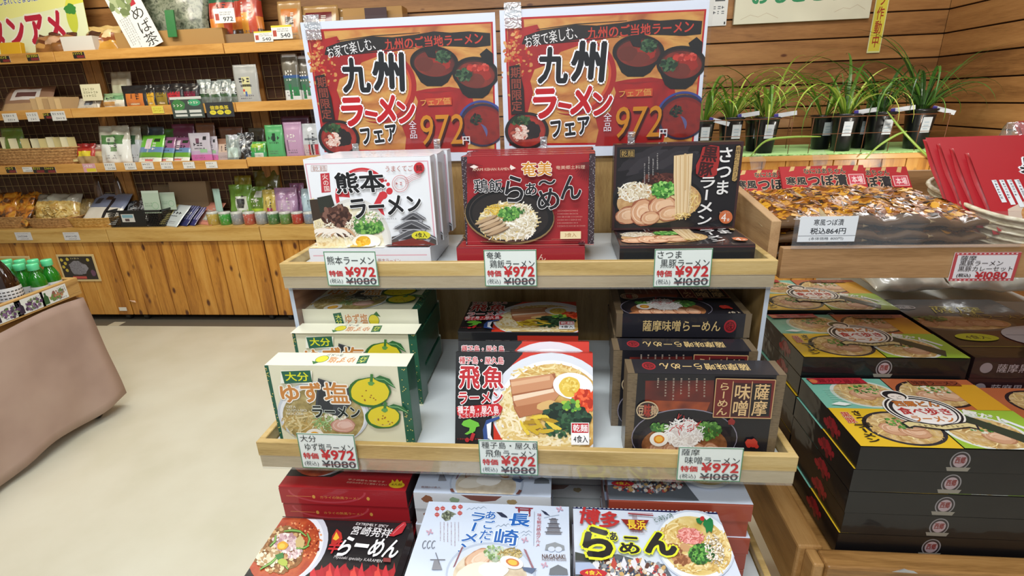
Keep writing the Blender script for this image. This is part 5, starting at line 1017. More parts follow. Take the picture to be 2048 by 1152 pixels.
def marked(base, marks, seed=0):
    """marks: (u0, u1, v0, v1, colour)"""
    mk = [(a, b, c, d, PL(e) if isinstance(e, str) else e) for a, b, c, d, e in marks]
    def f(u, v):
        r = base(u, v)
        for a, b, c, d, e in mk:
            if a <= u <= b and c <= v <= d: r = e
        return r
    return f
def spot(pxl, pxr, pyb, pyt, Y, zb):
    a, b = at(pxl, pyb, Y), at(pxr, pyb, Y); tp = at((pxl + pxr) / 2, pyt, Y)
    return (a.x + b.x) / 2, b.x - a.x, max(.012, tp.z - zb)
CT = 2.62        # tilt kept small: everything stands on its shelf
def item(kind, px, zb, dy, spec, label, cat, group=None, name=None, lean=8, yaw=0, t=None, seed=0, prof=PP, wr=.05, taper=0, nx=12, ny=16):
    Y = CY + .022 + dy; x, w, h = spot(*px, Y, zb); t = t or min(.07, w * .45); L = h / math.cos(R_(lean))
    if kind == 'pouch':
        o = grid_solid(name or 'pouch', w, L, t, spec, prof, nx, ny, wr, seed, None, taper)
        if cat in ('pouch', 'packet', 'envelope') and w > .06 and name is None:
            rr = random.Random(seed * 3 + int(px[0])); a = Art(w * .8, L * .72, None, seed); W, H = w * 800, L * 720; dk_ = rr.random() < .65; c = '#2c2830' if dk_ else '#e4e2dc'
            if rr.random() < .5: a.scribble(W * .55, H * .12, W * .78, H * .62, 1, c, .7, True, cell=H * .13); a.scribble(W * .3, H * .2, W * .45, H * .6, 1, c, .5, True, cell=H * .07)
            else: a.scribble(W * .15, H * .18, W * .85, H * .36, 1, c, .8, cell=W * .2); a.scribble(W * .2, H * .42, W * .8, H * .52, 1, c, .6)
            a.scribble(W * .12, H * .78, W * .9, H * .96, 2, '#7a747a', .4)
            po = a.build('printed_text', o, (0, 0, L * .08)); f_ = SURF[0]
            for vt in po.data.vertices: vt.co.y = f_(vt.co.x, vt.co.z + L * .08)
    elif kind == 'box':
        m = MB(); m.box(-w / 2, w / 2, 0, t, 0, L, *spec); o = m.build(name or 'box', bevel=.001, seg=1)
    elif kind == 'card':
        m = MB(); m.box(-w / 2, w / 2, 0, .0015, 0, L, flat(spec[0], .5)); o = m.build(name or 'card')
        if len(spec) > 1: a = Art(w, L, None, seed + 3); spec[1](a, w * 1000, L * 1000); a.build('printed_text', o)
    o.location = (x, Y + (t / 2 if kind == 'pouch' else 0), zb); o.rotation_euler = (R_(-lean), 0, R_(yaw)); tag(o, label, cat, group); return o
Z1, Z2s, Z3, Z4 = S1 - .0115, S2 - .0115, S3 - .0115, S4 + .0005
# ---- top shelf
def pon(a, W, H):
    a.full('#e6e45a'); a.ell(W * .35, H * .25, W * .5, H * .5, '#eeee9a', 0, .05)
    a.poly([(0, H * .55), (W, H * .30), (W, H), (0, H)], '#e9f0c8'); a.text('として昔から親しまれてきました!!', (0, H * .17, W * .62, H * .28), '#3a58a0', .02, [('#f4f4e0', .05)], -3)
    a.text('ンタンアメ', (-W * .05, H * .40, W * .80, H * .86), '#b8203c', .07, [('#f4f0e4', .05)], -4, jit=.04)
    a.rect(W * .60, 0, W * .74, H * .1, '#5a4a86'); a.ell(W * .9, H * .12, W * .06, H * .14, '#d8c83c'); a.ell(W * .88, H * .5, W * .045, H * .2, '#c8d048'); a.ell(W * .88, H * .38, W * .05, H * .07, '#3f8a3c', 0, .2)
item('card', (-40, 190, 118, -40, ), Z1, .10, ('#e4e04c', pon), 'big yellow candy poster with red lettering leaning at the far left of the top shelf', 'poster', name='leaning_poster', lean=6)
brn = bands((.35, '#8a5a2c'), (.6, '#6a3a22'), (.8, '#a8764a'), (1, '#5a3020'))
item('pouch', (58, 136, 106, 62), Z1, .0, marked(brn, [(.3, .7, .4, .7, '#c8a080'), (.1, .3, .2, .4, '#b88848')]), 'crumpled brown snack bag in front of the yellow poster', 'snack bag', lean=30, seed=3, wr=.15)
item('box', (0, 42, 106, 84), Z1, .0, (PL('#d8a828'),), 'small yellow paper packet at the left end of the top shelf', 'packet', t=.03, lean=10)
def openbox(px, zb, dy, t, col, label, name='display_box', back=0.0, cat='display box', yaw=0):
    Y = CY + .022 + dy; x, w, h = spot(*px, Y, zb); m = MB(); c = flat(col, .6); k = .003
    m.box(-w / 2, w / 2, 0, k, 0, h, c); m.box(-w / 2, w / 2, t - k, t, 0, h + back, c); m.box(-w / 2, -w / 2 + k, k, t - k, 0, h, c); m.box(w / 2 - k, w / 2, k, t - k, 0, h, c); m.box(-w / 2 + k, w / 2 - k, k, t - k, 0, k, c)
    o = m.build(name); o.location = (x, Y, zb); o.rotation_euler = (0, 0, R_(yaw)); tag(o, label, cat); return o
openbox((128, 192, 104, 72), Z1, .01, .12, '#d9d6cf', 'pale open display box on the top shelf beside the brown snack bag', back=.03)
item('pouch', (160, 232, 100, 48), Z1, .035, marked(bands((.4, '#c89438'), (.7, '#8a4a24'), (1, '#d8b878')), [(.2, .5, .45, .75, '#4a2a1c'), (.6, .8, .5, .8, '#e8d0a0')]), 'yellow and brown patterned snack bag in the pale display box', 'snack bag', lean=20, seed=5, wr=.12)
teaw = mottle(['#2a3024', '#5a6450', '#8a907c', '#3c4434'], 34, 4, (1, 1, 1), .4, .35, .3, .7, .6, .3)
openbox((236, 452, 98, 60), Z1, .01, .16, '#a8824c', 'wide brown cardboard tray holding the big tea leaf bag', 'cardboard_tray', .0, 'tray')
o = item('pouch', (246, 415, 92, -60), Z1 + .004, .04, lambda u, v: teaw, 'huge clear bag of dark dried tea leaves in the cardboard tray', 'tea bag', lean=10, t=.09, seed=6, wr=.08, prof=PF)
def megu(a, W, H):
    a.full('#e4e4e2'); a.rect(W * .62, 0, W * .8, H * .42, '#b02838'); a.bits(W * .4, H * .32, W * .3, H * .14, 14, W * .1, ['#8a9a6a', '#a8b48a', '#6f7f54'], 1.6)
    a.text('めば茶', (W * .5, H * .45, W * .92, H * .98), '#2a2a28', .01, vert=True); a.scribble(W * .08, H * .5, W * .42, H * .95, 5, '#8a8c90', .5, True)
item('card', (266, 332, 98, -60), Z1 + .0, -.020, ('#e0e0dc', megu), 'tall white tea label with leaf picture hanging in front of the tea leaf bag', 'label', name='hanging_label', lean=0).rotation_euler = (R_(-2), R_(-20), 0)
item('box', (334, 352, 66, 18), Z1 + .06, -.02 + .0, (PL('#2f7440'),), 'green strip packet clipped on the front of the tea leaf bag', 'packet', t=.01, lean=8)
grn = lambda s: marked(bands((.25, '#5a3a1c'), (.45, '#d88030'), (.7, '#a83424'), (1, '#1c5a3c')), [(.3, .55, .1, .5, '#e09a38'), (.6, .8, .2, .6, '#c84a28'), (.2, .8, .85, .9, '#d8d8c8')])
item('pouch', (418, 476, 84, -40), Z1, .05, grn(0), 'green and orange spice pouch on the top shelf, left one of the pair', 'pouch', 'green and orange pouches', lean=8, seed=8)
item('pouch', (468, 525, 82, -46), Z1, .05, grn(1), 'green and orange spice pouch on the top shelf, right one of the pair', 'pouch', 'green and orange pouches', lean=8, seed=9)
def ptag(c2='#b02838', top=None, price='540'):
    def f(a, W, H):
        a.full('#e8e8e4'); a.rect(0, 0, W, H * .14, top or '#e8e8e4'); a.rect(W * .06, H * .35, W * .24, H * .8, c2); a.scribble(W * .3, H * .2, W * .95, H * .5, 2, '#556'); a.text(price, (W * .42, H * .58, W * .9, H * .9), '#333a44', .03)
    return f
for px, tp, pr_, lab in (((430, 472, 46, 16), None, '972', 'white price tag clipped on the green and orange pouches'), ((510, 547, 84, 62), '#d8cc30', '540', 'left yellow-topped price tag standing at the top shelf edge'), ((545, 586, 78, 50), '#d8cc30', '540', 'right yellow-topped price tag standing at the top shelf edge')):
    Y = CY - .002; x, w, h = spot(*px, Y, at((px[0] + px[1]) / 2, px[2], Y).z)
    o = item('card', px, at((px[0] + px[1]) / 2, px[2], Y).z, -.026, ('#e8e8e4', ptag('#b04838', tp, pr_)), lab, 'price tag', 'price tags on the top shelf', 'price_tag', 4)
openbox((452, 560, 82, 66), Z1, .03, .12, '#8a6f50', 'low brown tray right of the tea leaves on the top shelf', 'cardboard_tray', .01, 'tray')
tan = lambda c, l: marked(bands((1, '#b08a58')), [(.2, .8, .25, .8, c), (.3, .7, .45, .6, l)])
item('pouch', (556, 604, 74, -2), Z1, .06, tan('#c87830', '#3a2a18'), 'kraft pouch with orange square picture near the signs', 'pouch', 'kraft pouches on the top shelf', lean=10, t=.03)
item('pouch', (598, 676, 62, 8), Z1, .08, tan('#6a1c24', '#d8b8a0'), 'kraft pouch with maroon picture just behind the left ramen sign', 'pouch', 'kraft pouches on the top shelf', lean=10, t=.03)
item('pouch', (655, 700, 62, 14), Z1, .11, bands((1, '#a88452')), 'plain kraft pouch standing behind the left ramen sign', 'pouch', 'kraft pouches on the top shelf', lean=10, t=.03)
item('box', (690, 808, 62, 14), Z1, .12, (flat('#b08850', .6),), 'brown cardboard box above the left ramen sign', 'box', t=.12, lean=0)
item('card', (732, 776, 60, 14), Z1, .08, ('#3a1c24',), 'dark maroon card sticking up above the left ramen sign', 'card', lean=4)
# ---- second shelf
flatb = lambda c: marked(bands((.3, c), (.75, '#9a7a64'), (1, '#7a5844')), [(.15, .75, .45, .85, '#e0dcd8'), (.22, .68, .55, .72, '#6a4a4a')])
item('pouch', (-6, 92, 226, 172), Z2s, .05, flatb('#c0a078'), 'flat tan snack bag with white oval emblem at the far left of the second shelf', 'snack bag', lean=38, seed=11, t=.03, prof=PF)
for k in range(6):
    item('box', (72 + k * 12, 100 + k * 12, 222, 196 - k % 2 * 3), Z2s, .03 + .0 * k, (flat(['#a88a5c', '#b89a68', '#98784a'][k % 3], .6),), 'thin tan cracker packet, %s from the left in the leaning row' % ['first', 'second', 'third', 'fourth', 'fifth', 'sixth'][k], 'packet', 'tan cracker packets on the second shelf', 'cracker_packet', lean=22, t=.006, yaw=42)
item('card', (164, 204, 192, 168), EYE + .10, -.01 + .03, ('#ddd9b8', lambda a, W, H: a.scribble(W * .1, H * .2, W * .9, H * .8, 3, '#9a9878')), 'cream information card on a stem above the second shelf', 'card', lean=4)
m = MB(); m.tube([(0, 0, 0), (0, 0, .095)], .0012, flat('#b8b8b0', .3)); m.lathe([(0, 0), (.012, 0), (.012, .002), (0, .002)], flat('#b8b8b0', .3), 12); q = at(187, 190, CY + .046); tag(m.build('card_stand', loc=(q.x, CY + .046, Z2s)), 'thin wire stand carrying the cream information card', 'stand')
item('pouch', (150, 196, 219, 196), Z2s, .01, marked(bands((1, '#c9c2b4')), [(.3, .7, .3, .7, '#8a9098')]), 'small pale packet lying under the cream information card', 'packet', lean=35, t=.02, seed=12, wr=.1)
item('pouch', (200, 252, 216, 186), Z2s, .012, marked(bands((.5, '#d8d4c4'), (1, '#8fae84')), [(.1, .6, .1, .4, '#c89858'), (.5, .9, .5, .8, '#6a9a70')]), 'pale green and white packet left of the black pouches', 'packet', lean=14, seed=13)
item('pouch', (222, 262, 214, 142), Z2s, .07, marked(bands((1, '#9a917c')), [(.2, .8, .3, .6, '#b4b49a')]), 'tall clear tan bag standing behind the black pouches', 'bag', lean=10, seed=14)
for k, (a, b, c, tp, lab) in enumerate(((244, 296, '#c87434', 170, 'black pouch with orange window, leftmost of the black pouches'), (292, 312, '#d0a02c', 168, 'narrow black pouch with yellow stripe'), (308, 340, '#8a7428', 168, 'black pouch with mustard window'), (330, 368, '#b02834', 166, 'black pouch with red window'), (364, 398, '#7a1c38', 166, 'black pouch with maroon window, rightmost of the black pouches'))):
    item('pouch', (a, b, 211 - k * .8, tp), Z2s, .015 + .004 * (k % 2), marked(bands((1, '#1c1c20')), [(.14, .86, .04, .62, c), (.3, .7, .15, .2, '#e0c8a0')]), lab, 'pouch', 'black pouches with coloured windows', lean=8, t=.035, seed=20 + k)
for k in range(4):
    item('pouch', (396 + k * 20, 424 + k * 20, 206 - k, 158 + (k % 2) * 3), Z2s, .04 + .008 * k, marked(bands((.4, '#6f7a74'), (.6, '#b8beba'), (1, '#8a9492')), [(.2, .8, .3, .45, '#3f5a3c'), (.3, .6, .7, .85, '#dfe3e0')]), 'silver-grey tea pouch behind the mulberry tea cards, %s from the left' % ['first', 'second', 'third', 'fourth'][k], 'pouch', 'silver-grey tea pouches', lean=8, t=.03, seed=30 + k, wr=.12)
o = item('pouch', (474, 521, 204, 128), Z2s, .01, marked(bands((1, '#a8aaa8')), [(.3, .68, .25, .68, '#d0cc98'), (.32, .4, .3, .4, '#c84a3c'), (.4, .5, .2, .3, '#4a68a8'), (.35, .65, .45, .5, '#5a5a40')]), 'tall frosted pouch with pale yellow label at the end of the second shelf', 'pouch', lean=4, t=.02, seed=40)
for k, (a, b) in enumerate(((570, 603), (597, 632))):
    item('pouch', (a, b, 200, 106 + 4 * k), Z2s, .02 + .02 * k, marked(bands((.28, '#d8dcdc'), (.5, '#4a6a58'), (.55, '#35578a'), (1, '#6a6458')), [(.3, .5, .05, .35, '#2f7a48'), (.6, .9, .1, .3, '#2f7a48'), (.1, .9, .92, 1, '#dfe2e4')]), ['tall aloe picture pouch left of the ramen sign, left one', 'tall aloe picture pouch tucked behind the left ramen sign'][k], 'pouch', 'tall aloe pouches', lean=4, t=.03, seed=44 + k)
def kuwa1(a, W, H):
    a.full('#3c4642'); a.rect(0, 0, W, H * .12, '#c9ccc8'); a.ell(W * .24, H * .38, W * .2, H * .26, '#3f7a40', 0, .1); a.ell(W * .75, H * .28, W * .2, H * .16, '#3f9a6c'); a.scribble(W * .08, H * .3, W * .4, H * .5, 1, '#dfe6d0'); a.scribble(W * .55, H * .2, W * .95, H * .36, 1, '#dfe6d0')
    for x in (.08, .54): a.rect(W * x, H * .62, W * (x + .38), H * .75, '#c9ccc8'); a.rect(W * x, H * .82, W * (x + .38), H * .92, '#c9ccc8')
def kuwa2(a, W, H):
    a.full('#2f3134'); a.text('健康桑茶', (W * .16, H * .22, W * .84, H * .5), '#d8c430', .03)
    for k in range(3): a.ell(W * (.24 + .27 * k), H * .68, W * .12, H * .15, '#d8cc38'); a.scribble(W * (.17 + .27 * k), H * .63, W * (.31 + .27 * k), H * .73, 1, '#5a5420')
for px, f, lab in (((348, 411, 236, 193), kuwa1, 'dark card with green oval hanging on the second shelf edge'), ((415, 470, 234, 204), kuwa2, 'dark mulberry tea card with three yellow ovals on the second shelf edge')):
    Y = CY - .006; zc = at((px[0] + px[1]) / 2, px[2], Y).z; item('card', px, zc, -.030, ('#303234', f), lab, 'card', 'tea cards on the second shelf edge', lean=0)
# ---- third shelf
item('pouch', (-2, 42, 303, 256), Z3, .06, bands((.3, '#a8b0a0'), (1, '#6f8a3c')), 'green leafy tea bag at the far left of the third shelf', 'bag', 'green tea bags at the far left', lean=6, seed=50)
item('pouch', (-4, 20, 318, 298), Z3, .03, bands((1, '#6a9a3c')), 'small green packet behind the wicker basket rim', 'bag', 'green tea bags at the far left', lean=6, seed=51)
def basket(px, zb, dy, dep, label, flare=.16, col=('#8a6238', '#b88a54', '#d2a870'), name='wicker_basket', rows=6):
    Y = CY + .022 + dy; x, w, h = spot(*px, Y, zb); wm = mottle(list(col), 60, 3, (1, 1, 2.2), .6, .1, .3, .7, .2, .6); m = MB(); n = 44
    def ringpts(k, r_): s_ = 1 - flare + flare * k; return [((w / 2) * s_ * math.copysign(abs(math.cos(t)) ** .6, math.cos(t)), (dep / 2) * s_ * math.copysign(abs(math.sin(t)) ** .6, math.sin(t)), h * k + r_) for t in [2 * math.pi * i / n for i in range(n)]]
    R = [ringpts(j / rows, 0) for j in range(rows + 1)]
    for j in range(rows):
        for i in range(n):
            i2 = (i + 1) % n; q = []
            m.face([R[j][i], R[j][i2], R[j + 1][i2], R[j + 1][i]], wm)
    m.face([p for p in R[0]][::-1], wm); m.build; mm = MB(); o = m.build(name, None, False, recalc=False); md = o.modifiers.new('s', 'SOLIDIFY'); md.thickness = .003
    mm.tube(R[-1], .0045, wm, 6, True)
    mm.build('rim', o, True); m2 = MB()
    for j in range(1, rows): m2.tube([Vector(p) * 1.0 for p in R[j]], .0028, wm, 5, True)
    m2.build('weave', o, True)
    o.location = (x, Y + dep / 2, zb + .001); tag(o, label, 'basket'); return o
basket((-40, 152, 326, 298), Z3, -.0, .22, 'long wicker basket of tan packets at the left of the third shelf')
for k in range(9):
    a = [28, 52, 72, 88, 104, 118, 132, 146, 12][k]
    item('box', (a - 4, a + 8, 300, 277 - (3 if k > 3 else 0)), Z3 + .02, .05 + (k % 3) * .01, (flat(['#a4875c', '#8f744c', '#b0946a'][k % 3], .6), {'f': flat(['#d8d0a8', '#c8b878'][k % 2], .5)}), 'small tan packet standing in the long basket, %s' % ['second from left', 'third from left', 'fourth from left', 'fifth from left', 'sixth from left', 'seventh from left', 'eighth from left', 'last at the right', 'first at the left'][k], 'packet', 'tan packets in the long basket', 'small_packet', lean=8, t=.035, yaw=38)
for k, (a, b, c) in enumerate(((150, 187, '#b0382c'), (180, 216, '#9a6a58'))):
    item('pouch', (a, b, 325, 288 + 2 * k), Z3, .01 + .02 * k, marked(bands((.35, '#a88c60'), (.75, c), (1, '#8a2020' if k == 0 else '#a8948c')), [(.15, .85, .35, .65, '#d8c430' if k == 0 else '#c0a878')]), ['cookie bag with red top and yellow oval on the third shelf', 'cookie bag half hidden beside the red-topped one'][k], 'bag', 'cookie bags on the third shelf', lean=12, seed=60 + k, wr=.1)
wht = marked(bands((.62, '#dfe2de'), (1, '#b9b8a8')), [(.2, .85, .5, .75, '#4f7a48'), (.3, .6, .55, .7, '#c8d4c0'), (.4, .7, .3, .45, '#7a9a70')])
item('pouch', (196, 258, 324, 252), Z3, .012, wht, 'large white zip pouch with green label, the front one of two', 'pouch', 'large white zip pouches', lean=12, t=.06, seed=62, wr=.14)
item('pouch', (232, 282, 322, 254), Z3, .05, marked(bands((.62, '#b0b6bc'), (1, '#a3a494')), [(.2, .8, .5, .78, '#35553a'), (.3, .6, .55, .65, '#b8c4b0')]), 'large white zip pouch half hidden behind the front white one', 'pouch', 'large white zip pouches', lean=12, t=.05, seed=63, wr=.1)
gp = lambda top: marked(bands((.18, '#e4e8dc'), (.36, '#68a038'), (.58, '#6488b0'), (.8, top), (1, top)), [(.25, .5, .5, .85, '#e0d0dc'), (.62, .82, .72, .86, '#1f3a28'), (.3, .7, .04, .12, '#d87068')])
for k, (a, b, top) in enumerate(((268, 324, '#6ab83c'), (303, 346, '#8f5c84'), (328, 380, '#8f5c84'))):
    item('pouch', (a, b, 323, 272 + 4 * (k > 0)), Z3, .014 + .006 * k, gp(top), ['green-topped tea pouch, leftmost of the fan of three', 'purple-topped tea pouch, middle of the fan of three', 'purple-topped tea pouch, right of the fan of three'][k], 'pouch', 'fanned tea pouches with a blue band', lean=26, t=.018, seed=66 + k, yaw=-10)
for k, (a, b, tp, c, lab) in enumerate(((268, 300, 250, '#4a4a3c', 'olive dark pouch at the back of the third shelf'), (296, 330, 254, '#3a4a54', 'slate dark pouch at the back of the third shelf'), (322, 352, 258, '#3f6a34', 'dark green pouch at the back of the third shelf'), (346, 392, 248, '#6f3454', 'dark purple pouch at the back of the third shelf'), (394, 432, 246, '#8a6450', 'brown pouch behind the pale pink pouches'), (440, 487, 254, '#7d5848', 'wide brown pouch behind the clear bags'), (498, 530, 256, '#5a5648', 'dark grey pouch behind the small green packet'))):
    item('pouch', (a, b, 300, tp), Z3, .13, marked(bands((1, c)), [(.6, .85, .4, .6, '#2a2420')]), lab, 'pouch', 'dim pouches at the back of the third shelf', lean=6, t=.03, seed=70 + k)
pk = marked(bands((.22, '#c86aa8'), (.4, '#b8a0c0'), (1, '#b9b4c0')), [(.66, .86, .78, .9, '#2a2a30'), (.35, .5, .6, .8, '#6a4458'), (.5, .8, .32, .42, '#8fb890')])
item('pouch', (382, 424, 322, 266), Z3, .012, pk, 'pale lilac and pink tea pouch, front one of the pair', 'pouch', 'pale lilac tea pouches', lean=8, t=.02, seed=80)
item('pouch', (414, 438, 321, 273), Z3, .03, pk, 'pale lilac tea pouch tucked behind the front lilac one', 'pouch', 'pale lilac tea pouches', lean=8, t=.02, seed=81)
item('pouch', (428, 468, 320, 278), Z3, .03, marked(bands((.35, '#b4a4a4'), (1, '#8a6450')), [(.2, .8, .4, .75, '#c8b0a0')]), 'brown paper pouch with pale label beside the lilac ones', 'pouch', lean=16, t=.02, seed=82)
item('pouch', (452, 482, 320, 270), Z3, .012, marked(bands((1, '#8f9a98')), [(.2, .8, .1, .5, '#b8ccc4'), (.2, .8, .8, 1, '#c0c4cc')]), 'clear bag with pale contents on the third shelf', 'bag', 'clear bags on the third shelf', lean=10, t=.04, seed=83, wr=.2)
dk = mottle(['#1c1c20', '#3a3c40', '#b8bcc0', '#26262a'], 30, 4, (1, 1, 1), .15, 1, .35, .75, .5, .6)
item('pouch', (474, 508, 319, 266), Z3, .016, lambda u, v: dk, 'clear glossy bag of black beans on the third shelf', 'bag', 'clear bags on the third shelf', lean=10, t=.045, seed=84, wr=.2)
Z3b = Z3 + .012
item('pouch', (498, 532, 314, 284), Z3b, .012, marked(bands((.4, '#3a9a5c'), (1, '#4a9a48')), [(.3, .8, .05, .3, '#d0d8d0'), (.2, .8, .6, .9, '#9ab83c')]), 'small bright green packet at the left end of the raised third shelf', 'packet', lean=12, t=.03, seed=85)
item('pouch', (534, 570, 313, 250), Z3b, .012, marked(bands((1, '#56a86a')), [(.45, .55, .5, .75, '#1f3a28'), (.3, .45, .55, .6, '#3a6a48')]), 'tall mint green tea packet next to the lilac one', 'packet', 'tall tea packets', lean=5, t=.03, seed=86, wr=.02)
item('pouch', (571, 608, 312, 244), Z3b, .012, marked(bands((1, '#b894b4')), [(.55, .62, .5, .8, '#5a4058'), (.2, .26, .2, .5, '#8a6a86')]), 'tall lilac tea packet next to the mint green one', 'packet', 'tall tea packets', lean=5, t=.03, seed=87, wr=.02)
item('pouch', (606, 644, 310, 247), Z3b, .02, marked(bands((.35, '#c0b0b4'), (1, '#c0c6cc')), [(.3, .42, .05, .35, '#b02a38'), (.5, .62, .05, .35, '#28282c'), (.7, .8, .05, .35, '#b02a38'), (.2, .8, .5, .56, '#6a7078')]), 'silver pouch with red and black print beside the left sign', 'pouch', lean=5, t=.03, seed=88, wr=.1)
item('pouch', (566, 622, 290, 232), Z3b, .13, bands((1, '#6a4460')), 'dim purple packet at the back of the raised third shelf', 'packet', lean=4, t=.03, seed=89)
# ---- counter
orm = mottle(['#2a1a14', '#5a3418', '#c87820', '#e0a83c', '#3a2418'], 16, 4, (1, 1, 1), .25, .8, .3, .72, .8, .6)
basket((-60, 62, 457, 436), Z4, .0, .26, 'shallow wicker tray of dark dried sweet potato bags at the far left of the counter', .12)
for k, (a, b, yb, yt, dy, yw) in enumerate(((-20, 20, 440, 392, .02, 10), (2, 56, 450, 396, .03, -25), (14, 60, 452, 414, .01, -30), (40, 76, 436, 388, .12, 10), (48, 98, 438, 392, .14, 20), (70, 138, 420, 352, .20, 0))):
    item('pouch', (a, b, yb, yt), Z4 + .014, dy, lambda u, v: orm, ['dark orange dried sweet potato bag cut by the left picture edge', 'long dark orange dried sweet potato bag in the far left basket', 'short dried sweet potato bag at the front of the far left basket', 'dried sweet potato bag leaning at the basket back', 'dark dried fruit bag right of the basket back', 'large dark dried fruit bag deepest on the counter at the left'][k], 'bag', 'dark dried sweet potato bags', lean=30, t=.06, seed=90 + k, wr=.12, yaw=yw, prof=PF)
mac = mottle(['#9a7030', '#c8a050', '#e0c478', '#efdc9c'], 30, 3, (1, 1, 1), .3, .9, .25, .7, 1.2, 1.0)
basket((44, 146, 457, 438), Z4, -.004, .18, 'wicker basket under the big bag of pale ring snacks', .12)
o = item('pouch', (54, 142, 452, 396), Z4 + .016, .02, lambda u, v: mac if v < .72 else PL('#a8a89c', 1, .1, .8), 'big clear bag of pale yellow ring snacks in a basket on the counter', 'snack bag', lean=30, t=.11, seed=97, wr=.12, prof=PF, nx=20, ny=20)
rr = random.Random(4)
m = MB()
for k in range(46):
    u, v = rr.uniform(-.4, .4), rr.uniform(.08, .62); x = u * .28; z = v * .17; y = -.052 * (1 - (abs(u) * 2) ** 3) * math.sin(math.pi * v) ** .5 - .006; rad = rr.uniform(.010, .014); M_ = Matrix.Translation((x, y, z)) @ Euler((rr.uniform(-1, 1), rr.uniform(-1, 1), rr.uniform(0, 3))).to_matrix().to_4x4()
    m.tube([M_ @ Vector((rad * math.cos(t * .785), 0, rad * math.sin(t * .785))) for t in range(8)], .0034, PL(['#e0c47c', '#d4b264', '#ecd898'][k % 3], .3, .4, 0), 5, True)
q = m.build('ring_snacks', o, True); q['kind'] = 'stuff'
item('pouch', (126, 176, 436, 402), Z4, .10, lambda u, v: mottle(['#5a4a2c', '#8f7a4c', '#b8a470'], 24, 3, (1, 1, 1), .3, .8, .3, .7, .8, .6), 'clear bag of brown twig tea between the ring snacks and the white-labelled bag', 'bag', lean=20, t=.06, seed=98, wr=.1, prof=PF)
basket((128, 230, 456, 438), Z4, -.004, .17, 'pale woven basket under the white-labelled rice cracker bag', .14, ('#a87c38', '#d0a050', '#e0bc74'))
item('pouch', (146, 230, 448, 398), Z4 + .018, .01, marked(bands((.5, '#e9e6dc'), (.95, '#7d88a4'), (1, '#9098a8')), [(.2, .35, .6, .8, '#4a4a52'), (.45, .6, .72, .88, '#4a3a34'), (.6, .66, .1, .8, '#2a2a30')]), 'flat rice cracker bag, white below and blue-grey above, in the pale basket', 'snack bag', lean=48, t=.04, seed=99, wr=.05, prof=PF, yaw=-8)
for k, (a, b, yt) in enumerate(((184, 218, 354), (224, 258, 352))):
    item('pouch', (a, b, 420, yt), Z4, .20, lambda u, v: mottle(['#2c1c12', '#543820', '#6f5030'], 24, 3, (1, 1, 1), .3, .6, .3, .7, .5, .4), ['brown tied bag at the dim counter back, left one', 'brown tied bag at the dim counter back, right one'][k], 'bag', 'brown tied bags at the back', lean=4, t=.05, seed=100 + k, taper=.7, prof=PF)
# black mesh basket
Y = CY + .03; x, w_, h_ = spot(224, 330, 454, 421, Y, Z4); bk = flat('#18181a', .35, .4); m = MB(); dp = .24
def meshwall(p0, ux, L, H, nrm):
    st_ = .012; nx = int(L / st_); nz = max(2, int(H / st_))
    for i in range(nx + 1): a = p0 + ux * (L * i / nx); m.tube([a, a + Vector((0, 0, H))], .0022, bk, 4)
    for j in range(nz + 1): a = p0 + Vector((0, 0, H * j / nz)); m.tube([a, a + ux * L], .0022, bk, 4)
meshwall(Vector((-w_ / 2, 0, 0)), Vector((1, 0, 0)), w_, h_ - .012, 0); meshwall(Vector((-w_ / 2, dp, 0)), Vector((1, 0, 0)), w_, h_ - .012, 0); meshwall(Vector((-w_ / 2, 0, 0)), Vector((0, 1, 0)), dp, h_ - .012, 0); meshwall(Vector((w_ / 2, 0, 0)), Vector((0, 1, 0)), dp, h_ - .012, 0)
m.box(-w_ / 2, w_ / 2, 0, dp, 0, .004, bk); m.box(-w_ * .30, w_ * .18, -.002, .002, .005, h_ - .012, bk)
o = m.build('mesh_basket'); o.location = (x, Y, Z4 + .0015); tag(o, 'black plastic mesh basket with a small white tag on the counter', 'basket')
m = MB(); 
for q in ((-w_ / 2 - .004, w_ / 2 + .004, -.004, .003), (-w_ / 2 - .004, w_ / 2 + .004, dp - .003, dp + .004)): m.box(q[0], q[1], q[2], q[3], h_ - .012, h_, bk)
for q in ((-w_ / 2 - .004, -w_ / 2 + .003), (w_ / 2 - .003, w_ / 2 + .004)): m.box(q[0], q[1], -.004, dp + .004, h_ - .012, h_, bk)
m.build('rim', o); m = MB(); m.box(-w_ * .26, -w_ * .02, -.004, -.0025, h_ * .3, h_ * .78, flat('#d0d0cc', .4)); m.box(-w_ * .24, -w_ * .04, -.0045, -.004, h_ * .56, h_ * .74, flat('#7fa8b8', .4)); m.box(-w_ * .2, -w_ * .12, -.0046, -.004, h_ * .35, h_ * .5, flat('#5a4a4a', .4)); m.build('tag', o)
def gcard(a, W, H): a.full('#b8ccb8'); a.ring(W * .7, H * .65, W * .18, W * .18, 3, '#7fb088'); a.scribble(W * .1, H * .5, W * .55, H * .7, 2, '#7a9a80'); a.rect(0, 0, W, H * .1, '#c8d8c8')
item('card', (288, 322, 420, 382), EYE - .66, .06, ('#b8ccb8', gcard), 'pale green information card in the black mesh basket', 'card', 'green cards in the mesh basket', lean=6)
item('card', (322, 352, 412, 385), EYE - .64, .10, ('#8a9a84', gcard), 'duller green information card just right of the pale one', 'card', 'green cards in the mesh basket', lean=6)
for k, (a, b, yt, yb) in enumerate(((236, 262, 408, 426), (255, 285, 398, 420), (330, 352, 406, 425))):
    item('pouch', (a, b, yb, yt), Z4 + .01, .07 + .03 * k, lambda u, v: dk, 'clear-wrapped dark sweet lying in the black mesh basket, %s' % ['left one', 'middle one', 'right one'][k], 'packet', 'dark sweets in the mesh basket', lean=40, t=.03, seed=110 + k, wr=.15, prof=PF)
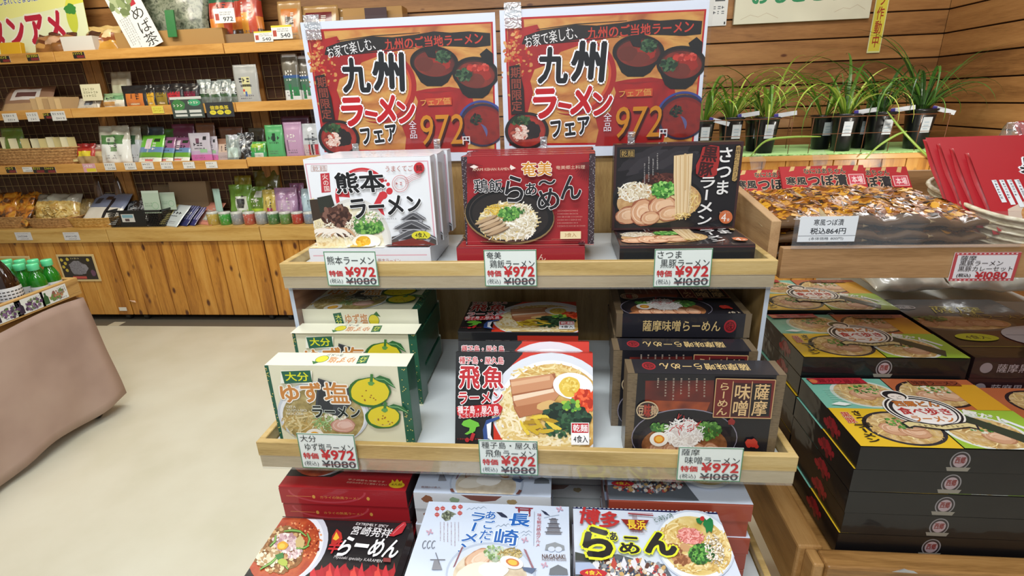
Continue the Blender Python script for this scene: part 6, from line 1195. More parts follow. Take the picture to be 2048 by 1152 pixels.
item('box', (344, 418, 420, 364), Z4, .17, (flat('#8a7458', .6),), 'grey-brown cardboard box back standing behind the counter booklets', 'box', t=.05, lean=6)
item('box', (312, 350, 420, 370), Z4, .22, (flat('#7a664c', .6),), 'dim cardboard box back left of the grey-brown one', 'box', t=.04, lean=6)
for k, (a, b, yb, yt, c, c2, lab) in enumerate(((306, 362, 453, 417, '#c9d4d8', '#d8d088', 'pale blue flat envelope fanned on the counter'), (338, 380, 453, 418, '#34386a', '#8f94b8', 'navy striped flat envelope beside the pale blue one'), (352, 396, 453, 420, '#3a3c74', '#b8b4d0', 'second navy striped flat envelope on the counter'), (374, 432, 452, 412, '#d8907c', '#c8ccc0', 'salmon flat envelope with leaf drawing on the counter'))):
    def env(u, v, A=PL(c), B=PL(c2), k=k): return B if (k in (1, 2) and int(u * 12) % 2 == 0 and v > .3) or (k == 0 and u < .3) or (k == 3 and .4 < u < .7 and .2 < v < .6) else A
    item('pouch', (a, b, yb, yt), Z4 + .0 + .001, .014 + k * .012, env, lab, 'envelope', 'flat envelopes on the counter', lean=48, t=.008, seed=115 + k, yaw=-22, wr=.02, prof=PF)
item('pouch', (430, 444, 420, 378), Z4, .09, bands((1, '#a8c8bc')), 'narrow pale mint packet standing alone at the counter back', 'packet', lean=3, t=.012, seed=120)
cols = ['#b8a04c', '#3f9a3c', '#8f9498', '#b85a4c', '#9aa0a4', '#4a7a48', '#5f8a4c', '#b04038', '#7f90a4']
nm = ['mustard', 'bright green', 'grey', 'salmon red', 'second grey', 'dark green', 'leaf green', 'red', 'blue-grey']
for k, c in enumerate(cols):
    a = 412 + k * 24.2; Y = CY + .04; x, w_, h_ = spot(a, a + 22, 452, 425, Y, Z4); cm = mottle([c, c, '#d0d2cc'], 60, 3, (1, 1, 1), .3, .8, .4, .75, .5, .3); m = MB(); r = w_ / 2
    m.lathe([(0, 0), (r * .9, .0), (r, .004), (r, h_ * .8), (r * .96, h_ * .84)], cm, 20); o = m.build('seasoning_jar', None, True, loc=(x, Y + r, Z4)); tag(o, '%s wrapped seasoning jar in the counter row, %s from the left' % (nm[k], ['first', 'second', 'third', 'fourth', 'fifth', 'sixth', 'seventh', 'eighth', 'ninth'][k]), 'jar', 'wrapped seasoning jars in a row on the counter')
    m = MB(); m.lathe([(r * .97, h_ * .84), (r, h_ * .87), (r * .9, h_), (0, h_)], PL('#c8ccc8', 1, .15, .8), 20); m.build('lid', o, True)
for k, (a, b, yb, yt, dy, sp_, lab) in enumerate((
    (456, 502, 424, 372, .09, marked(bands((1, '#6f9a3c')), [(.3, .8, .3, .7, '#d8dcd0'), (.4, .7, .4, .6, '#4a4a44')]), 'green foil tea pouch with white label, left of the pair'),
    (466, 500, 410, 354, .14, bands((1, '#8f8a34')), 'olive foil pouch behind the left green tea pouch'),
    (488, 530, 424, 376, .10, marked(bands((.35, '#a8c838'), (1, '#5f7d2c')), [(.5, .85, .7, .9, '#c0c4bc')]), 'dark green foil pouch with lime bottom'),
    (506, 558, 410, 342, .16, bands((1, '#5a5a24')), 'large dim olive foil pouch at the counter back'),
    (522, 550, 424, 382, .085, marked(bands((1, '#c8b45c')), [(.35, .75, .1, .45, '#b84058')]), 'yellow pouch with red flower between green and lilac'),
    (546, 592, 424, 378, .08, marked(bands((1, '#a884a8')), [(.15, .8, .1, .6, '#bfa4c0')]), 'crumpled lilac foil pouch on the counter'),
    (578, 606, 420, 369, .12, bands((1, '#8a5c80')), 'darker purple foil pouch behind the lilac one'),
    (600, 640, 426, 380, .085, bands((1, '#b0c8d4')), 'pale blue pouch at the right end of the counter'))):
    item('pouch', (a, b, yb, yt), Z4, dy, sp_, lab, 'pouch', 'foil pouches on the counter', lean=10, t=.05, seed=130 + k, wr=.14)
# ---- tags along the shelf edges
def edge_tag(px, kind, label, YY=CY - .0035):
    a, b, yb, yt = px; p0, p1 = at(a, yb, YY), at(b, yb, YY); tp = at((a + b) / 2, yt, YY); w, h = p1.x - p0.x, tp.z - p0.z; m = MB(); m.box(-w / 2, w / 2, 0, .0012, 0, h, WHITE)
    o = m.build('shelf_tag', loc=((p0.x + p1.x) / 2, YY, p0.z)); tag(o, label, 'price tag', 'price tags along the shelf edges')
    ar = Art(w, h, None, int(a) % 50); W, H = w * 1000, h * 1000
    if kind == 'w': ar.full('#dcdcd8'); ar.scribble(W * .1, H * .12, W * .9, H * .45, 1, '#6a6a70'); ar.scribble(W * .3, H * .6, W * .95, H * .9, 1, '#5a5a64')
    elif kind == 'y': ar.full('#1f1a14'); ar.scribble(W * .05, H * .05, W * .9, H * .45, 1, '#d8cc38', .8); ar.rect(W * .3, H * .55, W * .95, H * .95, '#7a2428')
    elif kind == 'p': ar.full('#d8a0a8'); ar.rect(W * .25, H * .55, W, H * .95, '#d8c838'); ar.scribble(W * .1, H * .1, W * .9, H * .45, 1, '#f0ecec')
    elif kind == 'g': ar.full('#d8cc50'); ar.scribble(W * .1, H * .2, W * .9, H * .8, 2, '#a89020')
    elif kind == 'b': ar.full('#d4d4d8'); ar.scribble(W * .1, H * .1, W * .9, H * .25, 1, '#8a8a90'); ar.scribble(W * .15, H * .4, W * .85, H * .65, 1, '#2a3050', .8); ar.scribble(W * .3, H * .75, W * .9, H * .92, 1, '#6a6a70')
    ar.build('printed_text', o)
T1 = ['on the top shelf edge', 'on the second shelf edge', 'on the third shelf edge', 'on the counter edge']
o9 = ['first', 'second', 'third', 'fourth', 'fifth', 'sixth', 'seventh']
for i, (a, b) in enumerate(((1, 22), (56, 80), (148, 171))): edge_tag((a, b, 125 - a * .055, 112 - a * .055), 'y', 'small black and yellow tag %s, %s from the left' % (T1[0], o9[i]))
for i, (a, b) in enumerate(((9, 38), (57, 80), (106, 134))): edge_tag((a, b, 245 - a * .03, 227 - a * .045), 'w', 'white tag %s, %s white one from the left' % (T1[1], o9[i]))
edge_tag((89, 105, 238, 226), 'y', 'small black and yellow tag %s between two white tags' % T1[1])
edge_tag((306, 329, 227, 212), 'g', 'yellow tag %s below the black pouches' % T1[1])
for i, (a, b) in enumerate(((14, 34), (68, 91), (91, 113))): edge_tag((a, b, 346, 334), 'y', 'small black and yellow tag %s, %s from the left' % (T1[2], o9[i]))
edge_tag((47, 66, 344, 334), 'w', 'white tag %s between black and yellow tags' % T1[2])
edge_tag((169, 194, 345, 327), 'p', 'pink and yellow tag %s below the cookie bags' % T1[2])
for i, (a, b) in enumerate(((211, 233), (251, 274), (286, 309), (323, 347), (368, 391), (413, 436))): edge_tag((a, b, 340.5 - i * .8, 325.5 - i * .5), 'w', 'white tag %s, %s of the six right of the pink one' % (T1[2], o9[i]))
for i, (a, b) in enumerate(((34, 66), (130, 161))): edge_tag((a, b, 480.5, 464.5), 'b', ['white tag on the counter edge below the ring snacks, left one', 'white tag on the counter edge below the white cracker bag'][i], CY - .0145)
# ================================================================ right side: upper bin with pickles and curry pouches
BX0, BX1 = .402, 1.30
rk = empty('display_rack', (.85, .95, 0)); tag(rk, 'plain wooden rack with a raised pickle bin, right of the ramen stand', 'rack')
def RK(o): o.parent = rk; o.matrix_parent_inverse = Matrix.Translation((-.85, -.95, 0)); return o
m = MB(); m.box(BX0, BX1, .950, .968, EYE - .326, EYE - .268, RAW); RK(m.build('front_board', bevel=.0015))
m = MB()
pr = [(.972, EYE - .318), (1.42, EYE - .300), (1.42, EYE - .175), (.972, EYE - .222)]
a = [(.384, y, z) for y, z in pr]; b = [(.4015, y, z) for y, z in pr]; m.face(a[::-1], RAWY); m.face(b, RAWY)
for k in range(4): m.face([a[k - 1], a[k], b[k], b[k - 1]], RAWY)
RK(m.build('side_board', bevel=.001, seg=1, recalc=True))
m = MB(); m.box(BX0, BX1, .9685, 1.42, EYE - .326, EYE - .312, RAW); RK(m.build('bin_floor'))
m = MB(); m.box(BX0, BX1, 1.421, 1.436, EYE - .326, EYE - .2, RAW); RK(m.build('back_board'))
for x in (.405, 1.27):
    m = MB(); m.box(x, x + .032, 1.387, 1.419, 0 if x < 1 else EYE - .8285, EYE - .3265, RAWY); RK(m.build('post'))
m = MB(); m.box(BX0 + .012, .795, .9465, .9485, EYE - .268, EYE - .205, CLEAR); m.box(BX0 + .012, .795, .9485, .9498, EYE - .269, EYE - .262, CLEAR); RK(m.build('clear_strip'))

tsu = mottle(['#2c1608', '#6a3a10', '#a86a18', '#c88c22', '#8a5214'], 34, 5, (1, 1.0, 1.9), .22, .9, .28, .72, .9, .9)
def stripes(a):
    W, H = a.W * 1000, a.H * 1000; a.full('#a8161e')
    for k in range(7): x = k * W * .19 - W * .2; a.poly([(x, H), (x + W * .07, H), (x + W * .20, 0), (x + W * .15, 0)], '#c8a468')
    a.poly([(0, H * .30), (W * .2, H * .16), (W * .8, H * .16), (W, H * .34), (W, H), (0, H)], '#a8161e')
    a.text('なにはあちゃん', (W * .28, H * .10, W * .78, H * .36), '#141214', .04, [('#d8b890', .03)]); a.text('寒風', (W * .05, H * .46, W * .30, H * .86), '#141214', .05, [('#e0c8a8', .03)]); a.text('つぼ漬', (W * .31, H * .38, W * .78, H * .94), '#141214', .06, [('#e0c8a8', .03)])
    a.rect(W * .80, H * .4, W * .98, H * .86, '#e0b4b0'); a.rect(W * .81, H * .43, W * .97, H * .83, '#c04050'); a.text('本場', (W * .83, H * .48, W * .96, H * .8), '#f0d8d4', .02)
def pk_mesh(seed):
    e_ = PL('#b8a47c', 1, .12, .5); ed_ = PL('#5e4630', 1, .12, .4)  # ed_: shade at the wrapped front end, put into the colour
    return grid_solid('pickle_pack', .186, .235, .031, lambda u, v: e_ if u < .03 or u > .97 or v > .97 else (ed_ if v < .09 else tsu), lambda v: math.sin(math.pi * min(1, v * .94 + .02)) ** .45, 20, 24, .12, seed, None, 0, True, .35)
PKS = [('left', .478, 1.010, -2, 'pickle pack at the left of the bin, partly under the middle pack'), ('middle', .592, 1.004, 0, 'amber pickle pack on top in the middle of the bin, full red header showing'), ('right', .700, 1.010, 2, 'pickle pack at the right of the bin, against the cane basket')]
PKP = []
for lay in range(3):
    for k, (nm_, x, y, yw, lab) in enumerate(PKS):
        zz = -.2345 - lay * .0285 - (.0 if k == 1 else .007)
        if lay == 0:
            o = pk_mesh(200 + k); hd = MB(); hd.box(-.092, .092, 0, .003, 0, .060, PL('#8a1820', .9, .2, .3)); hd = hd.build('header', o, loc=(0, -.002, .229), rot=(R_(44), 0, 0)); f_ = SURF[0]; a = Art(.168, .215, None, 60 + k, lambda h_: flat(h_, .35, .25, 0, .2)); a.bits(84, 108, 84, 108, 330, 5.5, ['#b87c18', '#cc9424', '#985a12', '#7a420e', '#2c180c', '#8a5210', '#5a300c'], 1.9); a.bits(30, 190, 30, 25, 25, 5, ['#c88a1c', '#8a4c10']); a.bits(140, 190, 30, 25, 25, 5, ['#c88a1c', '#8a4c10']); a.bits(30, 30, 30, 28, 25, 5, ['#c88a1c', '#d8a02c']); a.bits(140, 30, 30, 28, 25, 5, ['#c88a1c', '#8a4c10'])
            ps = a.build('pickle_slices', o, (0, 0, .012)); ps['kind'] = 'stuff'
            for vt in ps.data.vertices: vt.co.y = f_(vt.co.x, vt.co.z + .012) + .0016 + vt.co.y
            a = Art(.182, .058, None, 5 + k); stripes(a); a.build('printed_header', hd, (0, -.0004, .001))
            m = MB(); m.face([(-.016, 0, 0), (.012, -.003, .002), (.018, .004, .022), (.004, .002, .036), (-.022, -.002, .028)], WRAP); m.build('wrap_tip', o, loc=(.03 * (k - 1), -.045, .270), rot=(R_(70), 0, 0)); PKP.append(o)
        else: o = dup(PKP[k])
        o.location = (x + .004 * lay, y + .002 * lay, EYE + zz); o.rotation_euler = (R_(-84), 0, R_(yw))
        tag(o, lab if lay == 0 else 'amber pickle pack in the %s layer of the bin, %s' % (['', 'second', 'lowest'][lay], nm_), 'pickle pack', 'pickle packs in the bin')
m = MB(); m.face([(-.05, -.001, 0), (.02, -.001, .004), (.05, -.001, .03), (.01, -.001, .045), (-.035, -.001, .03)], flat('#c8a8b8', .3, .8)); 
for k in range(5): m.face([(-.03 + k * .012, -.0016, .008 + k * .003), (-.024 + k * .012, -.0016, .008 + k * .003), (-.016 + k * .012, -.0016, .03 + k * .002), (-.022 + k * .012, -.0016, .03 + k * .002)], flat('#8a3a5a', .4))
for x_, n3 in ((.655, 'middle'), (.79, 'right')): pass
# price notes of the bin
def pc1(a):
    W, H = a.W * 1000, a.H * 1000; a.full('#dfe3e8'); a.text('寒風つぼ漬', (W * .24, H * .10, W * .76, H * .36), '#22252c', .02); a.text('税込864円', (W * .2, H * .44, W * .82, H * .70), '#1c2028', .03)
    a.line([(0, H * .76), (W, H * .76)], .8, '#5a6068'); a.text('(本体価格 800円)', (W * .2, H * .81, W * .80, H * .95), '#2c3038', .01)
def pc2(a):
    W, H = a.W * 1000, a.H * 1000; a.full('#b0444a'); a.rect(W * .05, H * .09, W * .95, H * .91, '#d8d4d8')
    for k in range(14): a.rect(W * (.03 + .068 * k), H * .02, W * (.06 + .068 * k), H * .06, '#d8c0c4'); a.rect(W * (.03 + .068 * k), H * .94, W * (.06 + .068 * k), H * .98, '#d8c0c4')
    a.text('薩摩', (W * .10, H * .10, W * .34, H * .28), '#2a2426', .01); a.text('黒豚ラーメン', (W * .10, H * .28, W * .76, H * .47), '#2a2426', .01); a.text('黒豚カレーセット', (W * .10, H * .48, W * .93, H * .66), '#2a2426', .01)
    a.text('(税込)', (W * .10, H * .72, W * .32, H * .88), '#2a2426', .03); a.text('¥1080', (W * .38, H * .66, W * .88, H * .91), '#b02830', .04)
for px, Y, f, lab, th, ry in (((1594, 1708, 484, 433), .9445, pc1, 'white pickle price card reading 864 yen in the clear strip', 9, 0), ((1896, 2026, 562, 505), .9475, pc2, 'red-bordered price card stuck on the right bin front', 0, 0)):
    p0, p1, tp = at(px[0], px[2], Y), at(px[1], px[2], Y), at((px[0] + px[1]) / 2, px[3], Y); w_, h_ = p1.x - p0.x, tp.z - p0.z
    m = MB(); m.box(-w_ / 2, w_ / 2, 0, .0012, 0, h_, WHITE); o = m.build('price_card', loc=((p0.x + p1.x) / 2, Y, p0.z)); tag(o, lab, 'card'); a = Art(w_, h_, None, 6); f(a); a.build('printed_text', o)
# cane basket and red curry pouches
wc = ('#a89a78', '#cfc6aa', '#e6e0cc')
CYo, CY = CY, 0.0
o = basket((1880, 2420, 480, 440), EYE - .311, .985 - .022, .34, 'cream cane basket of red pouches at the right of the pickle bin', .10, wc, 'cane_basket', 5); CY = CYo
o.location = (1.045, 1.145, EYE - .292); o.rotation_euler = (R_(8), 0, 0)
_bx = [v.co.x for v in o.data.vertices]; _bz = [v.co.z for v in o.data.vertices]; o.scale = (.50 / (max(_bx) - min(_bx)), 1, .076 / max(_bz))
def redart(a):
    W, H = a.W * 1000, a.H * 1000; a.full('#a81824'); a.poly([(W * .1, H), (W * .16, H * .74), (W * .5, H * .56), (W, H * .55), (W, H)], '#c8b4a4'); a.poly([(W * .2, H), (W * .3, H * .74), (W * .6, H * .62), (W, H * .66), (W, H)], '#8a2418')
    a.ell(W * .62, H * .82, W * .36, H * .2, mottle(['#8a4418', '#b87838', '#d8c080'], 40)); a.bits(W * .6, H * .8, W * .3, H * .15, 60, 6, ['#e0cc90', '#c89a50', '#7a3a18', '#4f7a30'], 1.3)
    a.text('黒', (W * .42, H * .12, W * .78, H * .34), '#16161c', .05, [('#e8e8ec', .05)], 12); a.text('豚', (W * .50, H * .34, W * .88, H * .56), '#16161c', .05, [('#e8e8ec', .05)], 12); a.text('薩摩', (W * .80, H * .08, W * .94, H * .3), '#16161c', .04, [('#e8e8ec', .05)], 0, vert=True)
    for k in range(4): a.rect(W * (.12 + .07 * k), H * .38, W * (.165 + .07 * k), H * (.66 + .03 * k), '#d8dce0', -4); a.scribble(W * (.125 + .07 * k), H * .39, W * (.16 + .07 * k), H * .64, 1, '#3a3a48', .6, True)
RP = None
for k, (x, y, z, ln, yw, lab) in enumerate(((.917, 1.035, -.268, 43, 0, 'red curry pouch at the front of the cane basket, lettering facing out'), (.900, 1.056, -.260, 43, 0, 'red curry pouch second in the cane basket fan'), (.886, 1.077, -.252, 43, 0, 'red curry pouch third in the cane basket fan'), (.870, 1.098, -.244, 43, 0, 'red curry pouch farthest left in the cane basket fan'), (1.125, 1.215, -.232, 38, 3, 'red curry pouch standing highest at the back of the cane basket'))):
    if RP is None:
        o = grid_solid('curry_pouch', .20, .188, .016, lambda u, v: PL('#a81824', .5, .35, .15), lambda v: max(.05, math.sin(math.pi * v) ** .5), 10, 12, .03, 300); a = Art(.197, .184, None, 8); redart(a); a.build('printed_front', o, (0, -.0084, .002)); RP = o
    else: o = dup(RP)
    o.location = (x, y, EYE + z); o.rotation_euler = (R_(-ln), 0, R_(yw)); tag(o, lab, 'pouch', 'red curry pouches in the cane basket')
o = grid_solid('plastic_bag', .07, .12, .05, lambda u, v: WRAP, PF, 12, 14, .3, 301); o.location = (1.035, 1.30, EYE - .20); o.rotation_euler = (R_(-10), 0, .2); tag(o, 'crumpled clear plastic bag sticking up behind the red pouches', 'plastic bag')

# ================================================================ lower right: timber crate table with black ramen sets
ct = empty('crate_table', (.9, .745, 0)); tag(ct, 'rough timber table with a raised rim under the black ramen set boxes', 'table')
def CTp(o): o.parent = ct; o.matrix_parent_inverse = Matrix.Translation((-.9, -.745, 0)); return o
m = MB(); m.box(.472, 1.6, .745, .788, EYE - .925, EYE - .80, CRATE); CTp(m.build('front_rim', bevel=.005))
m = MB(); m.box(.440, .486, .79, 1.75, EYE - .925, EYE - .80, CRATEY); CTp(m.build('side_rim', bevel=.005))
m = MB(); m.box(.452, .4715, .752, .79, EYE - .985, EYE - .803, CRATEY); CTp(m.build('corner_block', bevel=.004))
m = MB(); m.box(.487, 1.6, .789, 1.75, EYE - .85, EYE - .829, CRATE); CTp(m.build('tabletop'))
for x in (.46, 1.5):
    for y in (.80, 1.68): m = MB(); m.box(x, x + .06, y, y + .06, 0, EYE - .9255, CRATEY); CTp(m.build('leg', bevel=.003))
m = MB(); m.face([(-.02, 0, 0), (.024, 0, -.001), (.012, -.004, .009), (-.002, -.006, .013), (-.012, -.004, .008)], flat('#d8dce0', .4, .4)); m.face([(-.02, 0, 0), (-.012, -.004, .008), (-.002, -.001, .010), (.02, .001, .0)], flat('#d8dce0', .4, .4)); p = at(1808, 1146, .7425)
tag(m.build('paper_scrap', loc=(p.x, .7435, p.z)), 'small torn white paper scrap on the crate table front', 'paper scrap')
WT = 'black tasting-set ramen box'
def sstack(k, t, x, y, ztop, n, where, what, grp, seed):
    me, W, H = art_mesh(k); rr = random.Random(seed)
    for i in range(n):
        jx, jy = (rr.uniform(-.003, .001), rr.uniform(-.0005, .001)) if i else (0, 0)
        put(k, t - .001, (x + jx, y + jy, ztop - i * t), (R_(-90), 0, R_(rr.uniform(-.2, .2) if i else 0)), '%s, %s in the %s stack' % (what, TOPO[i], where), grp)
sstack('saigo', .048, .6775, .796, EYE - .580, 5, 'nearest', WT, 'black tasting-set boxes in the nearest stack', 1)
sstack('saigo', .048, .680, 1.040, EYE - .535, 6, 'middle', WT, 'black tasting-set boxes in the middle stack', 2)
sstack('saigo', .0495, .682, 1.284, EYE - .527, 6, 'farthest', WT, 'black tasting-set boxes in the farthest stack', 3)
sstack('saigo2', .048, 1.020, .800, EYE - .600, 4, 'right-hand front', 'orange and green topped ramen box', 'orange and green topped ramen boxes at the right edge', 4)
sstack('kuro', .049, .994, 1.048, EYE - .535, 6, 'right-hand rear', 'dark black-pork ramen box with yellow lettering', 'dark black-pork ramen boxes behind', 5)
# cellophane-wrapped white packets behind the boxes
cel = mottle(['#c8cec6', '#e0e4dc', '#eef0ea', '#d8dcd4'], 10, 3, (1, 1, 1), .3, .8, .3, .7, .4, .4)
for k, (x, y, z, w_, L_, yw, ln, c, lab) in enumerate(((.955, 1.41, .0, .21, .17, 8, 76, None, 'clear-wrapped white packet right behind the farthest black stack'), (1.150, 1.41, .0, .19, .18, -10, 74, None, 'clear-wrapped white packet with pale print, front right of the white pile'), (.965, 1.555, .022, .24, .17, -6, 70, None, 'clear-wrapped white packet at the back left of the white pile'), (1.160, 1.565, .022, .20, .17, 6, 70, '#2f7a54', 'clear-wrapped packet with a green end at the back right'))):
    g = PL(c) if c else None; o = grid_solid('wrapped_packet', w_, L_, .06, lambda u, v: g if (g and u > .55 and v < .5) else cel, PF, 14, 14, .10, 310 + k); o.location = (x, y, EYE - .545 + z + .03); o.rotation_euler = (R_(-ln), 0, R_(yw)); tag(o, lab, 'packet', 'clear-wrapped white packets')
    if k == 1: a = Art(w_ * .5, L_ * .4, None, 3); a.scribble(5, 5, w_ * 480, L_ * 380, 5, '#8a929a', .5); f_ = SURF[0]; q = a.build('printed_text', o, (0, 0, L_ * .3)); [setattr(vt.co, 'y', f_(vt.co.x, vt.co.z + L_ * .3)) for vt in q.data.vertices]
m = MB(); m.box(.855, 1.26, 1.40, 1.74, EYE - .828, EYE - .548, flat('#c8c8c0', .6)); tag(m.build('storage_box', bevel=.004), 'plain pale box under the clear-wrapped white packets', 'box')

# ================================================================ potted orchids in front of the board wall
OY = 2.98; OZ = EYE - .106 * 3.0
pc = empty('plant_counter', (1.5, OY, 0)); tag(pc, 'wooden counter with a bright green mesh mat under the potted orchids', 'counter')
def PC_(o): o.parent = pc; o.matrix_parent_inverse = Matrix.Translation((-1.5, -OY, 0)); return o
m = MB(); m.box(.6, 2.2, OY, 3.56, OZ - .035, OZ - .006, GOLD.copy() if 0 else EDGE); PC_(m.build('countertop', bevel=.003))
m = MB(); n = 13
for i in range(n): m.box(.6 + i * 1.6 / n + .002, .6 + (i + 1) * 1.6 / n - .002, OY + .02, OY + .036, 0, OZ - .036, GOLD)
PC_(m.build('plank_front', bevel=.002, seg=1))
for x in (.6, 2.18): m = MB(); m.box(x, x + .02, OY + .037, 3.56, 0, OZ - .036, GOLD); PC_(m.build('side_board'))
gm = mottle(['#5f9a48', '#a8d880', '#d0f0b0'], 60, 2, (1, 1, 1), .5, .3, .35, .65, 0, .4); m = MB(); m.box(.62, 2.18, OY + .0, 3.54, OZ - .0055, OZ - .001, gm)
for i in range(50): y = OY + .004 + i * .011; m.tube([(.62, y, OZ), (2.18, y, OZ)], .0022, PL('#b4dc90', .3, .4, 0), 4)
PC_(m.build('mesh_mat'))
potm = flat('#14161a', .35, .4); soil = mottle(['#3a2a1c', '#6a4c34', '#8a6a4c'], 60, 3)
def orchid(px, pyb, dy, sc, nl, seed, lab, flag=True, dark=False):
    Y = OY + .10 + dy; x = at(px, pyb, Y).x; rr = random.Random(seed); o = empty('potted_orchid', (x, Y, OZ + .0015)); tag(o, lab, 'potted plant', 'potted orchids on the green mat')
    H = .196 * sc; r = .066 * sc; m = MB(); m.lathe([(0, 0), (r * .62, 0), (r * .66, .004), (r * .92, H * .86), (r * .95, H * .93), (r * 1.06, H * .95), (r * 1.06, H), (r * .98, H), (r * .94, H * .94), (0, H * .93)], potm, 28, sq=.35)
    m.build('pot', o, True)
    m = MB(); m.lathe([(0, H * .95), (r * .9, H * .94)], soil, 16)
    for k in range(26): t = rr.uniform(0, 6.28); q = r * .8 * rr.random() ** .5; m.obox(Matrix.Translation((q * math.cos(t), q * math.sin(t), H * .96)) @ Euler((rr.random(), rr.random(), rr.random() * 3)).to_matrix().to_4x4(), .012, .01, .007, soil)
    m.build('bark', o)
    m = MB(); s_ = [(-.023, 0, H * .42), (.023, 0, H * .42), (.023, 0, H * .8), (-.023, 0, H * .8)]
    w0 = r * .80; sx = (rr.uniform(-.01, .02)); m.face([(p[0] + sx, -(r * (.66 + .30 * p[2] / H)) * 1.02 - .0025, p[2]) for p in s_], flat('#cfd6dc', .4)); a_ = m
    for k in range(3): m.face([(p[0] * .7 + sx, -(r * (.66 + .30 * p[2] / H)) * 1.02 - .0032, p[2]) for p in [(-.018, 0, H * (.5 + .08 * k)), (.016, 0, H * (.5 + .08 * k)), (.016, 0, H * (.53 + .08 * k)), (-.018, 0, H * (.53 + .08 * k))]], flat('#b0c0cc', .4))
    m.build('sticker', o)
    if flag:
        m = MB(); d = 1 if seed % 2 else -1; M_ = Matrix.Translation((.02, -r * .8, H * 1.0)) @ Euler((0, R_(12 * d + 4), R_(-12))).to_matrix().to_4x4(); m.obox(M_ @ Matrix.Translation((.052, 0, .004)), .105, .0012, .022, flat('#d8dde4', .4)); m.obox(M_ @ Matrix.Translation((.006, -.0008, .004)), .02, .001, .02, flat('#4a3f9a', .4)); m.build('plant_label', o)
    m = MB(); cs = [PL(c, .25, .4, 0) for c in (['#5a8428', '#86aa34', '#a4bc48', '#456c22', '#b8c860'] if not dark else ['#2f5420', '#3f6a28', '#55802c', '#284a1c'])]
    for k in range(nl):
        az = rr.uniform(0, 6.283); ln = rr.uniform(.24, .62) * sc; w_ = rr.uniform(.0045, .0105); up = rr.uniform(.75, 1.35); bd = rr.uniform(1.2, 3.4); p = Vector((math.cos(az) * r * .3, math.sin(az) * r * .3, H * .94)); el = up; P_ = []; n = 12
        for q in range(n + 1):
            P_.append(p.copy()); st_ = ln / n; p = p + Vector((math.cos(az) * math.cos(el), math.sin(az) * math.cos(el) * .75, math.sin(el))) * st_; el -= bd / n * (.4 + 1.2 * q / n); az += rr.uniform(-.04, .04)
            if P_[0] is not None and x + p.x > 2.23: break
        side = Vector((-math.sin(az), math.cos(az), 0)); c = cs[k % len(cs)]; n = len(P_) - 1
        for q in range(n):
            wa = w_ * (1 - (q / n) ** 2.2) * min(1, .45 + q / n * 2); wb = w_ * (1 - ((q + 1) / n) ** 2.2) * min(1, .45 + (q + 1) / n * 2); dz = Vector((0, 0, .3))
            for sgn_ in (1, -1):
                e0 = P_[q] + side * wa * sgn_ + Vector((0, 0, wa * .45)); e1 = P_[q + 1] + side * wb * sgn_ + Vector((0, 0, wb * .45)); f_ = [P_[q], P_[q + 1], e1, e0]; m.face(f_ if sgn_ > 0 else f_[::-1], c)
    m.build('leaves', o, True); return o
OR_ = [(1402, 300, .02, .95, 22, 1, 'potted orchid cut off by the right ramen sign'), (1456, 302, .03, 1.0, 34, 2, 'potted orchid just right of the ramen sign'), (1506, 300, .12, .9, 16, 3, 'potted orchid half hidden behind its neighbour, with an orange-brown wire beside it'), (1526, 305, .0, .98, 24, 4, 'small-leaved potted orchid in front with a tilted white label'), (1638, 298, .13, .95, 14, 5, 'potted orchid half hidden at the left of the central group'),
       (1678, 305, .01, 1.0, 34, 6, 'potted orchid with pale spreading leaves at the front of the central group'), (1716, 298, .14, .95, 14, 7, 'potted orchid half hidden in the middle of the central group'), (1748, 300, .02, 1.02, 34, 8, 'potted orchid at the right of the central group'), (1826, 298, .03, 1.06, 46, 9, 'dense dark green potted orchid standing alone nearest the wall corner')]
for px, pyb, dy, sc, nl, sd, lab in OR_: orchid(px, pyb, dy, sc, nl, sd, lab, sd not in (3, 5, 7), sd in (9, 8))
rm = flat('#7a4a2c', .5, .1)
for k, (xa, xb, lab) in enumerate(((1380, 1572, 'rusty wire pot rack around the left orchids'), (1612, 1875, 'rusty wire pot rack around the central and right orchids'))):
    m = MB(); A_, B_ = at(xa, 300, OY + .04).x, at(xb, 298, OY + .04).x; n = max(2, int((B_ - A_) / .13)); zt = .185
    for y in (OY + .012, OY + .31):
        m.tube([(A_, y, OZ + zt), (B_, y, OZ + zt)], .0022, rm, 5); m.tube([(A_, y, OZ + .1), (B_, y, OZ + .1)], .0016, rm, 5)
        for i in range(n + 1): x = A_ + (B_ - A_) * i / n; m.tube([(x, y, OZ + .0025), (x + .004, y, OZ + zt)], .0018, rm, 5)
    for i in range(n + 1): x = A_ + (B_ - A_) * i / n; m.tube([(x + .004, OY + .012, OZ + zt), (x + .004, OY + .31, OZ + zt)], .0018, rm, 5)
    tag(m.build('wire_pot_rack', None, True), lab, 'wire rack', 'wire pot racks')
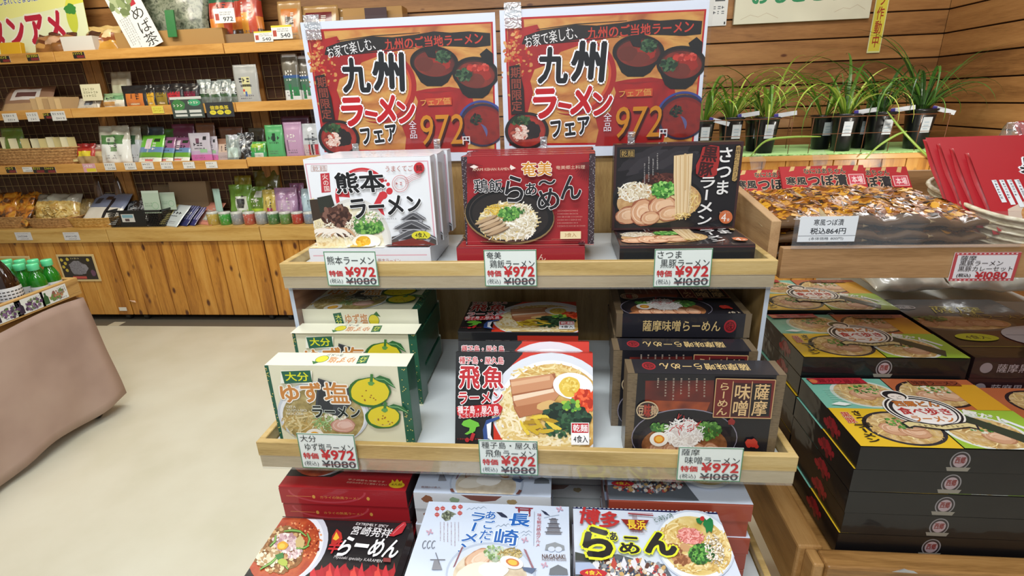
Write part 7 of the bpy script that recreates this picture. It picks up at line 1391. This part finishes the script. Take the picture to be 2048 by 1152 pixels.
# fallen long leaves over the mat edge
for k, (pts, lab) in enumerate((([(1500, 312), (1530, 282), (1580, 274), (1640, 273)], 'long fallen orchid leaf arching over the left mat edge'), ([(1772, 222), (1800, 258), (1845, 305), (1880, 330)], 'long orchid leaf hanging diagonally past the mat edge'), ([(1728, 318), (1755, 292), (1790, 270), (1812, 262)], 'orchid leaf rising from the mat behind the pickle packs'))):
    m = MB(); P_ = [at(a_, b_, OY - .03) for a_, b_ in pts]; Q = []
    for i in range(len(P_) - 1):
        for q in range(5): t = q / 5; p0, p1, p2, p3 = P_[max(0, i - 1)], P_[i], P_[i + 1], P_[min(len(P_) - 1, i + 2)]; Q.append(.5 * ((2 * p1) + (p2 - p0) * t + (2 * p0 - 5 * p1 + 4 * p2 - p3) * t * t + (3 * p1 - p0 - 3 * p2 + p3) * t ** 3))
    Q.append(P_[-1]); n = len(Q); m.tube([p + Vector((0, -.008, 0)) for p in Q], [.0065 * math.sin(math.pi * (i + .8) / (n + .6)) ** .6 for i in range(n)], PL('#8fb048', .25, .4, 0), 5); tag(m.build('orchid_leaf', None, True), lab, 'leaf', 'loose orchid leaves')

# ================================================================ notices on the board wall
def notice(x0, x1, y0, y1, Y, th, f, label, name, frame=None):
    a, b = at(x0, y1, Y), at(x1, y1, Y); tp = at((x0 + x1) / 2, y0, Y); w_, h_ = b.x - a.x, tp.z - a.z; m = MB(); m.box(-w_ / 2, w_ / 2, 0, th, 0, h_, frame or WHITE); o = m.build(name, bevel=.001, seg=1, loc=((a.x + b.x) / 2, Y, (a.z + b.z) / 2)); tag(o, label, 'notice')
    ar = Art(w_ - .002, h_ - .002, None, 9); f(ar); ar.build('printed_sheet', o, (0, 0, .001)); return o
def big(a):
    W, H = a.W * 1000, a.H * 1000; a.full('#d9d8c4'); a.text('おもごころ', (W * .12, H * .38, W * .80, H * .70), '#2a8a5c', .05)
    a.line([(W * .05, H * .93), (W * .12, H * .86), (W * .18, H * .90), (W * .24, H * .84), (W * .33, H * .93)], 2, '#b8a890'); a.line([(W * .74, H * .88), (W * .8, H * .82), (W * .85, H * .84), (W * .9, H * .78), (W * .96, H * .86)], 2, '#b8a890')
notice(1467, 1737, -95, 43, 3.575, .022, big, 'large cream board with green lettering on the back wall, cut by the top edge', 'wall_board', flat('#b8b4a0', .5))
def sm(a): W, H = a.W * 1000, a.H * 1000; a.full('#dde0e2'); a.rect(W * .35, H * .3, W * .85, H * .55, '#4a4f54'); a.scribble(W * .3, H * .62, W * .9, H * .8, 2, '#6a7078'); a.rect(W * .88, H * .93, W * .95, H * .98, '#222')
notice(1412, 1452, -60, 52, 3.592, .004, sm, 'small white notice on the back wall beside the right ramen sign', 'wall_notice')
def yel(a): W, H = a.W * 1000, a.H * 1000; a.full('#d8dc9c'); a.rect(W * .06, 0, W * .94, H * .985, '#d8cc48'); a.text('防犯カメラ作動中', (W * .22, H * .02, W * .80, H * .955), '#a03020', .03, vert=True)
notice(1733, 1759, -140, 106, 3.5935, .002, yel, 'narrow yellow vertical notice with red characters on the back wall', 'wall_notice', flat('#d8d8c0', .5))
